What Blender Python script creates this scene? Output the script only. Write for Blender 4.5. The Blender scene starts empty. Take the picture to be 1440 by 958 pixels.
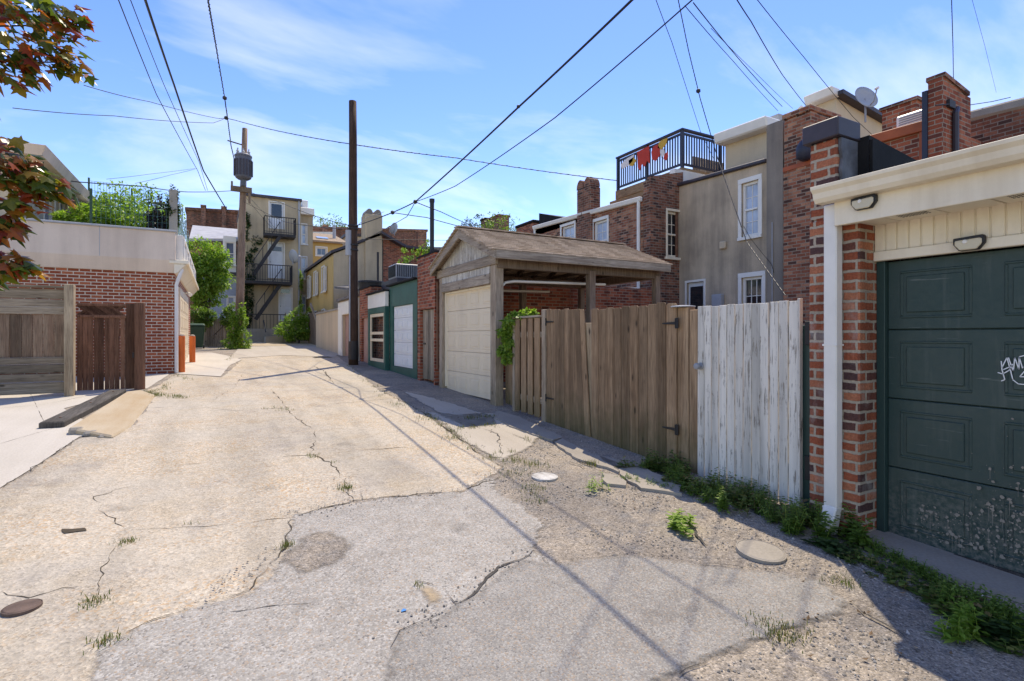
import bpy, bmesh, math, random
from mathutils import Vector, Matrix, noise
from mathutils.geometry import delaunay_2d_cdt
R = random.Random(7)
sc = bpy.context.scene
COL = sc.collection
# ------------------------------------------------------------------ camera frame
F, CX, HY = 750.0, 720.0, 472.0            # focal length, principal column and horizon in photo pixels
EYE = 1.63
TH = math.atan((CX - 305.0) / F)           # yaw of the camera to the right of the alley (+Y)
CT, ST = math.cos(TH), math.sin(TH)
HK = [(-400, -8.0), (-40, -1.8), (-10, -.48), (0, 0), (2.24, .11), (5, .255), (8.5, .43), (13, .60), (17.7, .76), (26, 1.02), (36, 1.28), (60, 1.6), (400, 3.0)]
def h(y):
    for (a, za), (b, zb) in zip(HK, HK[1:]):
        if y <= b: return za + (zb - za) * (y - a) / (b - a)
    return HK[-1][1]
def onX(px, py, X):                        # measured point of the photo on the plane x = X
    k = (px - CX) / F; d = X / (CT * k + ST)
    return Vector((X, (-ST * k + CT) * d, EYE + (HY - py) / F * d))
def onY(px, py, Y):
    k = (px - CX) / F; d = Y / (-ST * k + CT)
    return Vector(((CT * k + ST) * d, Y, EYE + (HY - py) / F * d))
def onG(px, py):
    k = (px - CX) / F; t = (py - HY) / F; d = 5.0
    for _ in range(40):
        d = .5 * d + .5 * (EYE - h((-ST * k + CT) * d)) / t
    return Vector(((CT * k + ST) * d, (-ST * k + CT) * d, h((-ST * k + CT) * d)))
def PD(px, py, d):                         # at a measured distance along the view
    k = (px - CX) / F
    return Vector(((CT * k + ST) * d, (-ST * k + CT) * d, EYE + (HY - py) / F * d))
# ------------------------------------------------------------------ objects
OFF = {}
def tag(o, label=None, cat=None, group=None, kind=None):
    if label: o['label'] = label
    if cat: o['category'] = cat
    if group: o['group'] = group
    if kind: o['kind'] = kind
    return o
def thing(name, label, cat, loc, group=None):
    o = bpy.data.objects.new(name, None); COL.objects.link(o)
    o.empty_display_size = .2
    o.location = loc; OFF[o.name] = Vector(loc)
    return tag(o, label, cat, group)
class MB:
    def __init__(s): s.v = []; s.f = []; s.uvs = {}
    def add(s, vs, fs):
        n = len(s.v); s.v += [Vector(p) for p in vs]; s.f += [tuple(i + n for i in f) for f in fs]; return s
    def box(s, x0, x1, y0, y1, z0, z1):
        if x0 > x1: x0, x1 = x1, x0
        if y0 > y1: y0, y1 = y1, y0
        if z0 > z1: z0, z1 = z1, z0
        return s.add([(x0,y0,z0),(x1,y0,z0),(x1,y1,z0),(x0,y1,z0),(x0,y0,z1),(x1,y0,z1),(x1,y1,z1),(x0,y1,z1)],
                     [(0,3,2,1),(4,5,6,7),(0,1,5,4),(1,2,6,5),(2,3,7,6),(3,0,4,7)])
    def hexa(s, b, t):                     # bottom quad, top quad (counter-clockwise from above)
        return s.add(list(b) + list(t), [(0,3,2,1),(4,5,6,7),(0,1,5,4),(1,2,6,5),(2,3,7,6),(3,0,4,7)])
    def ax(s, axis, c0, c1, a0, a1, z0, z1):
        return s.box(c0, c1, a0, a1, z0, z1) if axis == 'X' else s.box(a0, a1, c0, c1, z0, z1)
    def prism(s, poly, axis, c0, c1):      # poly: (a,z) pairs, extruded along the axis
        n = len(poly)
        P = (lambda c, a, z: (c, a, z)) if axis == 'X' else ((lambda c, a, z: (a, c, z)) if axis == 'Y' else (lambda c, a, z: (a, z, c)))
        vs = [P(c0, a, z) for a, z in poly] + [P(c1, a, z) for a, z in poly]
        fs = [tuple(range(n)), tuple(range(2*n-1, n-1, -1))] + [(i, i+n, (i+1) % n + n, (i+1) % n) for i in range(n)]
        return s.add(vs, fs)
    def beam(s, p, q, w, t, up=(0,0,1)):   # w across, t along 'up'
        p, q = Vector(p), Vector(q); d = (q-p).normalized(); up = Vector(up)
        sd = d.cross(up)
        if sd.length < 1e-4: sd = d.cross(Vector((1,0,0)))
        sd.normalize(); u = sd.cross(d).normalized(); a, b = sd*w/2, u*t/2
        return s.add([p-a-b,p+a-b,p+a+b,p-a+b,q-a-b,q+a-b,q+a+b,q-a+b], [(0,1,2,3),(7,6,5,4),(0,4,5,1),(1,5,6,2),(2,6,7,3),(3,7,4,0)])
    def tube(s, pts, r, n=8, cap=True):
        pts = [Vector(p) for p in pts]; m = len(pts); base = len(s.v)
        rr = r if isinstance(r, (list, tuple)) else [r]*m
        ref = None
        for i, p in enumerate(pts):
            d = (pts[min(i+1, m-1)] - pts[max(i-1, 0)]).normalized()
            if ref is None: ref = Vector((0,0,1)) if abs(d.z) < .9 else Vector((1,0,0))
            a = (ref - d*ref.dot(d)).normalized(); b = d.cross(a); ref = a
            for k in range(n):
                t = 2*math.pi*k/n; s.v.append(p + (a*math.cos(t) + b*math.sin(t))*rr[i])
        for i in range(m-1):
            for k in range(n):
                s.f.append((base+i*n+k, base+i*n+(k+1) % n, base+(i+1)*n+(k+1) % n, base+(i+1)*n+k))
        if cap:
            s.f.append(tuple(base+k for k in range(n-1, -1, -1))); s.f.append(tuple(base+(m-1)*n+k for k in range(n)))
        return s
    def lathe(s, c, prof, n=20, axis='Z'):
        base = len(s.v); c = Vector(c)
        for r, z in prof:
            for k in range(n):
                t = 2*math.pi*k/n; a, b = r*math.cos(t), r*math.sin(t)
                s.v.append(c + (Vector((a, b, z)) if axis == 'Z' else (Vector((z, a, b)) if axis == 'X' else Vector((a, z, b)))))
        for i in range(len(prof)-1):
            for k in range(n):
                s.f.append((base+i*n+k, base+i*n+(k+1) % n, base+(i+1)*n+(k+1) % n, base+(i+1)*n+k))
        s.f.append(tuple(base+k for k in range(n-1, -1, -1))); s.f.append(tuple(base+(len(prof)-1)*n+k for k in range(n)))
        return s
    def rot(s, start, M):                  # transform verts from index start
        for i in range(start, len(s.v)): s.v[i] = M @ s.v[i]
        return s
    def build(s, name, mat, parent=None, bevel=0, smooth=False, uv=True, recalc=True):
        if parent is not None: off = OFF[parent.name]
        else:
            xs = [v.x for v in s.v]; ys = [v.y for v in s.v]; zs = [v.z for v in s.v]
            off = Vector(((min(xs)+max(xs))/2, (min(ys)+max(ys))/2, min(zs)))
        me = bpy.data.meshes.new(name)
        me.from_pydata([tuple(v-off) for v in s.v], [], s.f)
        if recalc:
            bm = bmesh.new(); bm.from_mesh(me); bmesh.ops.recalc_face_normals(bm, faces=bm.faces); bm.to_mesh(me); bm.free()
        if uv:
            l = me.uv_layers.new(name='UVMap')
            for p in me.polygons:
                n = p.normal; ax_ = max(range(3), key=lambda i: abs(n[i]) * (1.0 if i != 2 else .9))
                for li in p.loop_indices:
                    w = me.vertices[me.loops[li].vertex_index].co + off
                    l.data[li].uv = (w.y, w.z) if ax_ == 0 else ((w.x, w.z) if ax_ == 1 else (w.x, w.y))
        if smooth:
            for p in me.polygons: p.use_smooth = True
        me.materials.append(mat)
        o = bpy.data.objects.new(name, me); COL.objects.link(o)
        if parent is not None: o.parent = parent; OFF[o.name] = off
        else: o.location = off; OFF[o.name] = off
        if bevel:
            b = o.modifiers.new('Bevel', 'BEVEL'); b.width = bevel; b.segments = 1; b.limit_method = 'ANGLE'; b.angle_limit = .7
        return o
def struct(name, mb, mat, **k):
    return tag(mb.build(name, mat, **k), kind='structure')
# ------------------------------------------------------------------ node helpers
class G:
    def __init__(s, name):
        s.m = bpy.data.materials.new(name); s.m.use_nodes = True; s.nt = s.m.node_tree
        s.b = s.nt.nodes['Principled BSDF']; s.out = s.nt.nodes['Material Output']
        s._uv = None
    def put(s, sock, v):
        if isinstance(v, bpy.types.NodeSocket): s.nt.links.new(v, sock)
        elif isinstance(v, (tuple, list)) and len(v) == 3 and sock.type == 'RGBA': sock.default_value = (*v, 1)
        else: sock.default_value = v
    def N(s, t, ins=None, **at):
        n = s.nt.nodes.new(t)
        for k, v in at.items(): setattr(n, k, v)
        for k, v in (ins or {}).items(): s.put(n.inputs[k], v)
        return n
    @property
    def uv(s):
        if not s._uv: s._uv = s.N('ShaderNodeTexCoord')
        return s._uv.outputs['UV']
    @property
    def ob(s):
        s.uv; return s._uv.outputs['Object']
    def map(s, vec, scale=(1,1,1), loc=(0,0,0), rot=(0,0,0)):
        return s.N('ShaderNodeMapping', {'Vector': vec, 'Scale': scale, 'Location': loc, 'Rotation': rot}).outputs[0]
    def noise(s, vec, scale, detail=4, rough=.55, dist=0):
        return s.N('ShaderNodeTexNoise', {'Vector': vec, 'Scale': scale, 'Detail': detail, 'Roughness': rough, 'Distortion': dist})
    def vor(s, vec, scale, feature='F1', rand=1):
        return s.N('ShaderNodeTexVoronoi', {'Vector': vec, 'Scale': scale, 'Randomness': rand}, feature=feature)
    def ramp(s, fac, stops, interp='LINEAR'):
        n = s.N('ShaderNodeValToRGB', {'Fac': fac}); cr = n.color_ramp; cr.interpolation = interp
        while len(cr.elements) < len(stops): cr.elements.new(.5)
        for e, (p, c) in zip(cr.elements, stops):
            e.position = p; e.color = (c, c, c, 1) if isinstance(c, (int, float)) else (*c, 1)
        return n.outputs['Color']
    def mix(s, fac, a, b, blend='MIX'):
        n = s.N('ShaderNodeMix', data_type='RGBA', blend_type=blend)
        s.put(n.inputs[0], fac)
        for i, v in ((6, a), (7, b)):
            if isinstance(v, (int, float)): v = (v, v, v)
            s.put(n.inputs[i], v)
        return n.outputs[2]
    def math(s, op, a, b=0.0, c=0.0):
        n = s.N('ShaderNodeMath', operation=op); s.put(n.inputs[0], a); s.put(n.inputs[1], b)
        if op in ('MULTIPLY_ADD', 'SMOOTH_MIN'): s.put(n.inputs[2], c)
        return n.outputs[0]
    def vadd(s, a, b, k=1.0):
        m = s.N('ShaderNodeVectorMath', operation='SCALE'); s.put(m.inputs[0], b); s.put(m.inputs['Scale'], k)
        n = s.N('ShaderNodeVectorMath', operation='ADD'); s.put(n.inputs[0], a); s.put(n.inputs[1], m.outputs[0])
        return n.outputs[0]
    def island(s):
        return s.N('ShaderNodeNewGeometry').outputs['Random Per Island']
    def bump(s, hgt, strength=.4, dist=.01, prev=None):
        n = s.N('ShaderNodeBump', {'Height': hgt, 'Strength': strength, 'Distance': dist})
        if prev is not None: s.put(n.inputs['Normal'], prev)
        return n.outputs[0]
    def done(s, col, rough=.8, normal=None, metal=0, spec=.3):
        s.put(s.b.inputs['Base Color'], col); s.put(s.b.inputs['Roughness'], rough); s.put(s.b.inputs['Metallic'], metal)
        s.put(s.b.inputs['Specular IOR Level'], spec)
        if normal is not None: s.put(s.b.inputs['Normal'], normal)
        return s.m
def mul(c, k): return tuple(min(1, x*k) for x in c)
# ------------------------------------------------------------------ materials
def brick(name, c1, c2, mortar, bw=.215, rh=.076, ms=.009, dark=None, wear=.5, white=0.0, seed=0, wob=.006):
    g = G(name)
    nz = g.noise(g.map(g.uv, loc=(seed, seed, 0)), 14, 3)
    v = g.vadd(g.uv, nz.outputs['Color'], wob)
    b = g.N('ShaderNodeTexBrick', {'Vector': v, 'Color1': (0,0,0), 'Color2': (1,1,1), 'Mortar': (.5,.5,.5), 'Scale': 1.0, 'Mortar Size': ms, 'Mortar Smooth': .3, 'Bias': 0.0, 'Brick Width': bw, 'Row Height': rh})
    dk = dark or mul(c1, .35)
    bc = g.ramp(b.outputs['Color'], [(.0, dk), (.10, dk), (.30, mul(c1, .8)), (.6, c1), (.85, c2), (1, mul(c2, 1.15))])
    fine = g.noise(g.uv, 60, 4)
    bc = g.mix(.7, bc, g.ramp(fine.outputs['Fac'], [(.25, .35), (.75, 1.15)]), 'MULTIPLY')
    big = g.noise(g.map(g.uv, (.7, .45, 1), (seed*3.1, 0, 0)), 1.6, 5, .65)
    col = g.mix(b.outputs['Fac'], bc, g.mix(.5, mortar, g.ramp(fine.outputs['Fac'], [(.3, .5), (.7, 1.1)]), 'MULTIPLY'))
    col = g.mix(wear, col, g.ramp(big.outputs['Fac'], [(.3, .45), (.52, .95), (.75, 1.15)]), 'MULTIPLY')
    stk = g.noise(g.map(g.uv, (1, .10, 1), (seed, 7, 0)), 4.5, 5, .65)
    col = g.mix(wear, col, g.ramp(stk.outputs['Fac'], [(.34, .5), (.5, 1.0)]), 'MULTIPLY')
    if white:
        wn = g.noise(g.map(g.uv, (1, .6, 1), (9, 4, 0)), 2.3, 6, .7)
        col = g.mix(g.math('MULTIPLY', g.ramp(wn.outputs['Fac'], [(.55, 0), (.68, 1)]), white), col, (.6, .56, .5))
    hg = g.math('ADD', g.math('MULTIPLY', b.outputs['Fac'], -1.0), g.math('MULTIPLY', fine.outputs['Fac'], .5))
    return g.done(col, .92, g.bump(hg, .7, .008))
def wood(name, c1, c2, axis='v', moss=0.0, grain=1.0, dark=(.03,.022,.016), seed=0.0, knots=True):
    g = G(name); r = g.island()
    sc_ = (1, .045, 1) if axis == 'v' else (.045, 1, 1)
    off = g.N('ShaderNodeCombineXYZ', {'X': g.math('MULTIPLY', r, 37.0), 'Y': g.math('MULTIPLY', r, 91.0)}).outputs[0]
    v = g.vadd(g.map(g.uv, sc_, (seed, seed, 0)), off, 1)
    fine = g.noise(v, 95*grain, 5, .6, .4); mid = g.noise(v, 14, 3, .5, 1.2)
    big = g.noise(g.vadd(g.uv, off, .3), 1.3, 4, .6)
    col = g.mix(g.ramp(mid.outputs['Fac'], [(.3, 0), (.7, 1)]), c1, c2)
    col = g.mix(.75, col, g.ramp(fine.outputs['Fac'], [(.3, .35), (.5, .9), (.7, 1.25)]), 'MULTIPLY')
    col = g.mix(.8, col, g.ramp(r, [(0, .52), (.5, .95), (1, 1.4)]), 'MULTIPLY')
    col = g.mix(.6, col, g.ramp(big.outputs['Fac'], [(.3, .55), (.6, 1.1)]), 'MULTIPLY')
    if knots:
        kv = g.vor(g.vadd(g.map(g.uv, (1, .42, 1) if axis == 'v' else (.42, 1, 1)), off, .6), 5.2)
        col = g.mix(g.ramp(kv.outputs['Distance'], [(.05, .85), (.13, 0)]), col, dark)
    if moss:
        sep = g.N('ShaderNodeSeparateXYZ', {'Vector': g.ob}).outputs['Z']
        mz = g.math('ADD', sep, g.math('MULTIPLY', g.noise(g.uv, 9, 4).outputs['Fac'], .7))
        col = g.mix(g.math('MULTIPLY', g.ramp(mz, [(.35, 1), (.95, 0)]), moss), col, (.075, .085, .025))
    return g.done(col, .88, g.bump(fine.outputs['Fac'], .5, .006), spec=.2)
def peel(name, paint, under, axis='v', amt=.5):
    g = G(name); r = g.island()
    off = g.N('ShaderNodeCombineXYZ', {'X': g.math('MULTIPLY', r, 31.0), 'Y': g.math('MULTIPLY', r, 57.0)}).outputs[0]
    s1 = (1, .05, 1) if axis == 'v' else (.05, 1, 1)
    v = g.vadd(g.map(g.uv, s1), off, 1)
    n1 = g.noise(v, 70, 6, .72, .6); n2 = g.noise(g.vadd(g.uv, off, .5), 3.0, 5, .65)
    pk = g.math('ADD', n1.outputs['Fac'], g.math('MULTIPLY', n2.outputs['Fac'], .5))
    f = g.ramp(pk, [(.80 + .12*(.5-amt), 0), (.84 + .12*(.5-amt), 1)])
    dirt = g.ramp(g.noise(v, 7, 4).outputs['Fac'], [(.3, .62), (.6, 1.03)])
    col = g.mix(f, g.mix(1, paint, dirt, 'MULTIPLY'), under)
    col = g.mix(.5, col, g.ramp(r, [(0, .85), (1, 1.08)]), 'MULTIPLY')
    return g.done(col, .7, g.bump(g.math('MULTIPLY', f, -1.0), .3, .003), spec=.3)
def plain(name, c, rough=.7, var=.25, scale=3.0, metal=0, spec=.4, bumps=0.0, fine=0.0):
    g = G(name); n = g.noise(g.ob, scale, 5, .6)
    col = g.mix(1.0, c, g.ramp(n.outputs['Fac'], [(.25, 1-var), (.75, 1+var*.5)]), 'MULTIPLY')
    if fine:
        col = g.mix(fine, col, g.ramp(g.noise(g.ob, scale*25, 3).outputs['Fac'], [(.3, .5), (.7, 1.25)]), 'MULTIPLY')
    nm = g.bump(g.noise(g.ob, scale*18, 4).outputs['Fac'], bumps, .01) if bumps else None
    return g.done(col, rough, nm, metal, spec)
def stained(name, c, stain, rough=.85, streak=.7, scale=1.2, bumps=.25, lo=.42, hi=.7, grit=.35):   # walls with vertical runs of dirt
    g = G(name)
    n1 = g.noise(g.map(g.uv, (1, .09, 1)), scale*3.4, 5, .65); n2 = g.noise(g.uv, scale, 5, .6); n3 = g.noise(g.uv, 50, 4)
    f = g.math('MULTIPLY', g.ramp(g.math('ADD', g.math('MULTIPLY', n1.outputs['Fac'], .5), g.math('MULTIPLY', n2.outputs['Fac'], .5)), [(lo, 0), (hi, 1)]), streak)
    col = g.mix(f, c, stain)
    col = g.mix(grit, col, g.ramp(n3.outputs['Fac'], [(.3, .6), (.7, 1.15)]), 'MULTIPLY')
    return g.done(col, rough, g.bump(n3.outputs['Fac'], bumps, .004))
def shingle(name, c1, c2):
    g = G(name)
    b = g.N('ShaderNodeTexBrick', {'Vector': g.uv, 'Color1': (0,0,0), 'Color2': (1,1,1), 'Mortar': (0,0,0), 'Scale': 1.0, 'Mortar Size': .004, 'Brick Width': .16, 'Row Height': .125})
    col = g.mix(b.outputs['Color'], c1, c2)
    n = g.noise(g.uv, 180, 2); n2 = g.noise(g.uv, 2.2, 4)
    col = g.mix(.6, col, g.ramp(n.outputs['Fac'], [(.3, .55), (.7, 1.3)]), 'MULTIPLY')
    col = g.mix(.5, col, g.ramp(n2.outputs['Fac'], [(.3, .65), (.7, 1.15)]), 'MULTIPLY')
    return g.done(col, .95, g.bump(g.math('ADD', b.outputs['Color'], g.math('MULTIPLY', b.outputs['Fac'], -1.0)), .5, .01), spec=.15)
def leafm(name, stops, trans=.45, rough=.5):
    g = G(name); r = g.island()
    col = g.ramp(r, stops)
    t = g.N('ShaderNodeBsdfTranslucent', {'Color': g.mix(1.0, col, (1.0, 1.15, .55), 'MULTIPLY')})
    mx = g.N('ShaderNodeMixShader', {0: trans}); g.done(col, rough, spec=.35)
    g.nt.links.new(g.b.outputs[0], mx.inputs[1]); g.nt.links.new(t.outputs[0], mx.inputs[2]); g.nt.links.new(mx.outputs[0], g.out.inputs[0])
    return g.m
def glassm(name, tint, rough=.06, var=.3):
    g = G(name); n = g.noise(g.uv, 1.4, 3)
    col = g.mix(1.0, tint, g.ramp(n.outputs['Fac'], [(.3, 1-var), (.7, 1+var)]), 'MULTIPLY')
    return g.done(col, rough, g.bump(g.noise(g.uv, 2.5, 2).outputs['Fac'], .05, .02), 0, .9)
M = {}
M['brick_near'] = brick('brick_near', (.44,.12,.058), (.54,.20,.105), (.50,.41,.31), dark=(.12,.06,.055), ms=.0125, wear=.6, seed=1, wob=.022, white=.3)
M['brick_red'] = brick('brick_red', (.40,.095,.042), (.50,.145,.065), (.70,.58,.45), ms=.0115, wear=.25, seed=2, dark=(.34,.08,.036), wob=.003)
M['brick_house'] = brick('brick_house', (.43,.145,.08), (.56,.26,.15), (.39,.31,.23), dark=(.13,.06,.045), ms=.0095, wear=.6, seed=3)
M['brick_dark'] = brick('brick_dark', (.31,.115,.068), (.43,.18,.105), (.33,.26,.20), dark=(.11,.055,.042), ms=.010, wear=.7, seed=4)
M['brick_wall'] = brick('brick_wall', (.42,.105,.052), (.52,.17,.09), (.40,.30,.22), dark=(.20,.06,.04), ms=.009, wear=.6, seed=5)
M['brick_paint'] = brick('brick_paint', (.50,.44,.38), (.58,.52,.46), (.42,.38,.33), dark=(.36,.22,.18), ms=.009, wear=.4, seed=6)
M['wood_grey'] = wood('wood_grey', (.27,.205,.145), (.40,.325,.245), moss=.25)
M['wood_grey_h'] = wood('wood_grey_h', (.23,.18,.135), (.36,.30,.235), 'u')
M['wood_brown'] = wood('wood_brown', (.235,.145,.082), (.395,.265,.16), moss=.5)
M['wood_red'] = wood('wood_red', (.155,.075,.045), (.25,.13,.08))
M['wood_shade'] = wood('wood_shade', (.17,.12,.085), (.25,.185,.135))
M['wood_left_v'] = wood('wood_left_v', (.19,.115,.075), (.28,.20,.135))
M['wood_left_h'] = wood('wood_left_h', (.20,.155,.105), (.34,.275,.20), 'u')
M['wood_tan'] = wood('wood_tan', (.24,.155,.085), (.33,.225,.13), 'u')
M['wood_post'] = wood('wood_post', (.30,.22,.14), (.42,.33,.22))
M['pole_dark'] = wood('pole_dark', (.06,.034,.024), (.10,.06,.042), knots=False)
M['pole_old'] = wood('pole_old', (.24,.15,.10), (.36,.25,.18), knots=False)
M['peel_white'] = peel('peel_white', (.76,.71,.62), (.30,.26,.21), amt=.35)
M['peel_gable'] = peel('peel_gable', (.62,.58,.5), (.28,.23,.18), amt=.75)
M['white'] = plain('white_paint', (.84,.80,.73), .45, .08)
M['white_metal'] = plain('white_metal', (.82,.78,.71), .35, .1)
M['cream'] = stained('cream_paint', (.86,.76,.59), (.46,.34,.2), .45, .6, .9, .03, .5, .72, .06)
M['cream_door'] = stained('cream_door_paint', (.82,.69,.50), (.50,.39,.27), .45, .4, .8, .03, .46, .7, .06)
M['white_door'] = plain('white_door_paint', (.76,.77,.78), .4, .08)
M['green_door'] = stained('green_door_paint', (.024,.056,.050), (.042,.064,.056), .36, .6, .8, .03, .42, .7, .12)
def door_mat():
    g = G('green_door_worn'); n = g.noise(g.uv, 1.3, 5, .65); f = g.noise(g.uv, 26, 5, .7); st = g.noise(g.map(g.uv, (1, .08, 1)), 16, 5, .6)
    z = g.N('ShaderNodeSeparateXYZ', {'Vector': g.uv}).outputs['Y']
    col = g.mix(g.ramp(n.outputs['Fac'], [(.35, 0), (.65, 1)]), (.022,.052,.046), (.040,.066,.058))
    col = g.mix(g.math('MULTIPLY', g.ramp(st.outputs['Fac'], [(.54, 0), (.7, 1)]), .35), col, (.10,.12,.105))
    low = g.math('SUBTRACT', 1.15, g.math('ADD', z, g.math('MULTIPLY', n.outputs['Fac'], .9)))
    d = g.math('MULTIPLY', g.ramp(low, [(.0, 0), (.55, 1)]), g.ramp(f.outputs['Fac'], [(.42, 0), (.62, .75)]))
    col = g.mix(d, col, (.20,.185,.15))
    sc_ = g.noise(g.map(g.uv, (.06, 1, 1), (3, 1, 0)), 40, 4, .6)
    col = g.mix(g.math('MULTIPLY', g.ramp(sc_.outputs['Fac'], [(.66, 0), (.70, 1)]), .35), col, (.22,.24,.22))
    return g.done(col, g.ramp(f.outputs['Fac'], [(.3, .32), (.7, .6)]), g.bump(n.outputs['Fac'], .35, .02), 0, .4)
M['green_door_worn'] = door_mat()
M['green_trim'] = plain('green_trim_paint', (.017,.10,.078), .5, .3)
M['pink'] = plain('dusty_pink', (.46,.27,.22), .6, .15)
M['stucco'] = stained('stucco_tan', (.64,.50,.35), (.28,.225,.17), .95, .9, .6, .4, .40, .60, .5)
M['stucco_dark'] = stained('stucco_grey', (.36,.30,.24), (.17,.15,.13), .95, .85, .7, .3, .38, .62)
M['stucco_pale'] = stained('stucco_pale', (.68,.54,.37), (.46,.37,.27), .9, .6, .7, .2, .4, .65)
M['stucco_end'] = stained('stucco_end', (.62,.49,.32), (.33,.26,.18), .95, .8, .5, .3, .38, .64)
M['yellow'] = stained('yellow_render', (.68,.45,.16), (.46,.31,.13), .9, .5, .6, .2)
M['sidingpink'] = stained('band_render', (.78,.64,.52), (.50,.39,.31), .85, .7, .6, .04, .42, .66, .15)  # stain streaks strengthened to stand in for wire shadows across the band
M['tar'] = plain('black_tar', (.018,.017,.017), .75, .5, 5, spec=.15, bumps=.3)
M['flash'] = plain('tar_flashing', (.13,.13,.14), .5, .9, 5, spec=.4, bumps=.4)
M['cap'] = plain('dark_coping', (.055,.045,.055), .5, .4, 4)
M['black_metal'] = plain('black_metal', (.02,.02,.022), .5, .3)
M['iron'] = plain('painted_iron', (.035,.03,.03), .6, .4)
M['navy'] = plain('navy_paint', (.028,.033,.055), .5, .2)
M['grey_metal'] = plain('grey_metal', (.30,.31,.33), .45, .2, spec=.5)
M['dish'] = plain('dish_grey', (.40,.41,.43), .5, .15)
M['rust'] = plain('rusty_iron', (.20,.095,.055), .85, .5, 8, bumps=.3)
M['copper'] = plain('orange_trim', (.42,.10,.035), .6, .3)
M['orange'] = plain('orange_paint', (.70,.155,.03), .5, .15)
M['bin_green'] = plain('green_plastic', (.03,.075,.04), .5, .15)
M['wire'] = plain('cable_black', (.012,.012,.014), .6, .2)
M['shingle'] = shingle('shingle_brown', (.36,.265,.185), (.60,.465,.34))
M['roof_grey'] = shingle('shingle_grey', (.16,.15,.14), (.25,.235,.22))
M['roof_tan'] = shingle('shingle_tan', (.33,.24,.165), (.42,.33,.24))
M['tin'] = plain('tin_roof', (.42,.41,.40), .5, .3, 2)
M['glass'] = glassm('window_glass', (.10,.135,.21))  # blue of the reflected sky is put into this base colour
M['glass_dark'] = glassm('dark_glass', (.02,.022,.026))
M['glass_pale'] = glassm('sky_curtain_glass', (.40,.47,.58), .12)  # blue-white of sky reflection and curtains painted into the pane colour
M['teal_net'] = plain('green_netting', (.06,.13,.12), .7, .2)
M['lens'] = plain('lamp_lens', (.62,.54,.38), .25, .05, spec=.6)
M['paintmark'] = plain('white_spray', (.78,.78,.76), .6, .05)
M['mud'] = plain('dried_mud', (.30,.26,.21), .9, .3, 30)
M['concrete'] = stained('concrete_grey', (.40,.36,.30), (.22,.2,.175), .95, .7, .8, .4)
M['concrete_warm'] = stained('concrete_warm', (.46,.38,.27), (.36,.24,.12), .95, .8, 1.1, .4)
M['tie'] = wood('tie_timber', (.055,.048,.042), (.10,.09,.08), 'v', knots=False)
M['clay'] = plain('clay_pot', (.36,.2,.13), .85, .3)
LG = [(0, (.06,.115,.018)), (.35, (.13,.22,.035)), (.7, (.20,.31,.055)), (1, (.29,.39,.09))]
M['leaf_green'] = leafm('leaf_green', LG)
M['leaf_bright'] = leafm('leaf_bright', [(0, (.13,.23,.03)), (.5, (.24,.38,.055)), (1, (.38,.48,.11))], .5)
M['leaf_dark'] = leafm('leaf_dark', [(0, (.018,.04,.012)), (.5, (.035,.075,.018)), (1, (.06,.11,.03))], .3)
M['leaf_purple'] = leafm('leaf_purple', [(0, (.04,.03,.045)), (.6, (.075,.06,.085)), (1, (.06,.09,.04))], .3)
M['leaf_maple'] = leafm('leaf_maple', [(0, (.05,.08,.018)), (.35, (.13,.17,.03)), (.5, (.26,.20,.04)), (.68, (.40,.17,.035)), (.86, (.42,.075,.03)), (1, (.26,.045,.03))], .55, .28)
M['bark'] = plain('bark', (.11,.085,.065), .95, .4, 8, bumps=.5)
M['straw'] = leafm('straw', [(0, (.20,.15,.06)), (.6, (.16,.18,.05)), (1, (.09,.15,.03))], .35)
M['flag_red'] = plain('red_cloth', (.55,.05,.03), .8, .15)
M['flag_white'] = plain('white_cloth', (.75,.7,.66), .8, .1)
M['flag_gold'] = plain('gold_cloth', (.6,.36,.05), .8, .1)
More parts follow.
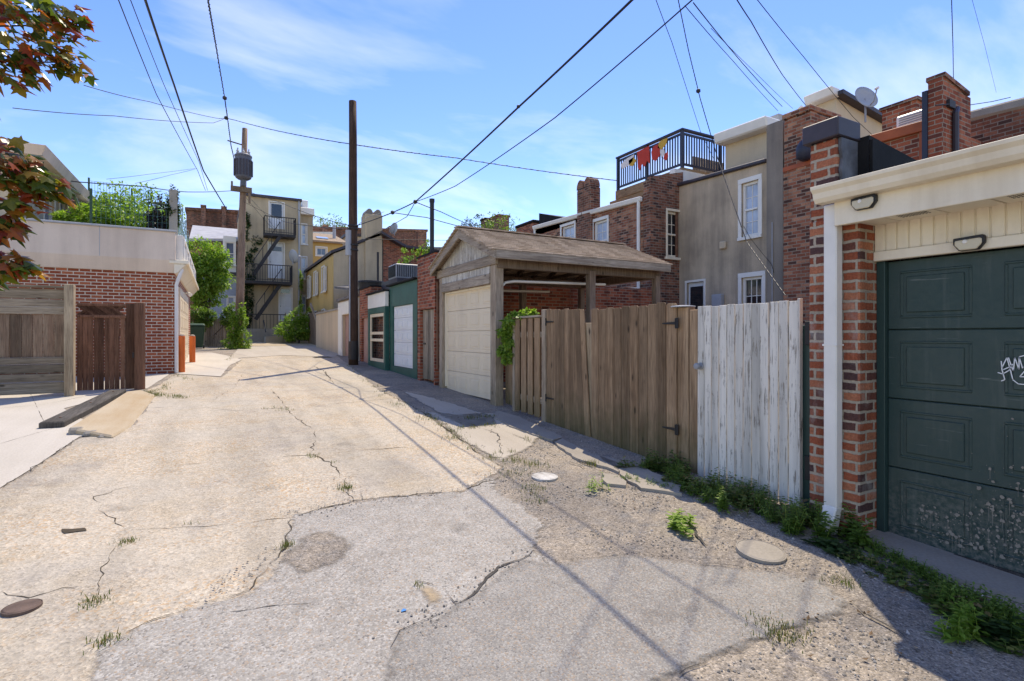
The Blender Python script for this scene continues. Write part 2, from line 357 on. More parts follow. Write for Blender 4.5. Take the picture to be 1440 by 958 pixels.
# ------------------------------------------------------------------ ground materials
def alley_mat():
    g = G('old_concrete'); uv = g.uv
    n1 = g.noise(uv, .55, 6, .65); n2 = g.noise(g.map(uv, loc=(7, 3, 0)), 1.7, 6, .7); n3 = g.noise(uv, 9, 5, .7)
    base = g.mix(g.ramp(n1.outputs['Fac'], [(.36, 0), (.62, 1)]), (.465,.412,.335), (.50,.432,.338))
    base = g.mix(g.ramp(n2.outputs['Fac'], [(.50, 0), (.68, .75)]), base, (.46,.375,.265))
    base = g.mix(g.ramp(g.noise(g.map(uv, loc=(2, 9, 0)), .9, 5, .7).outputs['Fac'], [(.52, 0), (.70, .8)]), base, (.35,.315,.275))
    a = g.vor(g.vadd(uv, n3.outputs['Color'], .03), 62); a2 = g.vor(uv, 150)
    ag = g.ramp(g.N('ShaderNodeSeparateColor', {'Color': a.outputs['Color']}).outputs[0], [(0, .58), (.3, .92), (.75, 1.04), (1, 1.32)])
    base = g.mix(g.ramp(n1.outputs['Fac'], [(.35, .3), (.6, .8)]), base, ag, 'MULTIPLY')
    ag2 = g.ramp(g.N('ShaderNodeSeparateColor', {'Color': a2.outputs['Color']}).outputs[1], [(0, .5), (.18, .95), (.9, 1.05), (1, 1.4)])
    base = g.mix(g.math('MULTIPLY', g.ramp(n2.outputs['Fac'], [(.38, .25), (.6, 1)]), .85), base, ag2, 'MULTIPLY')
    oil = g.noise(g.map(uv, loc=(11, 5, 0)), 1.5, 4, .6)
    base = g.mix(g.ramp(oil.outputs['Fac'], [(.64, 0), (.74, .5)]), base, (.16,.145,.125))
    oc = g.math('MULTIPLY', g.ramp(g.N('ShaderNodeSeparateColor', {'Color': a.outputs['Color']}).outputs[2], [(.80, 0), (.86, 1)]), g.ramp(n1.outputs['Fac'], [(.42, 0), (.6, .8)]))
    base = g.mix(oc, base, (.46,.30,.16))
    track = g.noise(g.map(uv, (1.6, .22, 1), (5, 2, 0)), 1.0, 5, .6)
    base = g.mix(.55, base, g.ramp(track.outputs['Fac'], [(.36, .68), (.55, 1.04)]), 'MULTIPLY')
    pit = g.ramp(g.noise(uv, 38, 4, .75).outputs['Fac'], [(.30, .35), (.40, 1)])
    base = g.mix(.8, base, pit, 'MULTIPLY')
    base = g.mix(.5, base, g.ramp(n3.outputs['Fac'], [(.3, .72), (.7, 1.12)]), 'MULTIPLY')
    hg = g.math('ADD', a.outputs['Distance'], g.math('MULTIPLY', n3.outputs['Fac'], .6))
    return g.done(base, .95, g.bump(hg, .45, .008), spec=.2)
def asphalt_mat(name, lo, hi, speck, scale, spk=.45):
    g = G(name); uv = g.uv
    n1 = g.noise(uv, 1.1, 6, .7); n3 = g.noise(uv, 7, 5, .7)
    base = g.mix(g.ramp(n1.outputs['Fac'], [(.34, 0), (.66, 1)]), lo, hi)
    a = g.vor(uv, scale); sc_ = g.N('ShaderNodeSeparateColor', {'Color': a.outputs['Color']})
    base = g.mix(g.math('MULTIPLY', g.ramp(sc_.outputs[0], [(.55, 0), (.8, 1)]), spk), base, speck)
    base = g.mix(g.ramp(sc_.outputs[1], [(.0, .6), (.26, 0)]), base, (.11,.10,.095))
    base = g.mix(g.math('MULTIPLY', g.ramp(sc_.outputs[2], [(.86, 0), (.92, 1)]), .6), base, (.36,.27,.19))
    base = g.mix(.55, base, g.ramp(n3.outputs['Fac'], [(.3, .7), (.7, 1.15)]), 'MULTIPLY')
    oil = g.noise(g.map(uv, loc=(1, 15, 0)), 1.3, 5, .6)
    base = g.mix(g.ramp(oil.outputs['Fac'], [(.60, 0), (.72, .55)]), base, (.11,.10,.09))
    dirt = g.noise(g.map(uv, loc=(4, 8, 0)), .8, 6, .7)
    base = g.mix(g.ramp(dirt.outputs['Fac'], [(.54, 0), (.72, .7)]), base, (.30,.255,.20))
    return g.done(base, .95, g.bump(g.math('ADD', g.math('MULTIPLY', a.outputs['Distance'], -1.0), n3.outputs['Fac']), .45, .007), spec=.25)
def verge_mat():
    g = G('gravel_dirt'); uv = g.uv
    n1 = g.noise(uv, .9, 6, .7); n2 = g.noise(uv, 5, 6, .75)
    base = g.mix(g.ramp(n1.outputs['Fac'], [(.38, 0), (.6, 1)]), (.27,.235,.20), (.42,.355,.28))
    base = g.mix(g.ramp(n2.outputs['Fac'], [(.48, 0), (.64, .8)]), base, (.20,.19,.18))
    a = g.vor(g.vadd(uv, n2.outputs['Color'], .05), 70); a2 = g.vor(uv, 140)
    s = g.N('ShaderNodeSeparateColor', {'Color': a.outputs['Color']}); s2 = g.N('ShaderNodeSeparateColor', {'Color': a2.outputs['Color']})
    base = g.mix(.7, base, g.ramp(s.outputs[0], [(0, .45), (.3, .9), (.8, 1.05), (1, 1.5)]), 'MULTIPLY')
    base = g.mix(.7, base, g.ramp(s2.outputs[0], [(0, .4), (.25, .95), (.85, 1.05), (1, 1.7)]), 'MULTIPLY')
    base = g.mix(.6, base, g.ramp(n2.outputs['Fac'], [(.3, .6), (.7, 1.15)]), 'MULTIPLY')
    hg = g.math('ADD', g.math('MULTIPLY', a.outputs['Distance'], -1.2), n2.outputs['Fac'])
    return g.done(base, .98, g.bump(hg, .6, .012), spec=.15)
def feathered(key, w, amp):
    m = M[key].copy(); m.name = M[key].name+'_worn_edge'; nt = m.node_tree; N, L = nt.nodes.new, nt.links.new
    at = N('ShaderNodeAttribute'); at.attribute_name = 'edge'; tc = N('ShaderNodeTexCoord')
    n1 = N('ShaderNodeTexNoise'); n1.inputs['Scale'].default_value = 7; n1.inputs['Detail'].default_value = 8; n1.inputs['Roughness'].default_value = .75; L(tc.outputs['UV'], n1.inputs['Vector'])
    a = N('ShaderNodeMath'); a.operation = 'MULTIPLY_ADD'; L(n1.outputs['Fac'], a.inputs[0]); a.inputs[1].default_value = amp; a.inputs[2].default_value = -.5*amp-.01
    b = N('ShaderNodeMath'); b.operation = 'ADD'; L(at.outputs['Fac'], b.inputs[0]); L(a.outputs[0], b.inputs[1])
    r = N('ShaderNodeMapRange'); r.inputs['From Min'].default_value = 0; r.inputs['From Max'].default_value = w; L(b.outputs[0], r.inputs['Value'])
    t = N('ShaderNodeBsdfTransparent'); mx = N('ShaderNodeMixShader'); out = nt.nodes['Material Output']; src = out.inputs[0].links[0].from_socket
    L(r.outputs[0], mx.inputs[0]); L(t.outputs[0], mx.inputs[1]); L(src, mx.inputs[2]); L(mx.outputs[0], out.inputs[0]); return m
M['alley'] = alley_mat()
M['asphalt_a'] = asphalt_mat('worn_asphalt', (.285,.263,.232), (.37,.345,.305), (.50,.475,.435), 95, .6)
M['asphalt_b'] = asphalt_mat('smooth_asphalt', (.225,.21,.19), (.295,.278,.252), (.43,.41,.37), 120, .55)
M['verge'] = verge_mat()
M['drive'] = stained('driveway_concrete', (.52,.475,.41), (.36,.32,.26), .92, .5, .8, .25)
M['apron'] = stained('apron_concrete', (.46,.41,.34), (.33,.28,.22), .95, .6, .8, .35)
M['slab'] = stained('slab_concrete', (.36,.32,.265), (.23,.205,.175), .95, .8, .9, .5)
M['alley_f'] = feathered('alley', .02, .16); M['asphalt_af'] = feathered('asphalt_a', .03, .22); M['asphalt_bf'] = feathered('asphalt_b', .05, .18); M['apron_f'] = feathered('apron', .05, .18); M['warm_f'] = feathered('concrete_warm', .05, .14); M['verge_f'] = feathered('verge', .06, .2)
M['crack'] = plain('crack_dirt', (.085,.07,.052), 1, .4, 20, spec=.05)
M['crackgrey'] = plain('crack_tar', (.095,.087,.078), 1, .4, 20, spec=.05)
# ------------------------------------------------------------------ sheets that follow the slope of the alley
HB = [a for a, b in HK]
def gp(p): return onG(*p) if len(p) == 2 else Vector((p[1], p[2], 0))        # (px, py) or ('w', x, y)
def outline(pts, jag, step, rnd):
    P = [gp(p) for p in pts]; out = []
    for i, a in enumerate(P):
        b = P[(i+1) % len(P)]; a2 = Vector((a.x, a.y)); b2 = Vector((b.x, b.y)); L = (b2-a2).length
        n = max(1, min(60, int(L/step)))
        nrm = Vector((-(b2-a2).y, (b2-a2).x)).normalized() if L > 1e-6 else Vector((0, 0))
        for k in range(n):
            p = a2.lerp(b2, k/n)
            if jag: p += nrm * (noise.noise(Vector((p.x*2.1, p.y*2.1, 3.1)))*jag*1.3 + rnd.uniform(-.35, .35)*jag)
            out.append(p)
    return out
def sheet(name, pts, lift, mat, jag=.05, step=.14, parent=None, thick=0, grid=0):
    rnd = random.Random(len(pts)*13+int(lift*1e4)); o2 = outline(pts, jag, step, rnd)
    inner = []
    if grid:
        import numpy as np
        A = np.array([(p.x, p.y) for p in o2]); B = np.roll(A, -1, 0)
        x0, y0 = A.min(0); x1, y1 = A.max(0); gx, gy_ = np.meshgrid(np.arange(x0, x1, grid), np.arange(y0, min(y1, 30), grid)); Q = np.stack([gx.ravel(), gy_.ravel()], 1)+np.random.RandomState(1).uniform(-.2, .2, (gx.size, 2))*grid
        cr = (A[None, :, 1] > Q[:, None, 1]) != (B[None, :, 1] > Q[:, None, 1]); xi = (B[:, 0]-A[:, 0])[None]*(Q[:, None, 1]-A[None, :, 1])/np.where(B[:, 1]-A[:, 1] == 0, 1e-9, B[:, 1]-A[:, 1])[None]+A[None, :, 0]
        Q = Q[((cr & (Q[:, None, 0] < xi)).sum(1) % 2) == 1]
        def edist(Q): D = B-A; t = np.clip(((Q[:, None]-A[None])*D[None]).sum(2)/np.maximum((D*D).sum(1), 1e-12)[None], 0, 1); return np.sqrt((((A[None]+t[..., None]*D[None])-Q[:, None])**2).sum(2)).min(1)
        Q = Q[edist(Q) > grid*.35]; inner = [Vector((float(a), float(b))) for a, b in Q]
    cv, ce, cf = delaunay_2d_cdt([Vector((p.x, p.y)) for p in o2]+inner, [], [list(range(len(o2)))], 1, 1e-5)[:3]
    bm = bmesh.new(); bv = [bm.verts.new((p.x, p.y, 0)) for p in cv]
    for f in cf: bm.faces.new([bv[i] for i in f])
    for y in HB:
        bmesh.ops.bisect_plane(bm, geom=bm.verts[:]+bm.edges[:]+bm.faces[:], plane_co=(0, y, 0), plane_no=(0, 1, 0))
    if thick:
        r = bmesh.ops.extrude_face_region(bm, geom=bm.faces[:])
        top = {v for v in r['geom'] if isinstance(v, bmesh.types.BMVert)}
        for v in bm.verts: v.co.z = h(v.co.y) + (lift if v in top else lift-thick)
    else:
        for v in bm.verts: v.co.z = h(v.co.y) + lift
    bm.verts.index_update()
    m = MB(); m.v = [v.co.copy() for v in bm.verts]; m.f = [tuple(v.index for v in f.verts) for f in bm.faces]; bm.free()
    if not thick:
        for i, f in enumerate(m.f):
            ar = sum(m.v[f[j]].x*m.v[f[(j+1) % len(f)]].y-m.v[f[(j+1) % len(f)]].x*m.v[f[j]].y for j in range(len(f)))
            if ar < 0: m.f[i] = f[::-1]
    o = struct(name, m, mat, parent=parent, recalc=bool(thick))
    if grid:
        e = edist(np.array([(v.x, v.y) for v in m.v])); at = o.data.attributes.new('edge', 'FLOAT', 'POINT'); at.data.foreach_set('value', np.minimum(e, .5).astype('f'))
    return o
def crack(mb, pts, w, lift, wob=.05, seed=0):
    rnd = random.Random(seed+len(pts)); P = [gp(p) for p in pts]; line = []
    for a, b in zip(P, P[1:]):
        n = max(2, int((b-a).length/.045))
        for k in range(n): line.append(a.lerp(b, k/n))
    line.append(P[-1]); L = []
    for i, p in enumerate(line):
        q = Vector((p.x, p.y, 0)); nz = noise.noise(Vector((p.x*7, p.y*7, seed)))*wob + rnd.uniform(-.25, .25)*wob*.6
        L.append(q + Vector((nz, noise.noise(Vector((p.x*6, p.y*6, seed+9)))*wob, 0)))
    n = len(L); vs = []
    for i, p in enumerate(L):
        d = (L[min(i+1, n-1)]-L[max(i-1, 0)]).normalized(); s = Vector((-d.y, d.x, 0))
        ww = w*.5*(.35+.65*min(1, 4*min(i, n-1-i)/n))*max(.06, .25+1.7*noise.noise(Vector((p.x*3.1, p.y*3.1, seed+3)))+rnd.uniform(0, .6))
        for e in (-1, 1):
            q = p + s*ww*e*.5; vs.append((q.x, q.y, h(q.y)+lift))
    mb.add(vs, [(2*i, 2*i+2, 2*i+3, 2*i+1) for i in range(n-1)])
# base ground: one sheet out to the horizon
m = MB()
xs = [-400, -40, -12, -6, -3, 0, 2, 4, 6, 12, 40, 400]; ys = HB
for y in ys:
    for x in xs: m.v.append(Vector((x, y, h(y))))
nx = len(xs)
for j in range(len(ys)-1):
    for i in range(nx-1): m.f.append((j*nx+i, j*nx+i+1, (j+1)*nx+i+1, (j+1)*nx+i))
struct('ground', m, M['verge'], recalc=False)
alley = sheet('alley', [(0,688), (60,650), (112,616), (152,612), (186,598), (218,556), (205,550), ('w',-1.05,13.5), (246,526), (310,531), (337,508), (334,500), (470,497), (482,506), (532,547), (592,578), (628,603), (668,633), (705,655), (700,668), (650,692),
        (500,705), (520,760), (400,800), (300,900), (150,975), ('w',.2,1.0), ('w',-1.5,-2), ('w',-5,-2), ('w',-4.5,3)], .004, M['alley_f'], .045, grid=.16)
sheet('asphalt_patch', [(705,660), (650,692), (560,700), (500,707), (408,725), (412,738), (398,772), (352,830), (272,856), (200,880), (132,908), (120,975), ('w',.1,.6), ('w',1.7,.75), (905,975), (960,940), (800,800), (745,775), (770,745), (700,690)], .008, M['asphalt_af'], .06, grid=.09)
sheet('asphalt_repair', [(752,772), (735,787), (700,802), (662,840), (640,853), (608,871), (560,890), (546,912), (528,975), ('w',.9,.7), ('w',1.75,.7), (935,975), (965,955), (1000,930), (1085,905), (1170,878), (1195,850), (1160,820), (1095,806), (1030,800), (962,792), (905,782), (850,780), (800,790), (770,795)], .012, M['asphalt_bf'], .045, grid=.09)
sheet('driveway', [(0,688), (60,650), (112,615), (150,611), (90,575), (190,548), ('w',-1.2,12.6), ('w',-1.0,15.6), ('w',-12,15.6), ('w',-12,8), ('w',-5.5,6.8)], .008, M['drive'], .012)
sheet('garage_apron', [(246,526), (310,530), (322,515), (340,506), (318,500), ('w',-.2,24), ('w',-.9,24)], .010, M['drive'], .02)
sheet('cross_pavement', [(322,505), (338,488), (462,486), (478,497), (470,503), (400,500)], .012, M['apron'], .03)
sheet('yard_dirt', [(342,487), (350,479), (470,478), (470,486)], .006, M['concrete_warm'], .05)
sheet('garage_threshold', [('w',4.6,2.23), ('w',4.6,-3.4), ('w',3.86,-3.4), (1440,851), (1330,815), (1262,785), (1218,768), ('w',4.12,2.24)], .03, M['slab'], .02, thick=.06)
sheet('verge_slab', [(594,577), (640,584), (700,580), (772,608), (745,632), (704,652), (668,632), (630,604)], .010, M['apron_f'], .05, grid=.07)
sheet('verge_slab.001', [(560,548), (612,560), (692,585), (700,598), (660,604), (610,580)], .010, M['apron_f'], .04, grid=.07)
for i, P in enumerate([[(698,578), (735,590), (790,618), (775,622), (728,606), (696,590)], [(790,619), (838,642), (880,660), (868,668), (812,648), (778,624)], [(838,641), (900,660), (955,682), (958,700), (905,690), (872,670)], [(848,668), (868,672), (880,686), (856,684)]]):
    sheet('kerb_slab' + ('' if i == 0 else '.%03d' % i), P, .028, M['slab'], .05, .09, thick=.06)
ck = MB(); SEAM = {4: .0105, 5: .0105, 6: .0105, 11: .0105}
for i, (P, w) in enumerate([([(400,570), (412,585), (443,605), (443,622), (437,638), (462,650), (480,672), (490,690), (497,706)], .03), ([(398,643), (440,640), (520,633), (605,628)], .022),
        ([(192,682), (135,700), (140,718), (165,735), (185,752), (158,778), (132,832)], .018), ([(190,746), (260,743), (340,738), (405,729)], .016), ([(405,727), (500,706), (560,700), (650,692), (705,672)], .035),
        ([(532,548), (592,579), (628,604), (668,634), (706,657)], .04), ([(0,690), (60,651), (112,616)], .02), ([(270,572), (330,578), (400,574), (500,566), (560,560)], .02), ([(380,548), (392,560), (400,570)], .03), ([(225,560), (300,562), (330,545), (345,520)], .015), ([(230,655), (262,655), (290,652)], .02), ([(405,728), (410,740), (399,772), (352,830), (272,856), (200,880), (132,908)], .03), ([(0,833), (40,845), (90,825), (130,832)], .018), ([(440,515), (455,522), (470,540)], .05)]):
    crack(ck, P, w, SEAM.get(i, .0065), .05, i)
for P_ in ([(0,575), (60,570), (130,556)], [(0,625), (45,612), (86,600)], [(40,548), (66,603)]): crack(ck, P_, .014, .0095, .008, 70)
ck.build('crack', M['crack'], alley, recalc=False)
ck = MB()
for i, (P, w) in enumerate([([(752,772), (735,786), (700,801), (662,840), (640,853), (608,871), (560,890), (548,912)], .035), ([(240,880), (330,862), (432,850)], .018), ([(750,776), (772,795)], .02), ([(975,742), (982,760), (990,770)], .03), ([(1055,905), (1085,902)], .02),
        ([(640,853), (625,830), (590,822)], .035), ([(800,790), (905,781), (962,791), (1095,805)], .012), ([(776,622), (812,648), (850,664), (905,692)], .03), ([(700,604), (740,620), (776,640), (830,665)], .03), ([(640,590), (700,612), (705,640)], .025), ([(1195,850), (1240,880), (1275,905)], .02), ([(960,955), (1000,930), (1085,906)], .018)]):
    crack(ck, P, w, {1: .0105, 7: .0185, 8: .0185, 9: .0185}.get(i, .0145), .04, 40+i)
struct('ground_cracks', ck, M['crackgrey'], recalc=False)
# pale and dark marks worn into the surface
sheet('pavement_stain', [(582,830), (605,825), (628,842), (618,860), (600,852)], .016, M['warm_f'], .02, .05, grid=.03)
sheet('pavement_stain.001', [(86,746), (120,744), (121,749), (90,752)], .0095, M['crack'], .025, .05)
sheet('pavement_stain.002', [(425,750), (470,748), (500,765), (470,800), (420,810), (395,790)], .0115, M['verge_f'], .06, .06, grid=.05)
# gravel loose along the verge: one mass
m = MB(); rg = random.Random(3)
VP = [gp(p) for p in [(592,578), (705,655), (700,690), (770,745), (850,780), (1095,806), (1195,850), (1100,905), (970,958), ('w',2.6,.3), ('w',4.1,2.3), (950,705), (775,620)]]
def inside(x, y, P):
    c = False; j = len(P)-1
    for i in range(len(P)):
        if (P[i].y > y) != (P[j].y > y) and x < (P[j].x-P[i].x)*(y-P[i].y)/(P[j].y-P[i].y)+P[i].x: c = not c
        j = i
    return c
def stone(m, x, y, z, r, rg):
    b = len(m.v); k = [r*rg.uniform(.6, 1.2) for _ in range(6)]
    a = rg.uniform(0, 6.28); ca, sa = math.cos(a), math.sin(a)
    pts = [(k[0],0,0), (0,k[1],0), (-k[2],0,0), (0,-k[3],0), (0,0,k[4]*.7), (0,0,-k[5]*.5)]
    m.v += [Vector((x+ca*p[0]-sa*p[1], y+sa*p[0]+ca*p[1], z+p[2])) for p in pts]
    m.f += [(b+i, b+j, b+q) if q == 4+b*0 else (b+j, b+i, b+q) for i, j in ((0,1), (1,2), (2,3), (3,0)) for q in (4, 5)]
    for t in range(8):
        f = m.f[-8+t]; m.f[-8+t] = (f[0], f[1], b+4 if t % 2 == 0 else b+5)
n = 0
while n < 2600:
    x, y = rg.uniform(.5, 4.3), rg.uniform(.3, 10.5)
    if not inside(x, y, VP): continue
    if noise.noise(Vector((x*1.7, y*1.7, 0)))+rg.uniform(-.3, .3) < 0: continue
    r = rg.choice([.004, .005, .006, .008, .011]) * (1.6 if rg.random() < .06 else 1); stone(m, x, y, h(y)+.003, r, rg); n += 1
for _ in range(700):                       # along the broken seam of the concrete
    a, b = rg.choice([((408,725), (500,707)), ((500,707), (650,692)), ((650,692), (705,660)), ((398,772), (272,856)), ((560,890), (640,853)), ((640,853), (752,772)), ((532,547), (628,603)), ((628,603), (705,655)), ((480,672), (497,706))])
    p = gp(a).lerp(gp(b), rg.random()); x, y = p.x+rg.gauss(0, .07), p.y+rg.gauss(0, .07); stone(m, x, y, h(y)+.013, rg.choice([.004, .006, .009]), rg)
g = G('gravel_stone'); M['gravel'] = g.done(g.ramp(g.island(), [(0, (.12,.11,.10)), (.5, (.30,.27,.23)), (.85, (.42,.38,.32)), (1, (.55,.5,.44))]), .95)
tag(m.build('gravel', M['gravel'], recalc=False), 'loose grey gravel scattered over the broken verge beside the wooden gates', 'gravel', kind='stuff')
# ------------------------------------------------------------------ builders shared by the houses
def facade(mb, axis, c, a0, a1, z0, z1, holes=(), t=.14, s=1, top=None):
    """a skin with openings: front at c, reveals running t into the wall; top(a) lets the head slope"""
    A = sorted({a0, a1, *[q for hh in holes for q in hh[:2]]}); Z = sorted({z0, z1, *[q for hh in holes for q in hh[2:]]})
    P = (lambda c_, a, z: (c_, a, z)) if axis == 'X' else (lambda c_, a, z: (a, c_, z))
    zt = lambda a, z: (top(a) if (top and z == z1) else z)
    for i in range(len(A)-1):
        for j in range(len(Z)-1):
            ca, cz = (A[i]+A[i+1])/2, (Z[j]+Z[j+1])/2
            if any(hh[0] < ca < hh[1] and hh[2] < cz < hh[3] for hh in holes): continue
            mb.add([P(c, A[i], zt(A[i], Z[j])), P(c, A[i+1], zt(A[i+1], Z[j])), P(c, A[i+1], zt(A[i+1], Z[j+1])), P(c, A[i], zt(A[i], Z[j+1]))], [(0,1,2,3)])
    for (x0, x1, y0, y1) in holes:
        d = c+s*t
        for (p, q) in (((x0,y0),(x1,y0)), ((x1,y0),(x1,y1)), ((x1,y1),(x0,y1)), ((x0,y1),(x0,y0))):
            mb.add([P(c, *p), P(c, *q), P(d, *q), P(d, *p)], [(0,1,2,3)])
    return mb
def body(mb, axis, c, a0, a1, z0, z1, depth, t=.14, s=1, top=None):
    """the solid behind the skin (its front is recessed by t), with a head that may slope"""
    f, bk = c+s*t, c+s*depth
    P = (lambda c_, a, z: (c_, a, z)) if axis == 'X' else (lambda c_, a, z: (a, c_, z))
    ta, tb = (top(a0), top(a1)) if top else (z1, z1)
    mb.add([P(f,a0,z0), P(f,a1,z0), P(bk,a1,z0), P(bk,a0,z0), P(f,a0,ta), P(f,a1,tb), P(bk,a1,tb), P(bk,a0,ta)], [(0,1,2,3),(4,5,6,7),(0,1,5,4),(1,2,6,5),(2,3,7,6),(3,0,4,7)])
    for a, z in ((a0, ta), (a1, tb)):      # cheeks between skin and body
        mb.add([P(c,a,z0), P(f,a,z0), P(f,a,z), P(c,a,z)], [(0,1,2,3)])
    mb.add([P(c,a0,ta), P(c,a1,tb), P(f,a1,tb), P(f,a0,ta)], [(0,1,2,3)])
    return mb
def window(root, axis, c, a0, a1, z0, z1, frame='white', glass='glass', fw=.07, rail=True, cols=1, rows=1, sill=True, s=1, t=.14, case=.07, label=None):
    m = MB(); pr = -.025*s; fd = c+s*(t-.03); A = lambda c0, c1, *k: m.ax(axis, c0, c1, *k)
    if case:                               # outer casing, proud of the wall
        A(c+pr, c+s*.01, a0-case, a0, z0, z1); A(c+pr, c+s*.01, a1, a1+case, z0, z1); A(c+pr*1.2, c+s*.01, a0-case, a1+case, z1, z1+case*1.2)
    zi = z0
    A(c+s*.05, fd, a0, a0+fw, zi, z1); A(c+s*.05, fd, a1-fw, a1, zi, z1); A(c+s*.05, fd, a0+fw, a1-fw, z1-fw, z1); A(c+s*.05, fd, a0+fw, a1-fw, zi, zi+fw)
    if rail: A(c+s*.045, fd, a0+fw, a1-fw, (z0+z1)/2-.025, (z0+z1)/2+.025)
    for i in range(1, cols): q = a0+fw+(a1-a0-2*fw)*i/cols; A(c+s*.085, fd-s*.003, q-.01, q+.01, zi+fw, z1-fw)
    for j in range(1, rows):
        q = zi+fw+(z1-z0-2*fw)*j/rows
        if rail and abs(q-(z0+z1)/2) < .04: continue
        A(c+s*.086, fd-s*.003, a0+fw, a1-fw, q-.01, q+.01)
    w = m.build('window', M[frame], root, bevel=.004)
    if label: w['label'] = label
    p = MB(); p.ax(axis, c+s*.100, c+s*.106, a0+fw*.6, a1-fw*.6, z0+fw*.6, z1-fw*.6); p.build('pane', M[glass], w)
    if sill:
        q = MB(); q.ax(axis, c-s*.06, c+s*.05, a0-.1, a1+.1, z0-.08, z0-.004); q.build('sill', M[frame], w, bevel=.006)
    return w
def door(root, axis, c, a0, a1, z0, z1, mat='white_door', frame='white', s=1, t=.14, panels=((.12,.46),(.54,.92)), light=None, label=None):
    m = MB(); fw = .06
    m.ax(axis, c-s*.02, c+s*.02, a0-fw, a0, z0, z1); m.ax(axis, c-s*.02, c+s*.02, a1, a1+fw, z0, z1); m.ax(axis, c-s*.024, c+s*.02, a0-fw, a1+fw, z1, z1+fw)
    fr = m.build('door_frame', M[frame], root)
    d = MB(); d.ax(axis, c+s*.07, c+s*(t-.01), a0, a1, z0+.01, z1)
    w_ = a1-a0; H = z1-z0
    for p0, p1 in panels:
        for q0, q1 in ((.1, .46), (.54, .9)):
            d.ax(axis, c+s*.055, c+s*.07, a0+w_*q0, a0+w_*q1, z0+H*p0, z0+H*p1)
    o = d.build('door', M[mat], root, bevel=.008)
    if label: o['label'] = label
    k = MB(); ctr = [c+s*.03, a0+w_*.1, z0+H*.46]; p3 = (ctr[0], ctr[1], ctr[2]) if axis == 'X' else (ctr[1], ctr[0], ctr[2])
    k.lathe(p3, [(.012, 0), (.03, .012), (.03, .03), (.012, .045)], 10, axis); k.build('handle', M['grey_metal'], o)
    if light:
        l = MB(); l.ax(axis, c+s*.045, c+s*.054, a0+w_*.14, a1-w_*.14, z0+H*light[0], z0+H*light[1]); l.build('pane', M['glass_dark'], o)
    return o
def panel_door(mb, axis, c, a0, a1, z0, z1, rows, cols, s=1, inset=.075, gap=.006, rel=.012):
    """sectional garage door: sections with raised panels, joints between the sections"""
    H = (z1-z0)/rows; W = (a1-a0)/cols
    for r in range(rows):
        b, t_ = z0+r*H+(gap if r else 0), z0+(r+1)*H
        mb.ax(axis, c, c+s*.05, a0, a1, b, t_)
        for k in range(cols):
            x0, x1 = a0+k*W+inset, a0+(k+1)*W-inset; y0, y1 = b+inset*.95, t_-inset*.95
            if rel and x1-x0 > .1:
                e = .018
                for (p0, p1, q0, q1) in ((x0,x1,y1-e,y1), (x0,x1,y0,y0+e), (x0,x0+e,y0+e,y1-e), (x1-e,x1,y0+e,y1-e)): mb.ax(axis, c-s*rel*.6, c+s*.01, p0, p1, q0, q1)
                mb.ax(axis, c-s*rel, c+s*.01, x0+e*2.4, x1-e*2.4, y0+e*2.4, y1-e*2.4)
    mb.ax(axis, c+s*.045, c+s*.06, a0+.01, a1-.01, z0, z1)
    return mb
# ------------------------------------------------------------------ near garage of brick, on the right
gz = h(1.5)
ga = thing('brick_garage', 'brick pillared garage with a green panelled door and cream eaves, in the near corner', 'garage', (4.6, 0, gz))
m = MB(); m.box(4.2, 4.62, 2.23, 2.62, -.1, 2.55); m.box(4.205, 4.62, 2.40, 2.615, 2.55, 3.17)
m.build('pillar', M['brick_near'], ga, bevel=.012)
m = MB(); m.prism([(4.62, -.2), (10.5, -.2), (10.5, 2.45), (4.62, 3.12)], 'Y', 2.30, 2.60)
m.box(4.62, 10.5, -3.6, -3.3, -.2, 2.6); m.box(10.2, 10.5, -3.3, 2.30, -.2, 2.45); m.box(4.42, 4.62, -3.6, -.95, -.2, 2.5)
m.build('wall', M['brick_near'], ga)
m = MB(); m.prism([(4.47, 2.6), (10.5, 2.2), (10.5, 2.52), (4.47, 3.16)], 'Y', 2.275, 2.299)
m.box(4.45, 4.47, 2.30, 2.40, 2.6, 3.16); m.prism([(4.47, 3.125), (10.5, 2.455), (10.5, 2.52), (4.47, 3.2)], 'Y', 2.299, 2.62)
m.build('tar_coating', M['tar'], ga)
m = MB(); rgf = random.Random(5)                                    # smeared flashing down the side of the stub
pl = [(4.225, 3.165), (4.46, 3.165), (4.46, 2.60)]
for i in range(9): pl.append((4.40-.018*i+rgf.uniform(-.02, .02), 2.63+.0*i+rgf.uniform(0, .05)))
pl += [(4.23+rgf.uniform(-.008, .02), 2.68+i*.08) for i in range(6)]
m.prism(pl, 'Y', 2.375, 2.398); m.build('flashing', M['flash'], ga, bevel=.006)
m = MB(); m.box(4.165, 4.475, 2.365, 2.655, 3.172, 3.32); m.build('coping', M['cap'], ga, bevel=.008)
m = MB()                                                             # gutter, an ogee section run along the eave
prof = [(4.075, 2.63), (3.99, 2.63), (3.965, 2.66), (3.955, 2.70), (3.93, 2.725), (3.925, 2.75), (3.945, 2.752), (3.95, 2.735), (4.06, 2.735), (4.075, 2.745)]
pr2 = [(x, z) for x, z in prof]
m.prism(pr2, 'Y', -3.6, 2.44); m.build('gutter', M['cream'], ga, bevel=.003)
m = MB(); m.box(4.075, 4.10, -3.6, 2.345, 2.455, 2.745); m.build('fascia', M['cream'], ga, bevel=.004)
m = MB()
y = 2.34
while y > -3.5:
    y1 = max(y-.30, -3.6); m.box(4.10, 4.425, y1+.012, y, 2.470, 2.492); y = y1
sf = m.build('soffit', M['cream'], ga, bevel=.002)
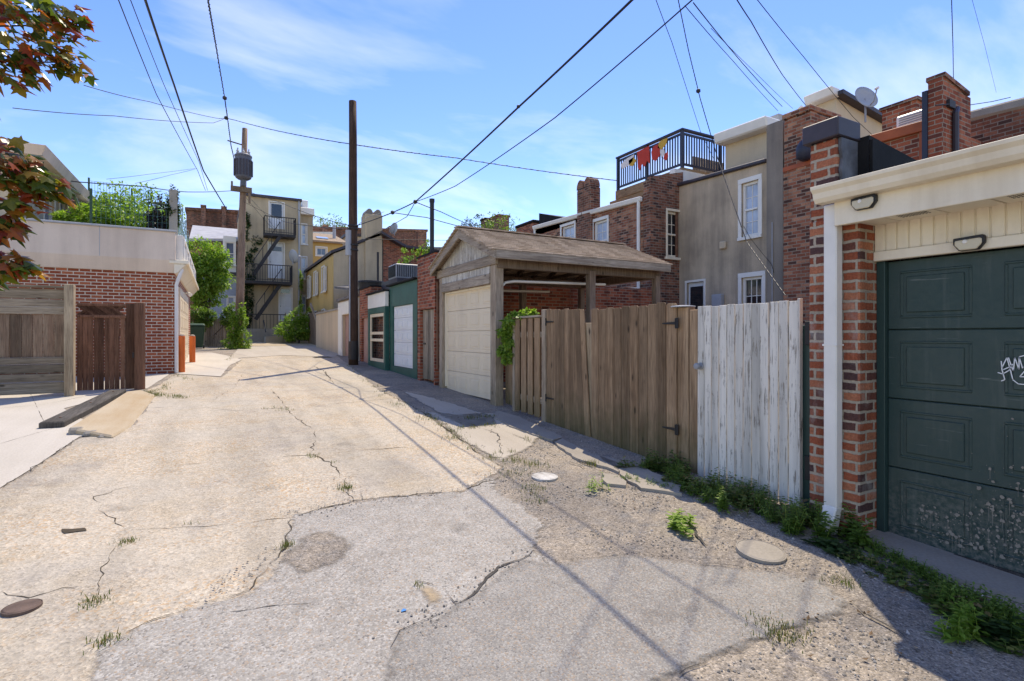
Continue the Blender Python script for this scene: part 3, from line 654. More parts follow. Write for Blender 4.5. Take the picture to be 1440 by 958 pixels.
m = MB(); m.box(4.10, 4.425, -3.6, 2.34, 2.493, 2.50); m.build('soffit_backing', M['tie'], ga)
for k in range(5):
    m = MB(); yb = 1.98-k*.6
    for i in range(9):
        for j in range(4): m.box(4.16+j*.03, 4.172+j*.03, yb-.012-i*.02, yb-.022-i*.02, 2.4675, 2.4695)
    m.build('vent_slot', M['black_metal'], sf)
m = MB(); y = 2.228
while y > -.9:
    m.box(4.405, 4.43, y-.068, y, 2.268, 2.478); m.box(4.41, 4.43, y-.078, y-.068, 2.268, 2.478); y -= .078
m.build('header_boards', M['cream'], ga, bevel=.004)
m = MB(); m.box(4.385, 4.44, -.9, 2.229, 2.195, 2.266); m.build('header_trim', M['cream'], ga, bevel=.005)
m = MB(); m.box(4.43, 4.50, 2.17, 2.229, .10, 2.194); m.build('door_jamb', M['green_door'], ga, bevel=.004)
m = MB(); m.box(4.43, 4.50, -.92, -.85, .10, 2.194); m.build('door_jamb', M['green_door'], ga, bevel=.004)
m = MB(); panel_door(m, 'X', 4.475, -.85, 2.17, .115, 2.19, 4, 5, inset=.085)
gd = m.build('garage_door', M['green_door_worn'], ga, bevel=.005)
m = MB(); m.box(4.462, 4.5, -.85, 2.17, .09, .116); m.build('bottom_seal', M['tie'], gd)
m = MB(); rs = random.Random(11)                                     # mud thrown up against the door
def blob(m, y, z, r, x, rs):
    n = 9; b = len(m.v); k = [r*rs.uniform(.55, 1.25) for _ in range(n)]
    m.v += [Vector((x, y+k[i]*math.cos(6.283*i/n), z+k[i]*math.sin(6.283*i/n))) for i in range(n)]
    m.f.append(tuple(range(b, b+n)))
nb = 0
while nb < 800:
    y = 1.98-abs(rs.gauss(.62, .34)); z = .18+abs(rs.gauss(0, .3))
    if y < .2 or y > 2.12 or z > 1.0+.15*rs.random(): continue
    if z > .42 and abs(y-1.36) > .22+rs.random()*.12: continue
    r = rs.choice([.0015, .002, .002, .003, .003, .004, .005, .007, .009, .013]) * (1 if z < .7 else .8)
    blob(m, y, z, r, 4.4565-nb*2e-6, rs); nb += 1
    if r > .007 and rs.random() < .4:
        L = rs.uniform(.03, .14); m.add([(4.4567-nb*2e-6, y-.0013, z), (4.4567-nb*2e-6, y+.0013, z), (4.4567-nb*2e-6, y+.0006, z-L), (4.4567-nb*2e-6, y-.0006, z-L)], [(0,1,2,3)])
tag(m.build('mud_splash', M['mud'], gd, recalc=False), kind='stuff')
def strokes(m, lines, w, X):
    for ln in lines:
        for a, b in zip(ln, ln[1:]):
            a, b = Vector((0, *a)), Vector((0, *b)); d = (b-a); d.normalize(); s_ = Vector((0, -d.z, d.y))*w/2
            m.add([Vector((X, 0, 0))+q for q in (a-s_, b-s_, b+s_, a+s_)], [(0,1,2,3)])
GP = lambda pts: [(lambda p: (p.y, p.z))(onX(px, py, 4.456)) for px, py in pts]
m = MB(); strokes(m, [GP([(1403,524), (1410,526), (1419,521), (1424,512)]), GP([(1408,508), (1409,520), (1413,534), (1408,536)]), GP([(1409,517), (1416,503), (1421,521), (1424,533)]), GP([(1411,520), (1420,516)]), GP([(1418,503), (1425,522), (1427,503), (1433,520), (1433,502), (1438,518)]), GP([(1424,534), (1432,540), (1442,541), (1446,530), (1441,522), (1434,530), (1446,530)]), GP([(1433,502), (1441,500), (1446,508), (1440,517)])], .006, 4.456)
m.build('graffiti', M['paintmark'], gd, recalc=False)
def flood(px, py, X, sc_=1.0):
    p = onX(px, py, X); m = MB(); w_, hh = .085*sc_, .05*sc_
    o = [(p.y-w_*1.0, p.z+hh*.72), (p.y-w_*.9, p.z+hh), (p.y+w_*1.0, p.z+hh*.85), (p.y+w_*1.0, p.z+hh*.05), (p.y+w_*.62, p.z-hh*.9), (p.y-w_*.62, p.z-hh*.9), (p.y-w_*1.0, p.z-hh*.05)]
    m.prism(o, 'X', X-.035, X-.0005); f = m.build('floodlight', M['black_metal'], ga, bevel=.004)
    m = MB(); m.prism([(p.y+(a-p.y)*.86, p.z-.008+(z-p.z)*.76) for a, z in o], 'X', X-.045, X-.034); m.build('lens', M['lens'], f, bevel=.006)
    m = MB(); m.lathe((X-.052, p.y+.015, p.z+.012), [(.012, 0), (.015, .006), (.004, .012)], 10, 'X'); m.build('sensor', M['white'], f)
flood(1217, 286, 4.075); flood(1365, 343, 4.385)
m = MB()
for a, b in (((4.145, 2.395, .30), (4.145, 2.395, 2.64)),): m.box(4.105, 4.19, 2.345, 2.445, .32, 2.635)
m.hexa([(4.02, 2.345, .14), (4.11, 2.335, .12), (4.11, 2.455, .12), (4.02, 2.445, .14)], [(4.105, 2.345, .33), (4.19, 2.345, .33), (4.19, 2.445, .33), (4.105, 2.445, .33)])
ds = m.build('downspout', M['white_metal'], ga, bevel=.008)
for z in (.30, 1.55): m = MB(); m.box(4.101, 4.195, 2.340, 2.450, z, z+.015); m.build('strap', M['white_metal'], ds)
m = MB(); m.hexa([(4.10, -3.6, 2.74), (10.5, -3.6, 2.25), (10.5, 2.28, 2.25), (4.10, 2.28, 2.74)], [(4.10, -3.6, 2.80), (10.5, -3.6, 2.35), (10.5, 2.28, 2.35), (4.10, 2.28, 2.80)]); m.build('roof', M['tar'], ga)
# ------------------------------------------------------------------ the fence line: posts, gates, board panels
def planks(mb, X, y0, y1, z0, z1, n, rnd, t=.019, gap=.004, skew=0, dog=.02, jz=.012, z0b=None, z1b=None, lean=None):
    W = (y1-y0)/n
    for i in range(n):
        f = (i+.5)/n; zb = z0+(((z0b if z0b is not None else z0))-z0)*f; zt = z1+(((z1b if z1b is not None else z1))-z1)*f
        a, b = y0+i*W+gap/2, y0+(i+1)*W-gap/2; zt += rnd.uniform(-jz, jz); zb += rnd.uniform(-jz, jz)*.6; xx = X+rnd.uniform(-.004, .004)
        poly = [(a, zb), (b, zb), (b, zt-dog), (b-dog, zt), (a+dog, zt), (a, zt-dog)] if dog else [(a, zb), (b, zb), (b, zt), (a, zt)]
        if not lean: wp = rnd.gauss(0, .004); poly = [(p+wp*(q-zb)/(zt-zb), q) for p, q in poly]
        if lean: L = lean(i, n); poly = [(p+L*(q-zb)/(zt-zb), q) for p, q in poly]
        mb.prism(poly, 'X', xx, xx+t)
def post(name, label, x0, x1, y0, y1, z0, z1, mat, cap=None, cat='post'):
    t = thing(name, label, cat, ((x0+x1)/2, (y0+y1)/2, z0))
    m = MB(); m.box(x0, x1, y0, y1, z0-.05, z1); m.build('shaft', M[mat], t, bevel=.006)
    if cap:
        m = MB(); cap(m, x0, x1, y0, y1, z1); m.build('post_cap', M[cap.mat], t, bevel=.004)
    return t
rp = random.Random(21)
# white gate
wg = thing('plank_gate', 'tall plank gate with flaking white paint and a round knob, beside the brick pillar', 'gate', (4.33, 3.3, .15))
m = MB(); planks(m, 4.315, 2.785, 3.875, .17, 1.93, 12, rp, t=.02, gap=.008, dog=0, jz=.006, z1b=1.925, z0b=.17); m.build('planks', M['peel_white'], wg, bevel=.003)
m = MB(); m.box(4.30, 4.345, 2.760, 2.782, .17, 1.945); m.build('edge_strip', M['peel_white'], wg, bevel=.003)
for z in (.45, 1.65): m = MB(); m.box(4.336, 4.375, 2.80, 3.86, z, z+.09); m.build('rail', M['wood_grey_h'], wg)
kp = onX(985, 515, 4.31); m = MB(); m.lathe((4.235, kp.y, kp.z), [(.012, 0), (.030, .006), (.034, .024), (.028, .040), (.014, .046), (.014, .066), (.036, .068), (.036, .078)], 16, 'X'); m.build('knob', M['grey_metal'], wg, smooth=False)
def flat_cap(m, x0, x1, y0, y1, z): m.lathe(((x0+x1)/2, (y0+y1)/2, z), [(.10, .002), (.13, .004), (.13, .016), (.06, .024)], 18)
flat_cap.mat = 'dish'
post('gate_post', 'brown jamb board between the white gate and the hinge post', 4.34, 4.42, 3.885, 4.0, h(3.9), 1.90, 'wood_brown')
post('gate_post', 'brown hinge post with a pale round lid on top, right of the wooden gate', 4.336, 4.44, 4.006, 4.25, h(4), 1.93, 'wood_brown', flat_cap)
gp2 = post('gate_post', 'slim dark green metal post squeezed between white gate and brick pillar', 4.35, 4.42, 2.64, 2.84, h(2.6), 1.72, 'green_door')
for z in (.42, 1.55): m = MB(); m.box(4.325, 4.352, 2.655, 2.735, z, z+.2); m.build('bracket', M['black_metal'], gp2, bevel=.004)
# double wooden gate
def hinge(root, y, z, s_, X):
    m = MB(); m.prism([(y, z-.014), (y+s_*.19, z-.006), (y+s_*.20, z+.002), (y+s_*.19, z+.010), (y, z+.018)], 'X', X-.012, X-.003); m.box(X-.014, X-.003, y-s_*.035, y, z-.055, z+.06)
    m.tube([(X-.014, y, z-.05), (X-.014, y, z+.055)], .008, 8); m.build('hinge', M['black_metal'], root)
g1 = thing('wooden_gate', 'brown dog-eared wooden gate leaf hanging straight on long black hinges', 'gate', (4.33, 4.7, .25))
m = MB(); planks(m, 4.31, 4.15, 5.64, .22, 1.99, 10, rp, t=.02, gap=.004, z0b=.26, z1b=1.975); m.build('planks', M['wood_brown'], g1, bevel=.003)
m = MB()
for z in (.5, 1.7): m.box(4.332, 4.372, 4.26, 5.59, z, z+.09)
m.beam((4.352, 4.3, .6), (4.352, 5.5, 1.68), .04, .09); m.build('rail', M['wood_grey_h'], g1)
for z in (.62, 1.76): hinge(g1, 4.15, z, 1, 4.31)
g2 = thing('wooden_gate', 'sagging wooden gate leaf whose boards lean over, left of the straight leaf', 'gate', (4.33, 5.9, .3))
m = MB(); planks(m, 4.30, 5.65, 6.71, .27, 1.985, 9, rp, t=.02, gap=.001, z0b=.33, z1b=2.02, lean=lambda i, n: .15*max(0, (5.5-i)/5.5)**1.3, dog=.015); m.build('planks', M['wood_brown'], g2, bevel=.003)
for z in (.55, 1.72): m = MB(); m.box(4.322, 4.36, 5.82, 6.71, z, z+.09); m.build('rail', M['wood_tan'], g2)
for z in (.7, 1.83): hinge(g2, 6.71, z, -1, 4.30)
def no_cap(): pass
post('gate_post', 'leaning grey post carrying the sagging gate leaf', 4.275, 4.365, 6.715, 6.812, h(6.4), 2.02, 'wood_grey')
post('gate_post', 'pale new timber post seen in the gap between the two gate leaves', 4.335, 4.42, 5.60, 5.80, h(5.4), 1.80, 'wood_post')
# board-on-board panel
bf = thing('board_fence', 'short fence panel of spaced boards with a top rail, left of the sagging gate', 'fence', (4.3, 6.9, h(6.9)))
m = MB()
for i in range(4): y = 6.82+i*.2; m.box(4.24, 4.262, y, y+.145, h(y)+.05, 1.90)
for i in range(4): y = 6.80+i*.2+.08; m.box(4.300, 4.320, y, y+.19, h(y)+.05, 1.89)
m.build('boards', M['wood_brown'], bf, bevel=.004)
m = MB(); m.box(4.22, 4.37, 6.80, 7.63, 1.905, 1.935); m.box(4.264, 4.298, 6.80, 7.6, 1.6, 1.69); m.box(4.264, 4.298, 6.80, 7.6, .6, .69); m.build('rail', M['wood_grey_h'], bf, bevel=.004)
m = MB(); m.box(4.25, 4.34, 7.60, 7.67, h(7.6), 1.92); m.build('post', M['wood_grey'], bf, bevel=.005)
b2 = thing('board_fence', 'mossy upright boards set back between the timber garage and the spaced-board panel', 'fence', (4.4, 7.7, h(7.7)))
m = MB(); planks(m, 4.385, 7.67, 8.17, h(7.7)+.06, 1.92, 5, rp, t=.02, dog=0, jz=.01); m.build('boards', M['wood_brown'], b2, bevel=.003)
for z in (.75, 1.7): m = MB(); m.box(4.41, 4.45, 7.67, 8.16, z, z+.09); m.build('rail', M['wood_grey_h'], b2)
m = MB(); m.box(4.365, 4.38, 7.74, 7.84, 1.22, 1.245); m.tube([(4.355, 7.76, 1.20), (4.355, 7.76, 1.27)], .008, 8); m.build('latch', M['black_metal'], b2)
# ------------------------------------------------------------------ open timber garage with the gable
cz = h(9.3)
cp = thing('carport', 'weathered timber carport with a shingled gable roof and a cream sectional door', 'carport', (6, 9.4, cz))
YA, YB, YR, ZE, ZR, X0, X1 = 7.92, 10.95, 9.42, 3.02, 3.64, 4.02, 8.05
for (x, y, a) in ((4.2, 8.18, .2), (4.2, 10.66, .17), (6.18, 8.12, .14), (8.0-.14, 8.12, .13), (6.18, 10.7, .13), (8.0-.14, 10.7, .13)):
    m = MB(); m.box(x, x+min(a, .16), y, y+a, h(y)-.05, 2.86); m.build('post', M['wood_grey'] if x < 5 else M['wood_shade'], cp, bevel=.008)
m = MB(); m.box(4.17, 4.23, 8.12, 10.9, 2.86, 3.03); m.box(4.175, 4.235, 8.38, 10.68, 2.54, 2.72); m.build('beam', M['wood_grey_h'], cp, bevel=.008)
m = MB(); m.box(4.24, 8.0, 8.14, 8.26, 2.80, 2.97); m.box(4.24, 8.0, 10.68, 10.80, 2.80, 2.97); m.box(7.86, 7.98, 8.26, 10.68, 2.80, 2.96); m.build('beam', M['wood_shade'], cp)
m = MB(); zr = lambda y: ZE + (ZR-ZE)*(1-abs(y-YR)/(YR-YA if y < YR else YB-YR))
y = 8.2
while y < 10.7:
    y1 = min(y+.095, 10.72); m.prism([(y+.004, 3.032), (y1, 3.032), (y1, zr(y1)-.05), (y+.004, zr(y)-.05)], 'X', 4.20, 4.222); y = y1
y = 8.4
while y < 10.64: m.box(4.20, 4.222, y+.004, y+.095, 2.722, 2.858); y += .095
m.build('gable_boards', M['peel_gable'], cp, bevel=.003)
m = MB()
m.hexa([(4.03, YA-.02, ZE-.10), (4.03, YR, ZR-.15), (4.07, YR, ZR-.15), (4.07, YA-.02, ZE-.10)], [(4.03, YA-.02, ZE+.06), (4.03, YR, ZR+.015), (4.07, YR, ZR+.015), (4.07, YA-.02, ZE+.06)])
m.hexa([(4.03, YR, ZR-.15), (4.03, YB+.02, ZE-.10), (4.07, YB+.02, ZE-.10), (4.07, YR, ZR-.15)], [(4.03, YR, ZR+.015), (4.03, YB+.02, ZE+.06), (4.07, YB+.02, ZE+.06), (4.07, YR, ZR+.015)])
m.box(4.07, X1, YA-.03, YA+.0, ZE-.10, ZE+.045); m.box(4.07, X1, YB, YB+.03, ZE-.10, ZE+.045); m.build('bargeboard', M['wood_grey_h'], cp, bevel=.006)
m = MB()                                                             # roof deck of overlapping courses
for (ya, sgn) in ((YA, 1), (YB, -1)):
    L = abs(YR-ya); n = 13
    for i in range(n):
        f0, f1 = i/n, (i+1)/n; p0, p1 = ya-sgn*.035+sgn*L*f0*1.0, ya+sgn*L*f1
        z0, z1 = ZE+.052+(ZR-ZE)*f0+.014, ZE+.052+(ZR-ZE)*f1
        q = [(X0-.03, p0, z0), (X1+.05, p0, z0), (X1+.05, p1, z1), (X0-.03, p1, z1)]
        b = [(x, y_, z-.022) for x, y_, z in q]
        if sgn < 0: q = q[::-1]; b = b[::-1]
        m.hexa(b, q)
m.beam((X0-.03, YR, ZR+.065), (X1+.05, YR, ZR+.065), .2, .025)
m.build('roof', M['shingle'], cp)
m = MB(); n = 9
for i in range(n):
    x = 4.4+i*.44
    for ya, sgn in ((YA, 1), (YB, -1)): m.beam((x, ya, ZE+.0), (x, YR, ZR-.03), .04, .11, (0,0,1))
    if i % 2 == 0: m.box(x+.03, x+.07, 8.0, 10.85, 2.985, 3.06)
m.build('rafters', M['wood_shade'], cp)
m = MB(); panel_door(m, 'X', 4.30, 8.39, 10.66, h(8.4)+.05, 2.545, 5, 4, inset=.07, rel=.008); m.build('garage_door', M['cream_door'], cp, bevel=.004)
m = MB(); m.box(4.262, 4.31, 8.381, 8.405, .5, 2.54); m.box(4.262, 4.31, 10.62, 10.658, .55, 2.54); m.box(4.262, 4.31, 8.405, 10.62, 2.50, 2.54); m.build('door_jamb', M['cream'], cp)
for yt in (8.50, 10.56):
    m = MB(); m.tube([(4.42, yt, .7), (4.42, yt, 2.35), (4.47, yt, 2.50), (4.57, yt, 2.59), (4.75, yt, 2.62), (6.85, yt, 2.66)], .026, 6); m.build('door_track', M['white_metal'], cp)
m = MB(); m.tube([(4.20, 10.93, 2.8), (4.20, 10.93, .9)], .03, 8); m.build('rain_pipe', M['rust'], cp)
# brick boundary wall behind the carport, with the raised end
bw = thing('brick_wall', 'dark red brick boundary wall running back behind the carport to the houses', 'wall', (7, 11.3, h(11)))
m = MB(); m.box(4.62, 10.85, 11.12, 11.38, h(11), 2.92); m.build('wall', M['brick_wall'], bw)
m = MB(); m.box(8.3, 10.85, 11.10, 11.119, h(11), 2.3); m.build('whitewash', M['brick_paint'], bw)
bp = thing('brick_shed', 'narrow red brick shed front with a flat top, left of the timber carport', 'shed', (4.4, 11.7, h(11.7)))
m = MB(); facade(m, 'X', 4.2, 11.1, 12.26, h(11.5)-.1, 3.46, [(11.16, 12.06, .3, 2.24)], t=.2); body(m, 'X', 4.2, 11.1, 12.26, h(11.5)-.1, 3.46, 1.7, t=.2); m.build('wall', M['brick_wall'], bp)
m = MB(); m.box(4.18, 5.92, 11.08, 12.28, 3.462, 3.50); m.build('roof', M['tar'], bp)
m = MB(); planks(m, 4.26, 11.17, 12.05, .62, 2.23, 8, rp, t=.02, dog=0); dd = m.build('plank_door', M['wood_grey'], bp, bevel=.003)
m = MB(); m.box(4.245, 4.259, 11.85, 11.98, 1.42, 1.46); m.build('latch', M['black_metal'], dd)
vq = onX(607.5, 280, 4.6); m = MB(); m.tube([(4.6, vq.y, 3.45), (4.6, vq.y, vq.z-.06)], .052, 14); m.tube([(4.6, vq.y, vq.z-.08), (4.6, vq.y, vq.z)], .064, 14); m.build('vent_pipe', M['black_metal'], bp)
# ------------------------------------------------------------------ green garage
gg = thing('green_garage', 'low flat-roofed garage trimmed in green with a white panel door and a screened bay', 'garage', (4.5, 14.4, h(14.4)))
b0 = h(14)-.05
m = MB(); facade(m, 'X', 4.2, 12.30, 14.62, b0, 2.98, [(12.62, 14.34, .80, 2.42)], t=.1); body(m, 'X', 4.2, 12.30, 14.62, b0, 2.98, 4, t=.12); m.build('wall', M['green_trim'], gg)
m = MB(); panel_door(m, 'X', 4.245, 12.63, 14.33, .81, 2.41, 5, 4, inset=.05, rel=.014); m.build('garage_door', M['white_door'], gg, bevel=.004)
m = MB(); X = 4.08
m.box(X, X+.12, 14.64, 14.80, b0, 2.45); m.box(X, X+.12, 16.38, 16.58, b0, 2.45); m.box(X, X+.12, 14.80, 16.38, 2.28, 2.45); m.box(X, X+.12, 14.80, 16.38, b0, .86); m.build('bay_frame', M['green_trim'], gg, bevel=.006)
m = MB(); m.box(X, X+.1, 14.64, 16.58, 2.452, 2.86); m.build('bay_fascia', M['white'], gg, bevel=.005)
m = MB(); m.box(4.32, 8.1, 14.64, 16.58, b0, 2.86); m.build('bay_wall', M['brick_dark'], gg)
m = MB()
for a, b in ((14.81, 14.90), (16.28, 16.37)): m.box(X+.02, X+.06, a, b, .87, 2.27)
m.box(X+.02, X+.06, 14.90, 16.28, 2.18, 2.27); m.box(X+.02, X+.06, 14.90, 16.28, .87, .96); m.box(X+.02, X+.06, 14.90, 16.28, 1.46, 1.54); m.box(X+.02, X+.06, 14.90, 16.28, 1.66, 1.74)
sd = m.build('screen_door', M['cream_door'], gg)
m = MB()
for i in range(9): y = 14.98+i*.15; m.box(X+.035, X+.045, y-.006, y+.006, .96, 2.18)
m.build('screen_bars', M['iron'], sd)
m = MB(); m.box(4.10, 8.2, 12.26, 14.64, 2.982, 3.03); m.box(4.02, 8.2, 14.645, 16.62, 2.865, 2.915); m.build('roof', M['tar'], gg, bevel=.006)
m = MB(); m.box(4.5, 8.0, 14.9, 16.55, 2.915, 3.28); m.build('roof_hatch', M['cap'], gg)
AX, AY, AZ = 4.95, 15.65, 3.28
ac = thing('air_conditioner', 'grey louvred air conditioner unit standing on the green garage roof', 'air conditioner', (AX, AY, AZ))
m = MB(); m.box(AX-.38, AX+.38, AY-.4, AY+.4, AZ+.03, AZ+.46); m.build('casing', M['grey_metal'], ac, bevel=.02)
m = MB()
for i in range(13): m.box(AX-.395, AX-.381, AY-.36+i*.057, AY-.335+i*.057, AZ+.08, AZ+.42)
for i in range(13): m.box(AX-.35+i*.056, AX-.325+i*.056, AY-.415, AY-.401, AZ+.08, AZ+.42)
m.build('louvre_grille', M['black_metal'], ac)
m = MB(); m.lathe((AX, AY, AZ+.46), [(.32, .002), (.32, .025), (.1, .04)], 20); m.build('fan_guard', M['black_metal'], ac)
for x in (AX-.34, AX+.28):
    for y in (AY-.36, AY+.3): m = MB(); m.box(x, x+.06, y, y+.06, AZ, AZ+.03); m.build('foot', M['black_metal'], ac)
# brick pier and pink garage beyond
pb = thing('brick_garage', 'narrow brick bay with a faded pink door, between dark pole and green garage', 'garage', (4.4, 17.2, h(17)))
m = MB(); facade(m, 'X', 4.2, 16.64, 18.15, .6, 3.15, [(17.0, 17.9, .6, 2.2)], t=.15); body(m, 'X', 4.2, 16.64, 18.15, .6, 3.15, 3.5, t=.15); m.build('wall', M['brick_wall'], pb)
m = MB(); m.box(4.27, 4.33, 17.0, 17.9, .7, 2.2); m.build('door', M['pink'], pb)
m = MB(); m.box(4.16, 7.7, 16.62, 18.17, 3.152, 3.2); m.build('roof', M['tar'], pb)
pg = thing('pink_garage', 'white framed garage with a dusty pink door, beside the dark pole', 'garage', (4.4, 20, h(20)))
m = MB(); facade(m, 'X', 4.2, 18.25, 21.6, .6, 2.95, [(18.65, 20.9, .6, 2.4)], t=.15); body(m, 'X', 4.2, 18.25, 21.6, .6, 2.95, 3.6, t=.15); m.build('wall', M['stucco_pale'], pg)
m = MB(); m.box(4.15, 4.199, 18.25, 18.64, .6, 2.9); m.box(4.15, 4.199, 20.91, 21.6, .6, 2.9); m.box(4.148, 4.199, 18.64, 20.91, 2.42, 2.9); m.build('frame', M['white'], pg, bevel=.01)
m = MB(); panel_door(m, 'X', 4.29, 18.66, 20.89, .85, 2.39, 4, 3, rel=.008); m.build('garage_door', M['pink'], pg)
m = MB(); m.box(4.08, 7.8, 18.22, 21.65, 2.955, 3.05); m.build('roof', M['roof_grey'], pg)
tb = thing('water_butt', 'black plastic tub standing on the flat roof of the pink garage', 'tub', (4.9, 19.5, 3.05))
m = MB(); m.lathe((4.9, 19.5, 3.05), [(.36, 0), (.40, .02), (.45, .46), (.48, .47), (.48, .52), (.43, .52)], 22); m.build('tub', M['black_metal'], tb)
m = MB(); m.lathe((4.9, 19.5, 3.57), [(.485, .0), (.47, .03), (.1, .06)], 22); m.build('lid', M['black_metal'], tb)
cw = thing('garden_wall', 'cream rendered wall at the far end of the garages, beside the stair fence', 'wall', (4.4, 24, h(24)))
m = MB(); m.box(4.25, 4.5, 21.75, 27.5, .8, 2.65); m.build('wall', M['stucco_pale'], cw)
m = MB(); m.box(4.2, 4.55, 21.7, 27.55, 2.652, 2.73); m.build('coping', M['concrete'], cw)
# ------------------------------------------------------------------ stucco house behind the gates
gy = h(9)
def roofline(p1, p2, X): 
    a, b = onX(*p1, X), onX(*p2, X)
    return lambda y: a.z + (b.z-a.z)*(y-a.y)/(b.y-a.y)
XS = 12.0
sh = thing('row_house', 'grey tan stucco house rear with white sash windows and a dark coping', 'house', (XS+1, 9.7, gy))
W1 = (onX(1067, 330, XS), onX(1043, 259, XS)); W2 = (onX(1072, 421, XS), onX(1043, 391, XS)); D1 = (onX(990, 424, XS), onX(966, 398, XS))
yA, yB = onX(1079, 300, XS).y, onX(949, 300, XS).y
holes = [(W1[0].y, W1[1].y, W1[0].z, W1[1].z), (W2[0].y, W2[1].y, 1.75, W2[1].z), (D1[0].y, D1[1].y, gy+.15, D1[1].z)]
rl = roofline((950, 264), (1078, 229), XS); ztop = (rl(yA)+rl(yB))/2
m = MB(); facade(m, 'X', XS, yA, yB, gy-.2, ztop, holes, top=rl); body(m, 'X', XS, yA, yB, gy-.2, ztop, 9, top=rl); m.build('wall', M['stucco'], sh)
m = MB(); m.hexa([(XS-.09, yA, rl(yA)), (XS+3, yA, rl(yA)), (XS+3, yB, rl(yB)), (XS-.09, yB, rl(yB))], [(XS-.09, yA, rl(yA)+.1), (XS+3, yA, rl(yA)+.1), (XS+3, yB, rl(yB)+.1), (XS-.09, yB, rl(yB)+.1)]); m.build('coping', M['cap'], sh, bevel=.02)
window(sh, 'X', XS, *holes[0], glass='glass_pale', cols=2, rows=4, case=.1)
window(sh, 'X', XS, *holes[1], glass='glass_dark', cols=3, rows=3, rail=False, case=.1)
door(sh, 'X', XS, *holes[2], mat='white_door', light=(.68, .95), panels=((.1, .55),))
XC = XS-.12; yc0, yc1 = onX(1101, 300, XC).y, onX(1078, 300, XC).y
m = MB(); m.box(XC, XS+9, yc0, yc1, gy-.2, onX(1090, 172, XC).z); m.build('chase', M['stucco_dark'], sh)
# third storey set back, with its white cornice
XT = 13.4; t0, t1 = onX(1088, 220, XT).y, onX(1020, 220, XT).y; tl = roofline((1012, 207), (1082, 184), XT); zb = rl(yA)-.2
m = MB(); body(m, 'X', XT, t0, t1, zb, tl(t0), 7, t=0, top=tl); m.build('upper_wall', M['stucco_pale'], sh)
m = MB(); m.hexa([(XT-.35, t0-.05, tl(t0)), (XT+7, t0-.05, tl(t0)), (XT+7, t1+.12, tl(t1)), (XT-.35, t1+.12, tl(t1))], [(XT-.42, t0-.05, tl(t0)+.3), (XT+7, t0-.05, tl(t0)+.3), (XT+7, t1+.12, tl(t1)+.3), (XT-.42, t1+.12, tl(t1)+.3)]); m.build('cornice', M['white_metal'], sh, bevel=.04)
m = MB(); m.box(XT+.5, XT+3, t1-1.4, t1+.2, tl(t1)+.31, tl(t1)+.55); m.build('roof_curb', M['tin'], sh)
m = MB(); pw = [(onY(948, 228, yB+.15), onY(1012, 229, yB+.15))][0]
m.box(XS+.0, XS+3.2, yB+.0, yB+.22, 3.0, onX(960, 236, 12.5).z-.14); m.build('parapet', M['white'], sh, bevel=.01)
m = MB(); m.tube([(XS-.06, yB-.12, rl(yB)-.1), (XS-.06, yB-.12, gy+.1)], .045, 8); m.build('drain_pipe', M['rust'], sh)
m = MB(); p = onX(1086, 330, XC-.02); m.tube([p+Vector((0,0,.3)), (p.x, p.y, gy+1.5)], .015, 6); m.build('conduit', M['dish'], sh)
m = MB(); p = D1[0].y-.5; m.hexa([(XS-.9, p-.1, 2.02), (XS, p-.1, 2.22), (XS, p+.5, 2.22), (XS-.9, p+.5, 2.02)], [(XS-.9, p-.1, 2.06), (XS, p-.1, 2.27), (XS, p+.5, 2.27), (XS-.9, p+.5, 2.06)]); m.build('porch_roof', M['wood_shade'], sh)
# ------------------------------------------------------------------ brick chimney pier and the house right of it
XP = 11.6
bh = thing('row_house', 'tall brick party wall with chimney stump, right of the stucco house', 'house', (XP+1, 7.2, gy))
p0, p1 = onX(1142, 300, XP), onX(1101, 300, XP)
m = MB(); m.box(XP, XP+10, p0.y-1.2, p1.y-.01, gy-.2, onX(1120, 232, XP).z); m.build('wall', M['brick_house'], bh)
m = MB(); m.box(XP+.0, XP+1.1, p0.y+.02, p1.y-.02, onX(1120, 232, XP).z, onX(1120, 163, XP).z); m.box(XP-.05, XP+1.15, p0.y-.0, p1.y+.0, onX(1120, 163, XP).z, onX(1120, 155, XP).z); m.build('chimney', M['brick_house'], bh, bevel=.02)
m = MB(); m.box(XP-.02, XP+.0, p0.y+.0, p1.y-.01, onX(1120, 237, XP).z, onX(1120, 231, XP).z); m.build('trim', M['copper'], bh)
m = MB(); q = onX(1131, 212, XP-.12); 
m.lathe((q.x, q.y, q.z-.22), [(.07, 0), (.16, .06), (.17, .3), (.10, .42), (.03, .48)], 12); m.build('tarp_cap', M['navy'], bh, smooth=True)
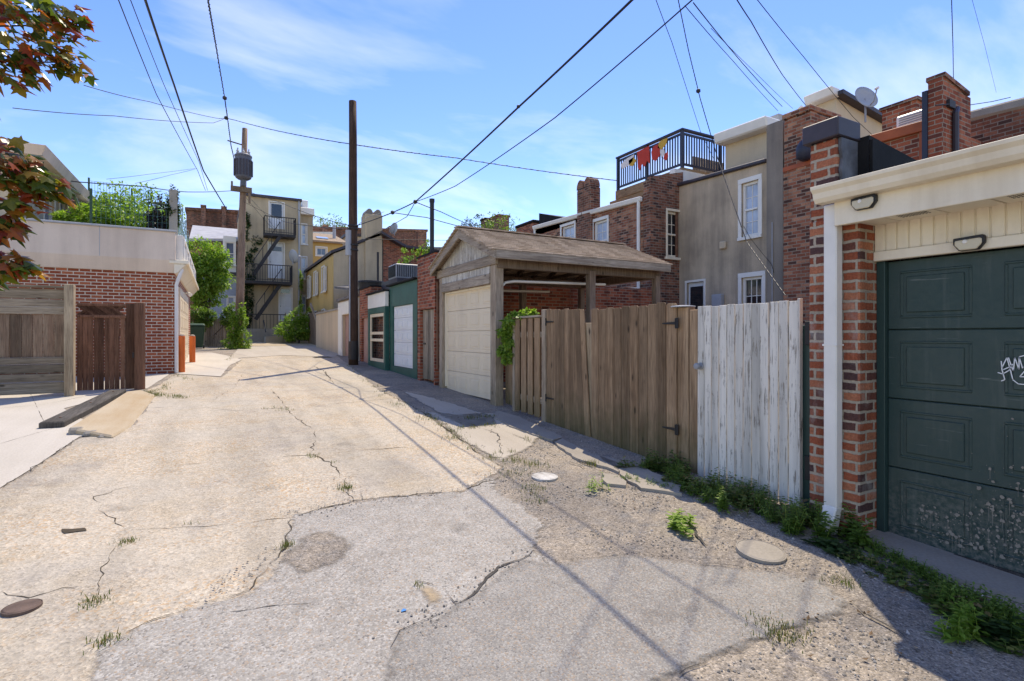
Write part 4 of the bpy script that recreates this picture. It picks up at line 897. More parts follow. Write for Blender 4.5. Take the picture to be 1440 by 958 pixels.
# pale rendered house with the sloping roof edge
XQ = 15.5
ph = thing('row_house', 'pale rendered top storey with a sloping dark roof edge and white gutter', 'house', (17, 7, 3))
a, b = onX(1140, 160, XQ), onX(1176, 137, XQ); zt = b.z
c = onY(1262, 178, b.y)
m = MB(); m.add([(XQ, b.y, 3), (c.x+1, b.y, 3), (c.x+1, a.y, 3), (XQ, a.y, 3), (XQ, b.y, zt), (c.x+1, b.y, c.z-.3), (c.x+1, a.y, c.z-.3), (XQ, a.y, zt)], [(0,1,2,3),(4,5,6,7),(0,1,5,4),(1,2,6,5),(2,3,7,6),(3,0,4,7)]); m.build('wall', M['stucco_pale'], ph)
m = MB(); m.beam((XQ-.1, b.y+.0, zt+.06), (c.x+1, b.y+.0, c.z-.25), .5, .12); m.build('roof_edge', M['cap'], ph)
m = MB(); m.hexa([(XQ-.3, b.y-.1, zt-.02), (XQ+.02, b.y-.1, zt-.02), (XQ+.02, a.y, zt-.02), (XQ-.3, a.y, zt-.02)], [(XQ-.4, b.y-.1, zt+.22), (XQ+.02, b.y-.1, zt+.22), (XQ+.02, a.y, zt+.22), (XQ-.4, a.y, zt+.22)]); gt = m.build('gutter', M['white_metal'], ph, bevel=.03)
m = MB(); m.tube([(XQ-.3, b.y+.9, zt), (XQ-.05, b.y+.7, zt-.45), (XQ-.05, b.y+.7, zt-3)], .07, 8); m.build('downspout', M['white_metal'], ph)
# satellite dish on its mast
def dish(loc, r, tilt, yaw, label, mast=.5):
    t = thing('satellite_dish', label, 'satellite dish', loc); L = Vector(loc); ctr = L+Vector((0, 0, mast+r*.55))
    Mx = Matrix.Translation(ctr) @ Matrix.Rotation(yaw, 4, 'Z') @ Matrix.Rotation(tilt, 4, 'X')
    m = MB(); prof = [(r*.02, .0), (r*.35, .02*r), (r*.7, .09*r), (r, .2*r), (r, .215*r), (r*.7, .11*r), (r*.35, .04*r), (r*.02, .02*r)]
    m.lathe((0, 0, 0), [(a_, -z+.1*r) for a_, z in prof], 28); m.rot(0, Mx); m.build('reflector', M['dish'], t, smooth=True)
    m = MB(); foc = Mx @ Vector((0, -r*.1, r*-1.15)); m.tube([Mx @ Vector((0, -r*.9, -.05)), Mx @ Vector((0, -r*.85, -r*.6)), foc], r*.045, 8); m.build('feed_arm', M['grey_metal'], t)
    m = MB(); d = (Mx @ Vector((0, -r*.05, -r*1.0)) - foc).normalized(); m.tube([foc-d*r*.12, foc+d*r*.16], r*.10, 10); m.build('feed_horn', M['white_metal'], t)
    m = MB(); m.tube([L, L+Vector((0, 0, mast)), Mx @ Vector((0, 0, .1*r))], r*.07, 10); m.build('mast', M['grey_metal'], t)
    return t
dp = onY(1217, 172, 6.4)
dish(tuple(dp), .27, math.radians(108), math.radians(160), 'grey satellite dish on a mast against the sky, on the right rooftops', .38)
# ------------------------------------------------------------------ brick house with orange trim and the big chimney
XO = 10.5
oh = thing('row_house', 'brick house top with orange roof trim, behind the near garage', 'house', (XO+1, 3.5, gy))
o0, o1 = onX(1308, 176, XO), onX(1205, 205, XO); ol = roofline((1205, 200), (1310, 171), XO)
m = MB(); body(m, 'X', XO, onX(1309, 190, XO).y, onX(1200, 190, XO).y, gy-.2, 4.4, 9, t=0, top=lambda y: ol(y)); m.build('wall', M['brick_wall'], oh)
m = MB(); ya, yb = onX(1310, 190, XO).y, onX(1200, 190, XO).y
m.hexa([(XO-.08, ya, ol(ya)-.14), (XO+.3, ya, ol(ya)-.14), (XO+.3, yb, ol(yb)-.14), (XO-.08, yb, ol(yb)-.14)], [(XO-.1, ya, ol(ya)+.03), (XO+.3, ya, ol(ya)+.03), (XO+.3, yb, ol(yb)+.03), (XO-.1, yb, ol(yb)+.03)])
m.box(XO-.06, XO-.001, ya+.0, ya+.16, 2.5, ol(ya)-.14); m.build('trim', M['copper'], oh, bevel=.01)
bc = onX(1326, 110, XO-.2)
chx0 = XO-.2; y1c = onX(1305, 150, chx0).y; y0c = onX(1326, 150, chx0).y; w_ = onY(1365, 150, y0c).x; zt = onX(1326, 107, chx0).z; zr_ = onY(1365, 128, y0c).z-.22
ch = thing('chimney_wall', 'broad stepped brick chimney with tarred edge and pipe, against the sky at right', 'chimney', (chx0+.8, (y0c+y1c)/2, gy))
m = MB(); m.prism([(chx0, gy), (w_, gy), (w_, zr_+.1), (w_-.25, zr_+.1), (chx0+.25, zt), (chx0, zt)], 'Y', y0c, y1c); m.build('stack', M['brick_wall'], ch)
m = MB(); m.beam((chx0+.0, (y0c+y1c)/2, zt+.03), (w_-.1, (y0c+y1c)/2, zr_+.14), (y1c-y0c)+.06, .07); m.build('coping', M['brick_dark'], ch)
m = MB(); m.box(chx0-.02, chx0+.25, y1c+.002, y1c+.08, gy+2, zt-.15); m.build('tar_edge', M['navy'], ch)
m = MB(); px_ = chx0+(w_-chx0)*.32; m.tube([(px_+.12, y0c-.02, zt-.45), (px_, y0c-.05, zt-.55), (px_, y0c-.05, gy+.5)], .045, 8); m.build('pipe', M['cap'], ch)
m = MB(); q = onY(1340, 146, y0c-.05); m.box(q.x-.1, q.x+.1, y0c-.05, y0c-.002, q.z-.06, q.z+.06); m.tube([(q.x, y0c-.04, q.z), (q.x-.5, y0c-.02, q.z-.12)], .012, 6); m.build('bracket', M['iron'], ch)
sc2 = onX(1275, 153, XO+1.5)
rc = thing('chimney', 'small brick chimney stub behind the rooftop cooler', 'chimney', (sc2.x, sc2.y, sc2.z-1))
m = MB(); m.box(sc2.x-.3, sc2.x+.35, sc2.y-.3, sc2.y+.3, sc2.z-1.2, sc2.z); m.build('stack', M['brick_wall'], rc)
m = MB(); m.box(sc2.x-.34, sc2.x+.39, sc2.y-.34, sc2.y+.34, sc2.z, sc2.z+.06); m.build('cap', M['brick_dark'], rc)
q = onX(1281, 175, XO+.5)
cu = thing('rooftop_cooler', 'small white box unit on the roof behind the orange trim', 'roof unit', (q.x, q.y, q.z))
m = MB(); m.box(q.x-.05, q.x+.45, q.y-.3, q.y+.22, q.z-.3, q.z+.2); m.build('casing', M['white_metal'], cu, bevel=.02)
m = MB()
for i in range(6): m.box(q.x-.062, q.x-.051, q.y-.25, q.y+.17, q.z-.06+i*.04, q.z-.045+i*.04)
m.build('grille', M['grey_metal'], cu)
XR = 13.0
fr = thing('row_house', 'dark brick upper wall with ragged white coping at the far right edge', 'house', (XR, 2, gy))
rl2 = roofline((1366, 170), (1440, 152), XR)
ya, yb = onX(1520, 200, XR).y, onX(1352, 200, XR).y
m = MB(); body(m, 'X', XR, ya, yb, gy, 5, 8, t=0, top=rl2); m.build('wall', M['brick_dark'], fr)
m = MB(); m.hexa([(XR-.04, ya, rl2(ya)), (XR+.4, ya, rl2(ya)), (XR+.4, yb, rl2(yb)), (XR-.04, yb, rl2(yb))], [(XR-.04, ya, rl2(ya)+.2), (XR+.4, ya, rl2(ya)+.2), (XR+.4, yb, rl2(yb)+.2), (XR-.04, yb, rl2(yb)+.2)]); m.build('coping', M['concrete'], fr, bevel=.04)
# ------------------------------------------------------------------ brick house with the roof deck
XB = 10.85
dh = thing('row_house', 'red brown brick house rear under the roof deck, white gutter and downspout', 'house', (XB+1, 13, gy))
e0, e1 = onX(904, 300, XB).y, onX(822, 300, XB).y
rb = roofline((905, 281), (822, 303), XB)
bw1 = (onX(854, 352, XB), onX(835, 313, XB)); bw2 = (onX(853, 440, XB), onX(835, 416, XB)); bd = (onX(897, 440, XB), onX(876, 409, XB))
holes = [(bw1[0].y, bw1[1].y, bw1[0].z-.3, bw1[1].z), (bw2[0].y, bw2[1].y, 1.7, bw2[1].z), (bd[0].y, bd[1].y, gy+.2, bd[1].z)]
m = MB(); facade(m, 'X', XB, e0, e1, gy-.2, rb((e0+e1)/2), holes, top=rb); body(m, 'X', XB, e0, e1, gy-.2, 5, 8, top=rb); m.build('wall', M['brick_house'], dh)
window(dh, 'X', XB, *holes[0], glass='glass_pale', cols=2, rows=4, case=.08)
window(dh, 'X', XB, *holes[1], glass='glass_dark', cols=3, rows=3, rail=False, case=.08)
door(dh, 'X', XB, *holes[2], mat='wood_post', frame='cream', light=(.62, .95), panels=((.1, .5),))
m = MB(); m.hexa([(XB-.1, e0, rb(e0)-.05), (XB, e0, rb(e0)-.05), (XB, e1, rb(e1)-.05), (XB-.1, e1, rb(e1)-.05)], [(XB-.14, e0, rb(e0)+.09), (XB, e0, rb(e0)+.09), (XB, e1, rb(e1)+.09), (XB-.14, e1, rb(e1)+.09)]); m.build('gutter', M['white_metal'], dh, bevel=.02)
m = MB(); m.tube([(XB-.07, e0+.1, rb(e0)), (XB-.06, e0+.12, rb(e0)-.3), (XB-.06, e0+.12, gy+.1)], .05, 8); m.build('downspout', M['white_metal'], dh)
m = MB(); m.tube([(XB+1.2, e1-1.6, rb(e1)), (XB+1.2, e1-1.6, rb(e1)+.3)], .09, 10); m.lathe((XB+1.2, e1-1.6, rb(e1)+.3), [(.06, 0), (.18, .03), (.16, .08), (.02, .14)], 12); m.build('roof_vent', M['black_metal'], dh)
# side wall facing the camera
YS = e0-.0; s1 = onY(949, 300, YS).x; zl, zrr = onY(905, 252, YS).z, onY(949, 246, YS).z
wv = (onY(928, 363, YS), onY(946, 302, YS)); hl = [(wv[0].x, wv[1].x, wv[0].z, wv[1].z)]
tf = lambda x: zl+(zrr-zl)*(x-XB)/(s1-XB)
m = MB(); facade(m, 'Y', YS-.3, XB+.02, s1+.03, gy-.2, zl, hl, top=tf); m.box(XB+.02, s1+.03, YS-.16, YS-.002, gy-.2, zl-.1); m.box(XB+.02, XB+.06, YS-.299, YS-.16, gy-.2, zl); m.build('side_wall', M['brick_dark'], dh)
window(dh, 'Y', YS-.3, *hl[0], glass='glass_dark', frame='cream', cols=2, rows=4, case=.06)
# chimney between the two houses
yk0, yk1 = onX(831, 300, XB-.1).y, onX(811, 300, XB-.1).y
kc = thing('chimney', 'twin-humped brick chimney stack rising beside the brick house windows', 'chimney', (XB+.4, (yk0+yk1)/2, gy))
zk = onX(826, 262, XB-.1).z; ztk = onX(826, 249, XB-.1).z
m = MB(); m.box(XB-.12, XB+.32, yk0, yk1, gy, zk); m.build('stack', M['brick_dark'], kc, bevel=.05)
m = MB(); ym = (yk0+yk1)/2; wk = (yk1-yk0)/2
for ya in (yk0, ym):
    m.prism([(ya+.02+wk*.5-math.cos(t)*wk*.47, zk+math.sin(t)*(ztk-zk)) for t in [i*math.pi/8 for i in range(9)]], 'X', XB-.10, XB+.30)
m.build('hump', M['brick_dark'], kc)
# next brick house to the left
nh = thing('row_house', 'long low brick house rear with a white gutter, left of the twin-humped chimney', 'house', (XB+1, 18, gy))
n0, n1 = e1+.01, onX(752, 330, XB).y; rn = roofline((822, 303), (752, 322), XB); nw = (onX(808, 352, XB), onX(790, 320, XB)); nw2 = (onX(776, 352, XB), onX(766, 326, XB))
holes = [(nw[0].y, nw[1].y, nw[0].z-.4, nw[1].z)]
m = MB(); facade(m, 'X', XB, n0, n1, gy-.2, 5, holes, top=rn); body(m, 'X', XB, n0, n1, gy-.2, 5, 8, top=rn); m.build('wall', M['brick_house'], nh)
window(nh, 'X', XB, *holes[0], glass='glass_pale', cols=2, rows=4, case=.08)
m = MB(); m.hexa([(XB-.1, n0, rn(n0)-.05), (XB, n0, rn(n0)-.05), (XB, n1, rn(n1)-.05), (XB-.1, n1, rn(n1)-.05)], [(XB-.14, n0, rn(n0)+.09), (XB, n0, rn(n0)+.09), (XB, n1, rn(n1)+.09), (XB-.14, n1, rn(n1)+.09)]); m.build('gutter', M['white_metal'], nh, bevel=.02)
m = MB(); m.tube([(XB-.06, n1-.1, rn(n1)), (XB-.06, n1-.1, gy)], .05, 8); m.build('downspout', M['white_metal'], nh)
m = MB(); q = onX(758, 300, XB+1.5); q2 = onX(792, 306, XB+1.5); m.hexa([(XB+1.5, q2.y, rn(n1)-.4), (XB+5, q2.y, rn(n1)-.4), (XB+5, q.y, rn(n1)-.4), (XB+1.5, q.y, rn(n1)-.4)], [(XB+1.5, q2.y, q2.z), (XB+5, q2.y, q2.z), (XB+5, q.y, q.z), (XB+1.5, q.y, q.z)]); m.build('firewall', M['tar'], nh)
def chimney(name, label, pxl, pxr, pyt, X, mat, capm, drop=2.5, dep=.7):
    a, b = onX(pxr, pyt, X), onX(pxl, pyt, X)
    t = thing(name, label, 'chimney', (X+dep/2, (a.y+b.y)/2, a.z-drop)); m = MB(); m.box(X, X+dep, a.y, b.y, a.z-drop, a.z-.12); m.build('stack', M[mat], t, bevel=.02)
    m = MB(); m.box(X-.05, X+dep+.05, a.y-.05, b.y+.05, a.z-.12, a.z); m.build('cap', M[capm], t, bevel=.02); return t
chimney('chimney', 'dark brick chimney in front of the treetop, over the carport ridge', 685, 701, 301, 14, 'brick_dark', 'brick_dark', 6)
chimney('chimney', 'short red brick chimney with dark rim, right of the treetop', 726, 750, 309, 12.5, 'brick_wall', 'tar', 6)
chimney('chimney', 'thin dark stack between the treetop and dark brick chimney', 676, 682, 306, 15, 'brick_dark', 'tar', 6)
# ------------------------------------------------------------------ roof deck
XD = 12.5; YD = e0+.05
f0 = onX(960, 236, XD); f1 = onX(867, 250, XD); zf = f0.z; yl = f1.y; zrl = onX(960, 181, XD).z; xr = onY(1018, 240, YD).x+.6
dk = thing('roof_deck', 'timber roof deck with a dark blue railing, above the brick house', 'deck', (XD+1.5, (YD+yl)/2, zf-.3))
m = MB(); m.box(XD, XD+3.5, YD, yl, zf-.06, zf); m.build('floor', M['wood_shade'], dk)
m = MB(); m.box(XD-.05, XD-.001, YD-.02, yl, zf-.30, zf+.0); m.box(XD, XD+3.5, YD-.05, YD-.001, zf-.12, zf); m.build('rim_board', M['wood_tan'], dk, bevel=.006)
m = MB()
for i in range(6): m.box(XD+.02, XD+3.4, YD+.3+i*(yl-YD-.4)/5, YD+.36+i*(yl-YD-.4)/5, zf-.26, zf-.062)
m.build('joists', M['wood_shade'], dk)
m = MB()
m.beam((XD+.1, YD+.9, zf-.3), (XD+.6, YD+.25, zf-1.1), .09, .14); m.beam((XD+.05, yl+.2, zf-.46), (XD+.05, yl+.2, zf-2.2), .14, .14); m.box(XD-.02, XD+.12, YD+1.0, yl+.35, zf-.46, zf-.302); m.build('brace', M['wood_tan'], dk)
for (x, y) in ((XD, YD), (XD, (YD+yl)/2), (XD, yl-.08), (XD+1.7, YD)):
    m = MB(); m.box(x-.005, x+.085, y-.005, y+.085, zf-.0, zrl+.02); m.build('post', M['navy'], dk, bevel=.005)
m = MB(); m.box(XD-.03, XD+.11, YD-.03, yl+.02, zrl-.03, zrl+.02); m.box(XD+.02, XD+.06, YD+.1, yl-.1, zrl-.16, zrl-.09); m.box(XD+.02, XD+.06, YD+.1, yl-.1, zf+.1, zf+.17)
m.box(XD+.11, xr, YD-.03, YD+.11, zrl-.03, zrl+.02); m.box(XD+.1, xr, YD+.02, YD+.06, zf+.1, zf+.17); m.box(XD+.1, xr, YD+.02, YD+.06, zrl-.16, zrl-.09); m.build('rail', M['navy'], dk)
m = MB(); n = int((yl-YD)/.11)
for i in range(1, n): y = YD+(yl-YD)*i/n; m.box(XD+.022, XD+.058, y-.014, y+.014, zf+.17, zrl-.16)
n = int((xr-XD)/.11)
for i in range(1, n): x = XD+(xr-XD)*i/n; m.box(x-.014, x+.014, YD+.022, YD+.058, zf+.17, zrl-.16)
bal = m.build('balusters', M['navy'], dk)
m = MB()
for i in range(9): x = XD+1.9+i*.17; m.box(x, x+.15, YD+1.3, YD+1.33, zf, zf+1.05)
m.build('screen_boards', M['wood_post'], dk)
# cloth and ornaments hung on the railing
def cloth(pxs, mat, label, name='pennant', thick=.014):
    P = [onX(px, py, XD-.05) for px, py in pxs]; m = MB(); m.prism([(p.y, p.z) for p in P], 'X', XD-.06, XD-.06+thick); return tag(m.build(name, M[mat], bevel=.004), label, 'ornament')
cloth([(896, 214), (913, 205), (914, 231), (910, 226), (907, 235), (903, 231), (900, 240), (897, 236)], 'flag_red', 'ragged red cloth hanging in the middle of the deck railing')
cloth([(919, 206), (925, 203), (929, 210), (928, 219), (922, 227), (917, 224), (916, 214)], 'flag_red', 'rounded red ornament tied under the yellow one of the deck railing')
cloth([(927, 200), (933, 196), (939, 194), (937, 203), (930, 211), (925, 208)], 'flag_gold', 'yellow ornament tied highest on the deck railing')
cloth([(928, 212), (934, 209), (935, 217), (930, 222)], 'flag_white', 'white ornament among the red and yellow ones on the deck railing')
cloth([(873, 232), (880, 224), (892, 217), (890, 227), (884, 233), (875, 238)], 'flag_white', 'cream ornament near the left corner of the deck railing')
cloth([(884, 226), (891, 221), (895, 226), (890, 234), (885, 233)], 'flag_gold', 'orange gold cloth beside the cream ornament on the deck railing')
cloth([(934, 218), (939, 213), (940, 220), (937, 226), (933, 224)], 'flag_red', 'small red ornament rightmost on the deck railing')
# small fittings on the stucco wall
m = MB(); q = onX(1012, 398, XS); m.box(XS-.14, XS-.002, q.y-.16, q.y+.16, 2.35, 2.75); m.build('meter_box', M['dish'], sh, bevel=.01)
m = MB(); q = onX(1018, 345, XS); m.box(XS-.08, XS-.002, q.y-.1, q.y+.1, q.z-.1, q.z+.1); m.build('wall_vent', M['stucco_pale'], sh, bevel=.02)
# ------------------------------------------------------------------ the building that closes the alley
YE = 36.0; ge = h(36)
def ey(px, py, Y=YE): return onY(px, py, Y)
E0, E1 = ey(341, 300).x, ey(423, 300).x; zL, zR = ey(341, 275).z, ey(423, 284).z
eb = thing('row_house', 'tall narrow tan building with iron fire escape closing the alley', 'house', ((E0+E1)/2, YE+2, ge))
def hole(l, t, r, b, Y=YE): a, c = ey(l, b, Y), ey(r, t, Y); return (a.x, c.x, a.z, c.z)
H1, H2, H3 = hole(379, 286, 399, 321), hole(378, 343, 399, 391), hole(393, 406, 410, 452)
m = MB(); facade(m, 'Y', YE, E0, E1, ge-.3, zR, [H1, H2, H3], top=lambda x: zL+(zR-zL)*(x-E0)/(E1-E0)); body(m, 'Y', YE, E0, E1, ge-.3, zR, 9, top=lambda x: zL+(zR-zL)*(x-E0)/(E1-E0)); m.build('wall', M['stucco_end'], eb)
m = MB(); m.hexa([(E0-.05, YE-.15, zL), (E1+.05, YE-.15, zR), (E1+.05, YE+9, zR), (E0-.05, YE+9, zL)], [(E0-.05, YE-.15, zL+.15), (E1+.05, YE-.15, zR+.15), (E1+.05, YE+9, zR+.15), (E0-.05, YE+9, zL+.15)]); m.build('cornice', M['cap'], eb)
door(eb, 'Y', YE, *H1, light=(.42, .94), panels=((.06, .36),)); door(eb, 'Y', YE, *H2, light=(.78, .9), panels=((.08, .4), (.46, .72))); door(eb, 'Y', YE, *H3, panels=((.06, .4), (.46, .78)), light=(.86, .97))
def balcony(l, r, zt_py, zb_py, dep, label):
    a, c = ey(l, zb_py, YE-dep), ey(r, zb_py, YE-dep); z0, z1 = a.z, ey(l, zt_py, YE-dep).z
    t = MB(); t.box(a.x, c.x, YE-dep, YE-.002, z0-.16, z0); o = t.build('balcony', M['iron'], eb); 
    t = MB(); n = int((c.x-a.x)/.13)
    for i in range(n+1): x = a.x+(c.x-a.x)*i/n; t.box(x-.012, x+.012, YE-dep, YE-dep+.025, z0, z1)
    for x in (a.x, c.x):
        for k in range(6): t.box(x-.012, x+.012, YE-dep+dep*k/6, YE-dep+dep*k/6+.025, z0, z1)
        t.box(x-.02, x+.02, YE-dep, YE-.002, z1-.04, z1)
    t.box(a.x, c.x, YE-dep-.01, YE-dep+.035, z1-.04, z1+.01); t.box(a.x, c.x, YE-dep-.005, YE-dep+.03, z0+.08, z0+.11); t.build('railing', M['iron'], o); return o
balcony(372, 416, 303, 327, 1.0, ''); balcony(344, 411, 370, 394, 1.2, '')
def stair(p, q, Y0):
    a, b = ey(*p, Y0), ey(*q, Y0); m = MB()
    for y in (Y0, Y0+.55): m.beam(a+Vector((0, y-Y0, 0)), b+Vector((0, y-Y0, 0)), .05, .2)
    n = 12
    for i in range(1, n): c = a.lerp(b, i/n); m.box(c.x-.11, c.x+.11, Y0+.03, Y0+.52, c.z-.02, c.z+.01)
    m.tube([a+Vector((0, -.02, .85)), b+Vector((0, -.02, .85))], .022, 6)
    for i in (0, 4, 8, 12): c = a.lerp(b, i/n); m.tube([c+Vector((0, -.02, 0)), c+Vector((0, -.02, .85))], .018, 6)
    m.build('fire_stair', M['iron'], eb)
stair((394, 332), (357, 386), YE-.95); stair((396, 398), (360, 449), YE-1.0)
m = MB(); a = ey(342, 462, YE-1.5); c = ey(376, 452, YE-1.5); m.box(a.x, c.x+1.0, YE-1.5, YE-.002, ge-.2, ge+.75); m.build('porch', M['slab'], eb)
m = MB()
for i in range(5): m.box(c.x+1.0+i*.0, c.x+1.3+i*.0, YE-1.5-.28*(i+1), YE-1.5-.28*i, ge-.2, ge+.62-i*.14)
m.box(c.x-.2, c.x+.98, YE-2.9, YE-1.51, ge-.2, ge+.3); m.build('steps', M['slab'], eb)
m = MB(); zr = ge+.75
for i in range(14): x = a.x+.1+i*.19; m.box(x-.012, x+.012, YE-1.48, YE-1.45, zr, zr+.85)
m.box(a.x+.05, c.x+1.0, YE-1.49, YE-1.44, zr+.82, zr+.87); m.tube([(c.x+1.0, YE-1.5, zr+.9), (c.x+1.0, YE-3.0, zr+.1)], .03, 6); m.tube([(c.x-.2, YE-1.5, zr+.5), (c.x-.2, YE-3.0, zr-.2)], .03, 6); m.tube([(c.x+1.0, YE-1.5, zr), (c.x+1.0, YE-1.5, zr+.95)], .035, 6); m.tube([(c.x+1.0, YE-3.0, ge), (c.x+1.0, YE-3.0, zr+.1)], .035, 6); m.build('porch_rail', M['iron'], eb)
m = MB(); m.tube([(E1-.12, YE-.07, zR), (E1-.12, YE-.07, ge)], .05, 8); m.build('downspout', M['dish'], eb)
dq = ey(412, 372, YE-1.2); dish(tuple(dq), .42, math.radians(105), math.radians(-60), 'small pale satellite dish on the middle fire escape balcony', .25)
# tall bay with white windows, right of it
YB2 = 37.2
b2_ = thing('row_house', 'ochre tan house strip with stacked white windows, right of the fire escape building', 'house', (6.2, YB2+2, ge))
q0, q1 = E1+.01, onY(440, 300, YB2).x; zt = onY(430, 303, YB2).z
hs_ = [hole(424, 316, 431, 343, YB2), hole(424, 362, 431, 392, YB2), hole(424, 416, 431, 440, YB2)]
m = MB(); facade(m, 'Y', YB2, q0, q1, ge-.3, zt, hs_); body(m, 'Y', YB2, q0, q1, ge-.3, zt, 8); m.build('wall', M['stucco_end'], b2_)
for hh in hs_: window(b2_, 'Y', YB2, *hh, case=.05, glass='glass_pale')
m = MB(); m.box(q0-.05, q1+.05, YB2-.3, YB2+2, zt+.002, zt+.45); m.box(q0+.2, q1-.3, YB2, YB2+1.5, zt+.452, zt+1.0); m.build('dormer', M['white'], b2_, bevel=.03)
# yellow houses
YY = 40.0
yh = thing('row_house', 'yellow rendered house with brown roof behind the leafy bush', 'house', (8, YY+2, h(40)))
def hY(l, t, r, b, Y): a, c = onY(l, b, Y), onY(r, t, Y); return (a.x, c.x, a.z, c.z)
x0, x1 = q1+.01, onY(482, 300, YY).x; zt = onY(455, 341, YY).z
hs_ = [hY(445, 349, 459, 359, YY), hY(445, 376, 458, 397, YY), hY(445, 419, 458, 436, YY)]
m = MB(); facade(m, 'Y', YY, x0, x1, h(40)-.3, zt, hs_); body(m, 'Y', YY, x0, x1, h(40)-.3, zt, 7); m.build('wall', M['yellow'], yh)
window(yh, 'Y', YY, *hs_[0], case=.08, rail=False, cols=2); window(yh, 'Y', YY, *hs_[1], case=.08, frame='cream'); m = MB(); m.box(hs_[2][0], hs_[2][1], YY+.1, YY+.12, hs_[2][2], hs_[2][3]); m.build('doorway', M['glass_dark'], yh)
m = MB(); m.hexa([(x0, YY-.3, zt-.05), (x1+.3, YY-.3, zt-.05), (x1+.3, YY+5, zt+1.4), (x0, YY+5, zt+1.4)], [(x0, YY-.3, zt+.08), (x1+.3, YY-.3, zt+.08), (x1+.3, YY+5, zt+1.53), (x0, YY+5, zt+1.53)])
rf = m.build('roof', M['roof_tan'], yh)
m = MB(); m.hexa([(x0+.8, YY+.7, zt+.38), (x0+1.6, YY+.7, zt+.38), (x0+1.6, YY+1.4, zt+.58), (x0+.8, YY+1.4, zt+.58)], [(x0+.8, YY+.7, zt+.44), (x0+1.6, YY+.7, zt+.44), (x0+1.6, YY+1.4, zt+.64), (x0+.8, YY+1.4, zt+.64)]); m.build('skylight', M['glass_pale'], rf)
m = MB(); q = onY(470, 322, YY+2); m.tube([(q.x, YY+2, zt), (q.x, YY+2, zt+1.7)], .12, 8); m.build('flue', M['dish'], rf)
XT2 = 6.1; YT = 28.0
th = thing('row_house', 'tan gabled house side with a double pot chimney above the garages', 'house', (8, YT+3, h(30)))
ta, tb2 = onY(469, 380, YT), onY(537, 300, YT); zt1 = onY(469, 357, YT).z; zt2 = onY(538, 331, YT).z
tl_ = lambda x: zt1+(zt2-zt1)*min(1, (x-ta.x)/(tb2.x-ta.x))
m = MB(); body(m, 'Y', YT, ta.x, tb2.x, .5, zt1, 9.5, t=0, top=tl_); m.build('wall', M['stucco_end'], th)
hw = (35.6, 36.6, onX(465, 0, ta.x).z, 0); m = MB()
m.box(ta.x-.04, ta.x-.002, YT, YT+9.4, .8, zt1-.1); m.build('yellow_wall', M['yellow'], th)
for yy in (29.5, 32.2, 34.8):
    window(th, 'X', ta.x-.04-.14, yy, yy+.8, 4.0, 5.3, case=.05, sill=True); window(th, 'X', ta.x-.04-.14, yy, yy+.8, 1.8, 3.0, case=.05, sill=True)
m = MB(); m.hexa([(ta.x-.15, YT-.12, zt1), (tb2.x, YT-.12, zt2), (tb2.x, YT+9.6, zt2), (ta.x-.15, YT+9.6, zt1)], [(ta.x-.15, YT-.12, zt1+.14), (tb2.x, YT-.12, zt2+.14), (tb2.x, YT+9.6, zt2+.14), (ta.x-.15, YT+9.6, zt1+.14)]); m.build('roof_edge', M['cap'], th)
m = MB(); k0, k1 = onY(513, 310, YT).x, onY(537, 310, YT).x; zk = onY(525, 302, YT).z; m.box(k0, k1, YT-.12, YT+.8, zt2-2.6, zk); ck_ = m.build('chimney', M['stucco_end'], th, bevel=.03)
m = MB(); wk = (k1-k0)/2
for i in range(2): m.prism([(k0+wk*(i+.5)-math.cos(t)*wk*.42, zk+math.sin(t)*.28) for t in [j*math.pi/8 for j in range(9)]], 'Y', YT-.08, YT+.75)
m.build('chimney_pot', M['stucco_dark'], ck_)
# low shed roofs between it and the garages
ls = thing('lean_to', 'low lean-to with grey shingle roof behind the pink garage', 'shed', (6.5, 25, h(25)))
m = MB(); m.box(5.3, 9.5, 22.4, 27, .8, 3.45); m.build('wall', M['stucco_pale'], ls)
m = MB(); m.hexa([(5.05, 22.2, 3.45), (9.6, 22.2, 3.95), (9.6, 27.2, 4.45), (5.05, 27.2, 3.95)], [(5.05, 22.2, 3.55), (9.6, 22.2, 4.05), (9.6, 27.2, 4.55), (5.05, 27.2, 4.05)]); m.build('roof', M['roof_grey'], ls)
m = MB(); m.tube([(6.2, 23.4, 3.6), (6.2, 23.4, 5.3)], .05, 8); m.build('flue', M['iron'], ls)
# red brick house with a sloping parapet
YR2 = 28.0
rh = thing('row_house', 'red brick house side with sloping dark parapet, right of the double chimney', 'house', (10, YR2+3, h(28)))
r0, r1, r2 = onY(533, 330, YR2), onY(566, 349, YR2), onY(610, 358, YR2)
m = MB(); m.prism([(r0.x, .6), (r2.x+2, .6), (r2.x+2, r2.z), (r1.x, r1.z), (r0.x, r0.z)], 'Y', YR2, YR2+7); m.build('wall', M['brick_wall'], rh)
m = MB(); m.beam((r0.x, YR2+3, r0.z+.05), (r1.x, YR2+3, r1.z+.05), 7, .12); m.beam((r1.x, YR2+3, r1.z+.03), (r2.x+2, YR2+3, r2.z+.03), 7, .12); m.build('coping', M['cap'], rh)
m = MB(); q = onY(537, 345, YR2); m.tube([(q.x, YR2-.05, q.z+.3), (q.x, YR2-.05, 1.0)], .05, 8); m.build('pipe', M['iron'], rh)
q = onY(551, 336, YR2+1); dish((q.x, YR2+.5, q.z+.1), .33, math.radians(110), math.radians(40), 'small grey satellite dish on the red brick parapet by the double chimney', .2)
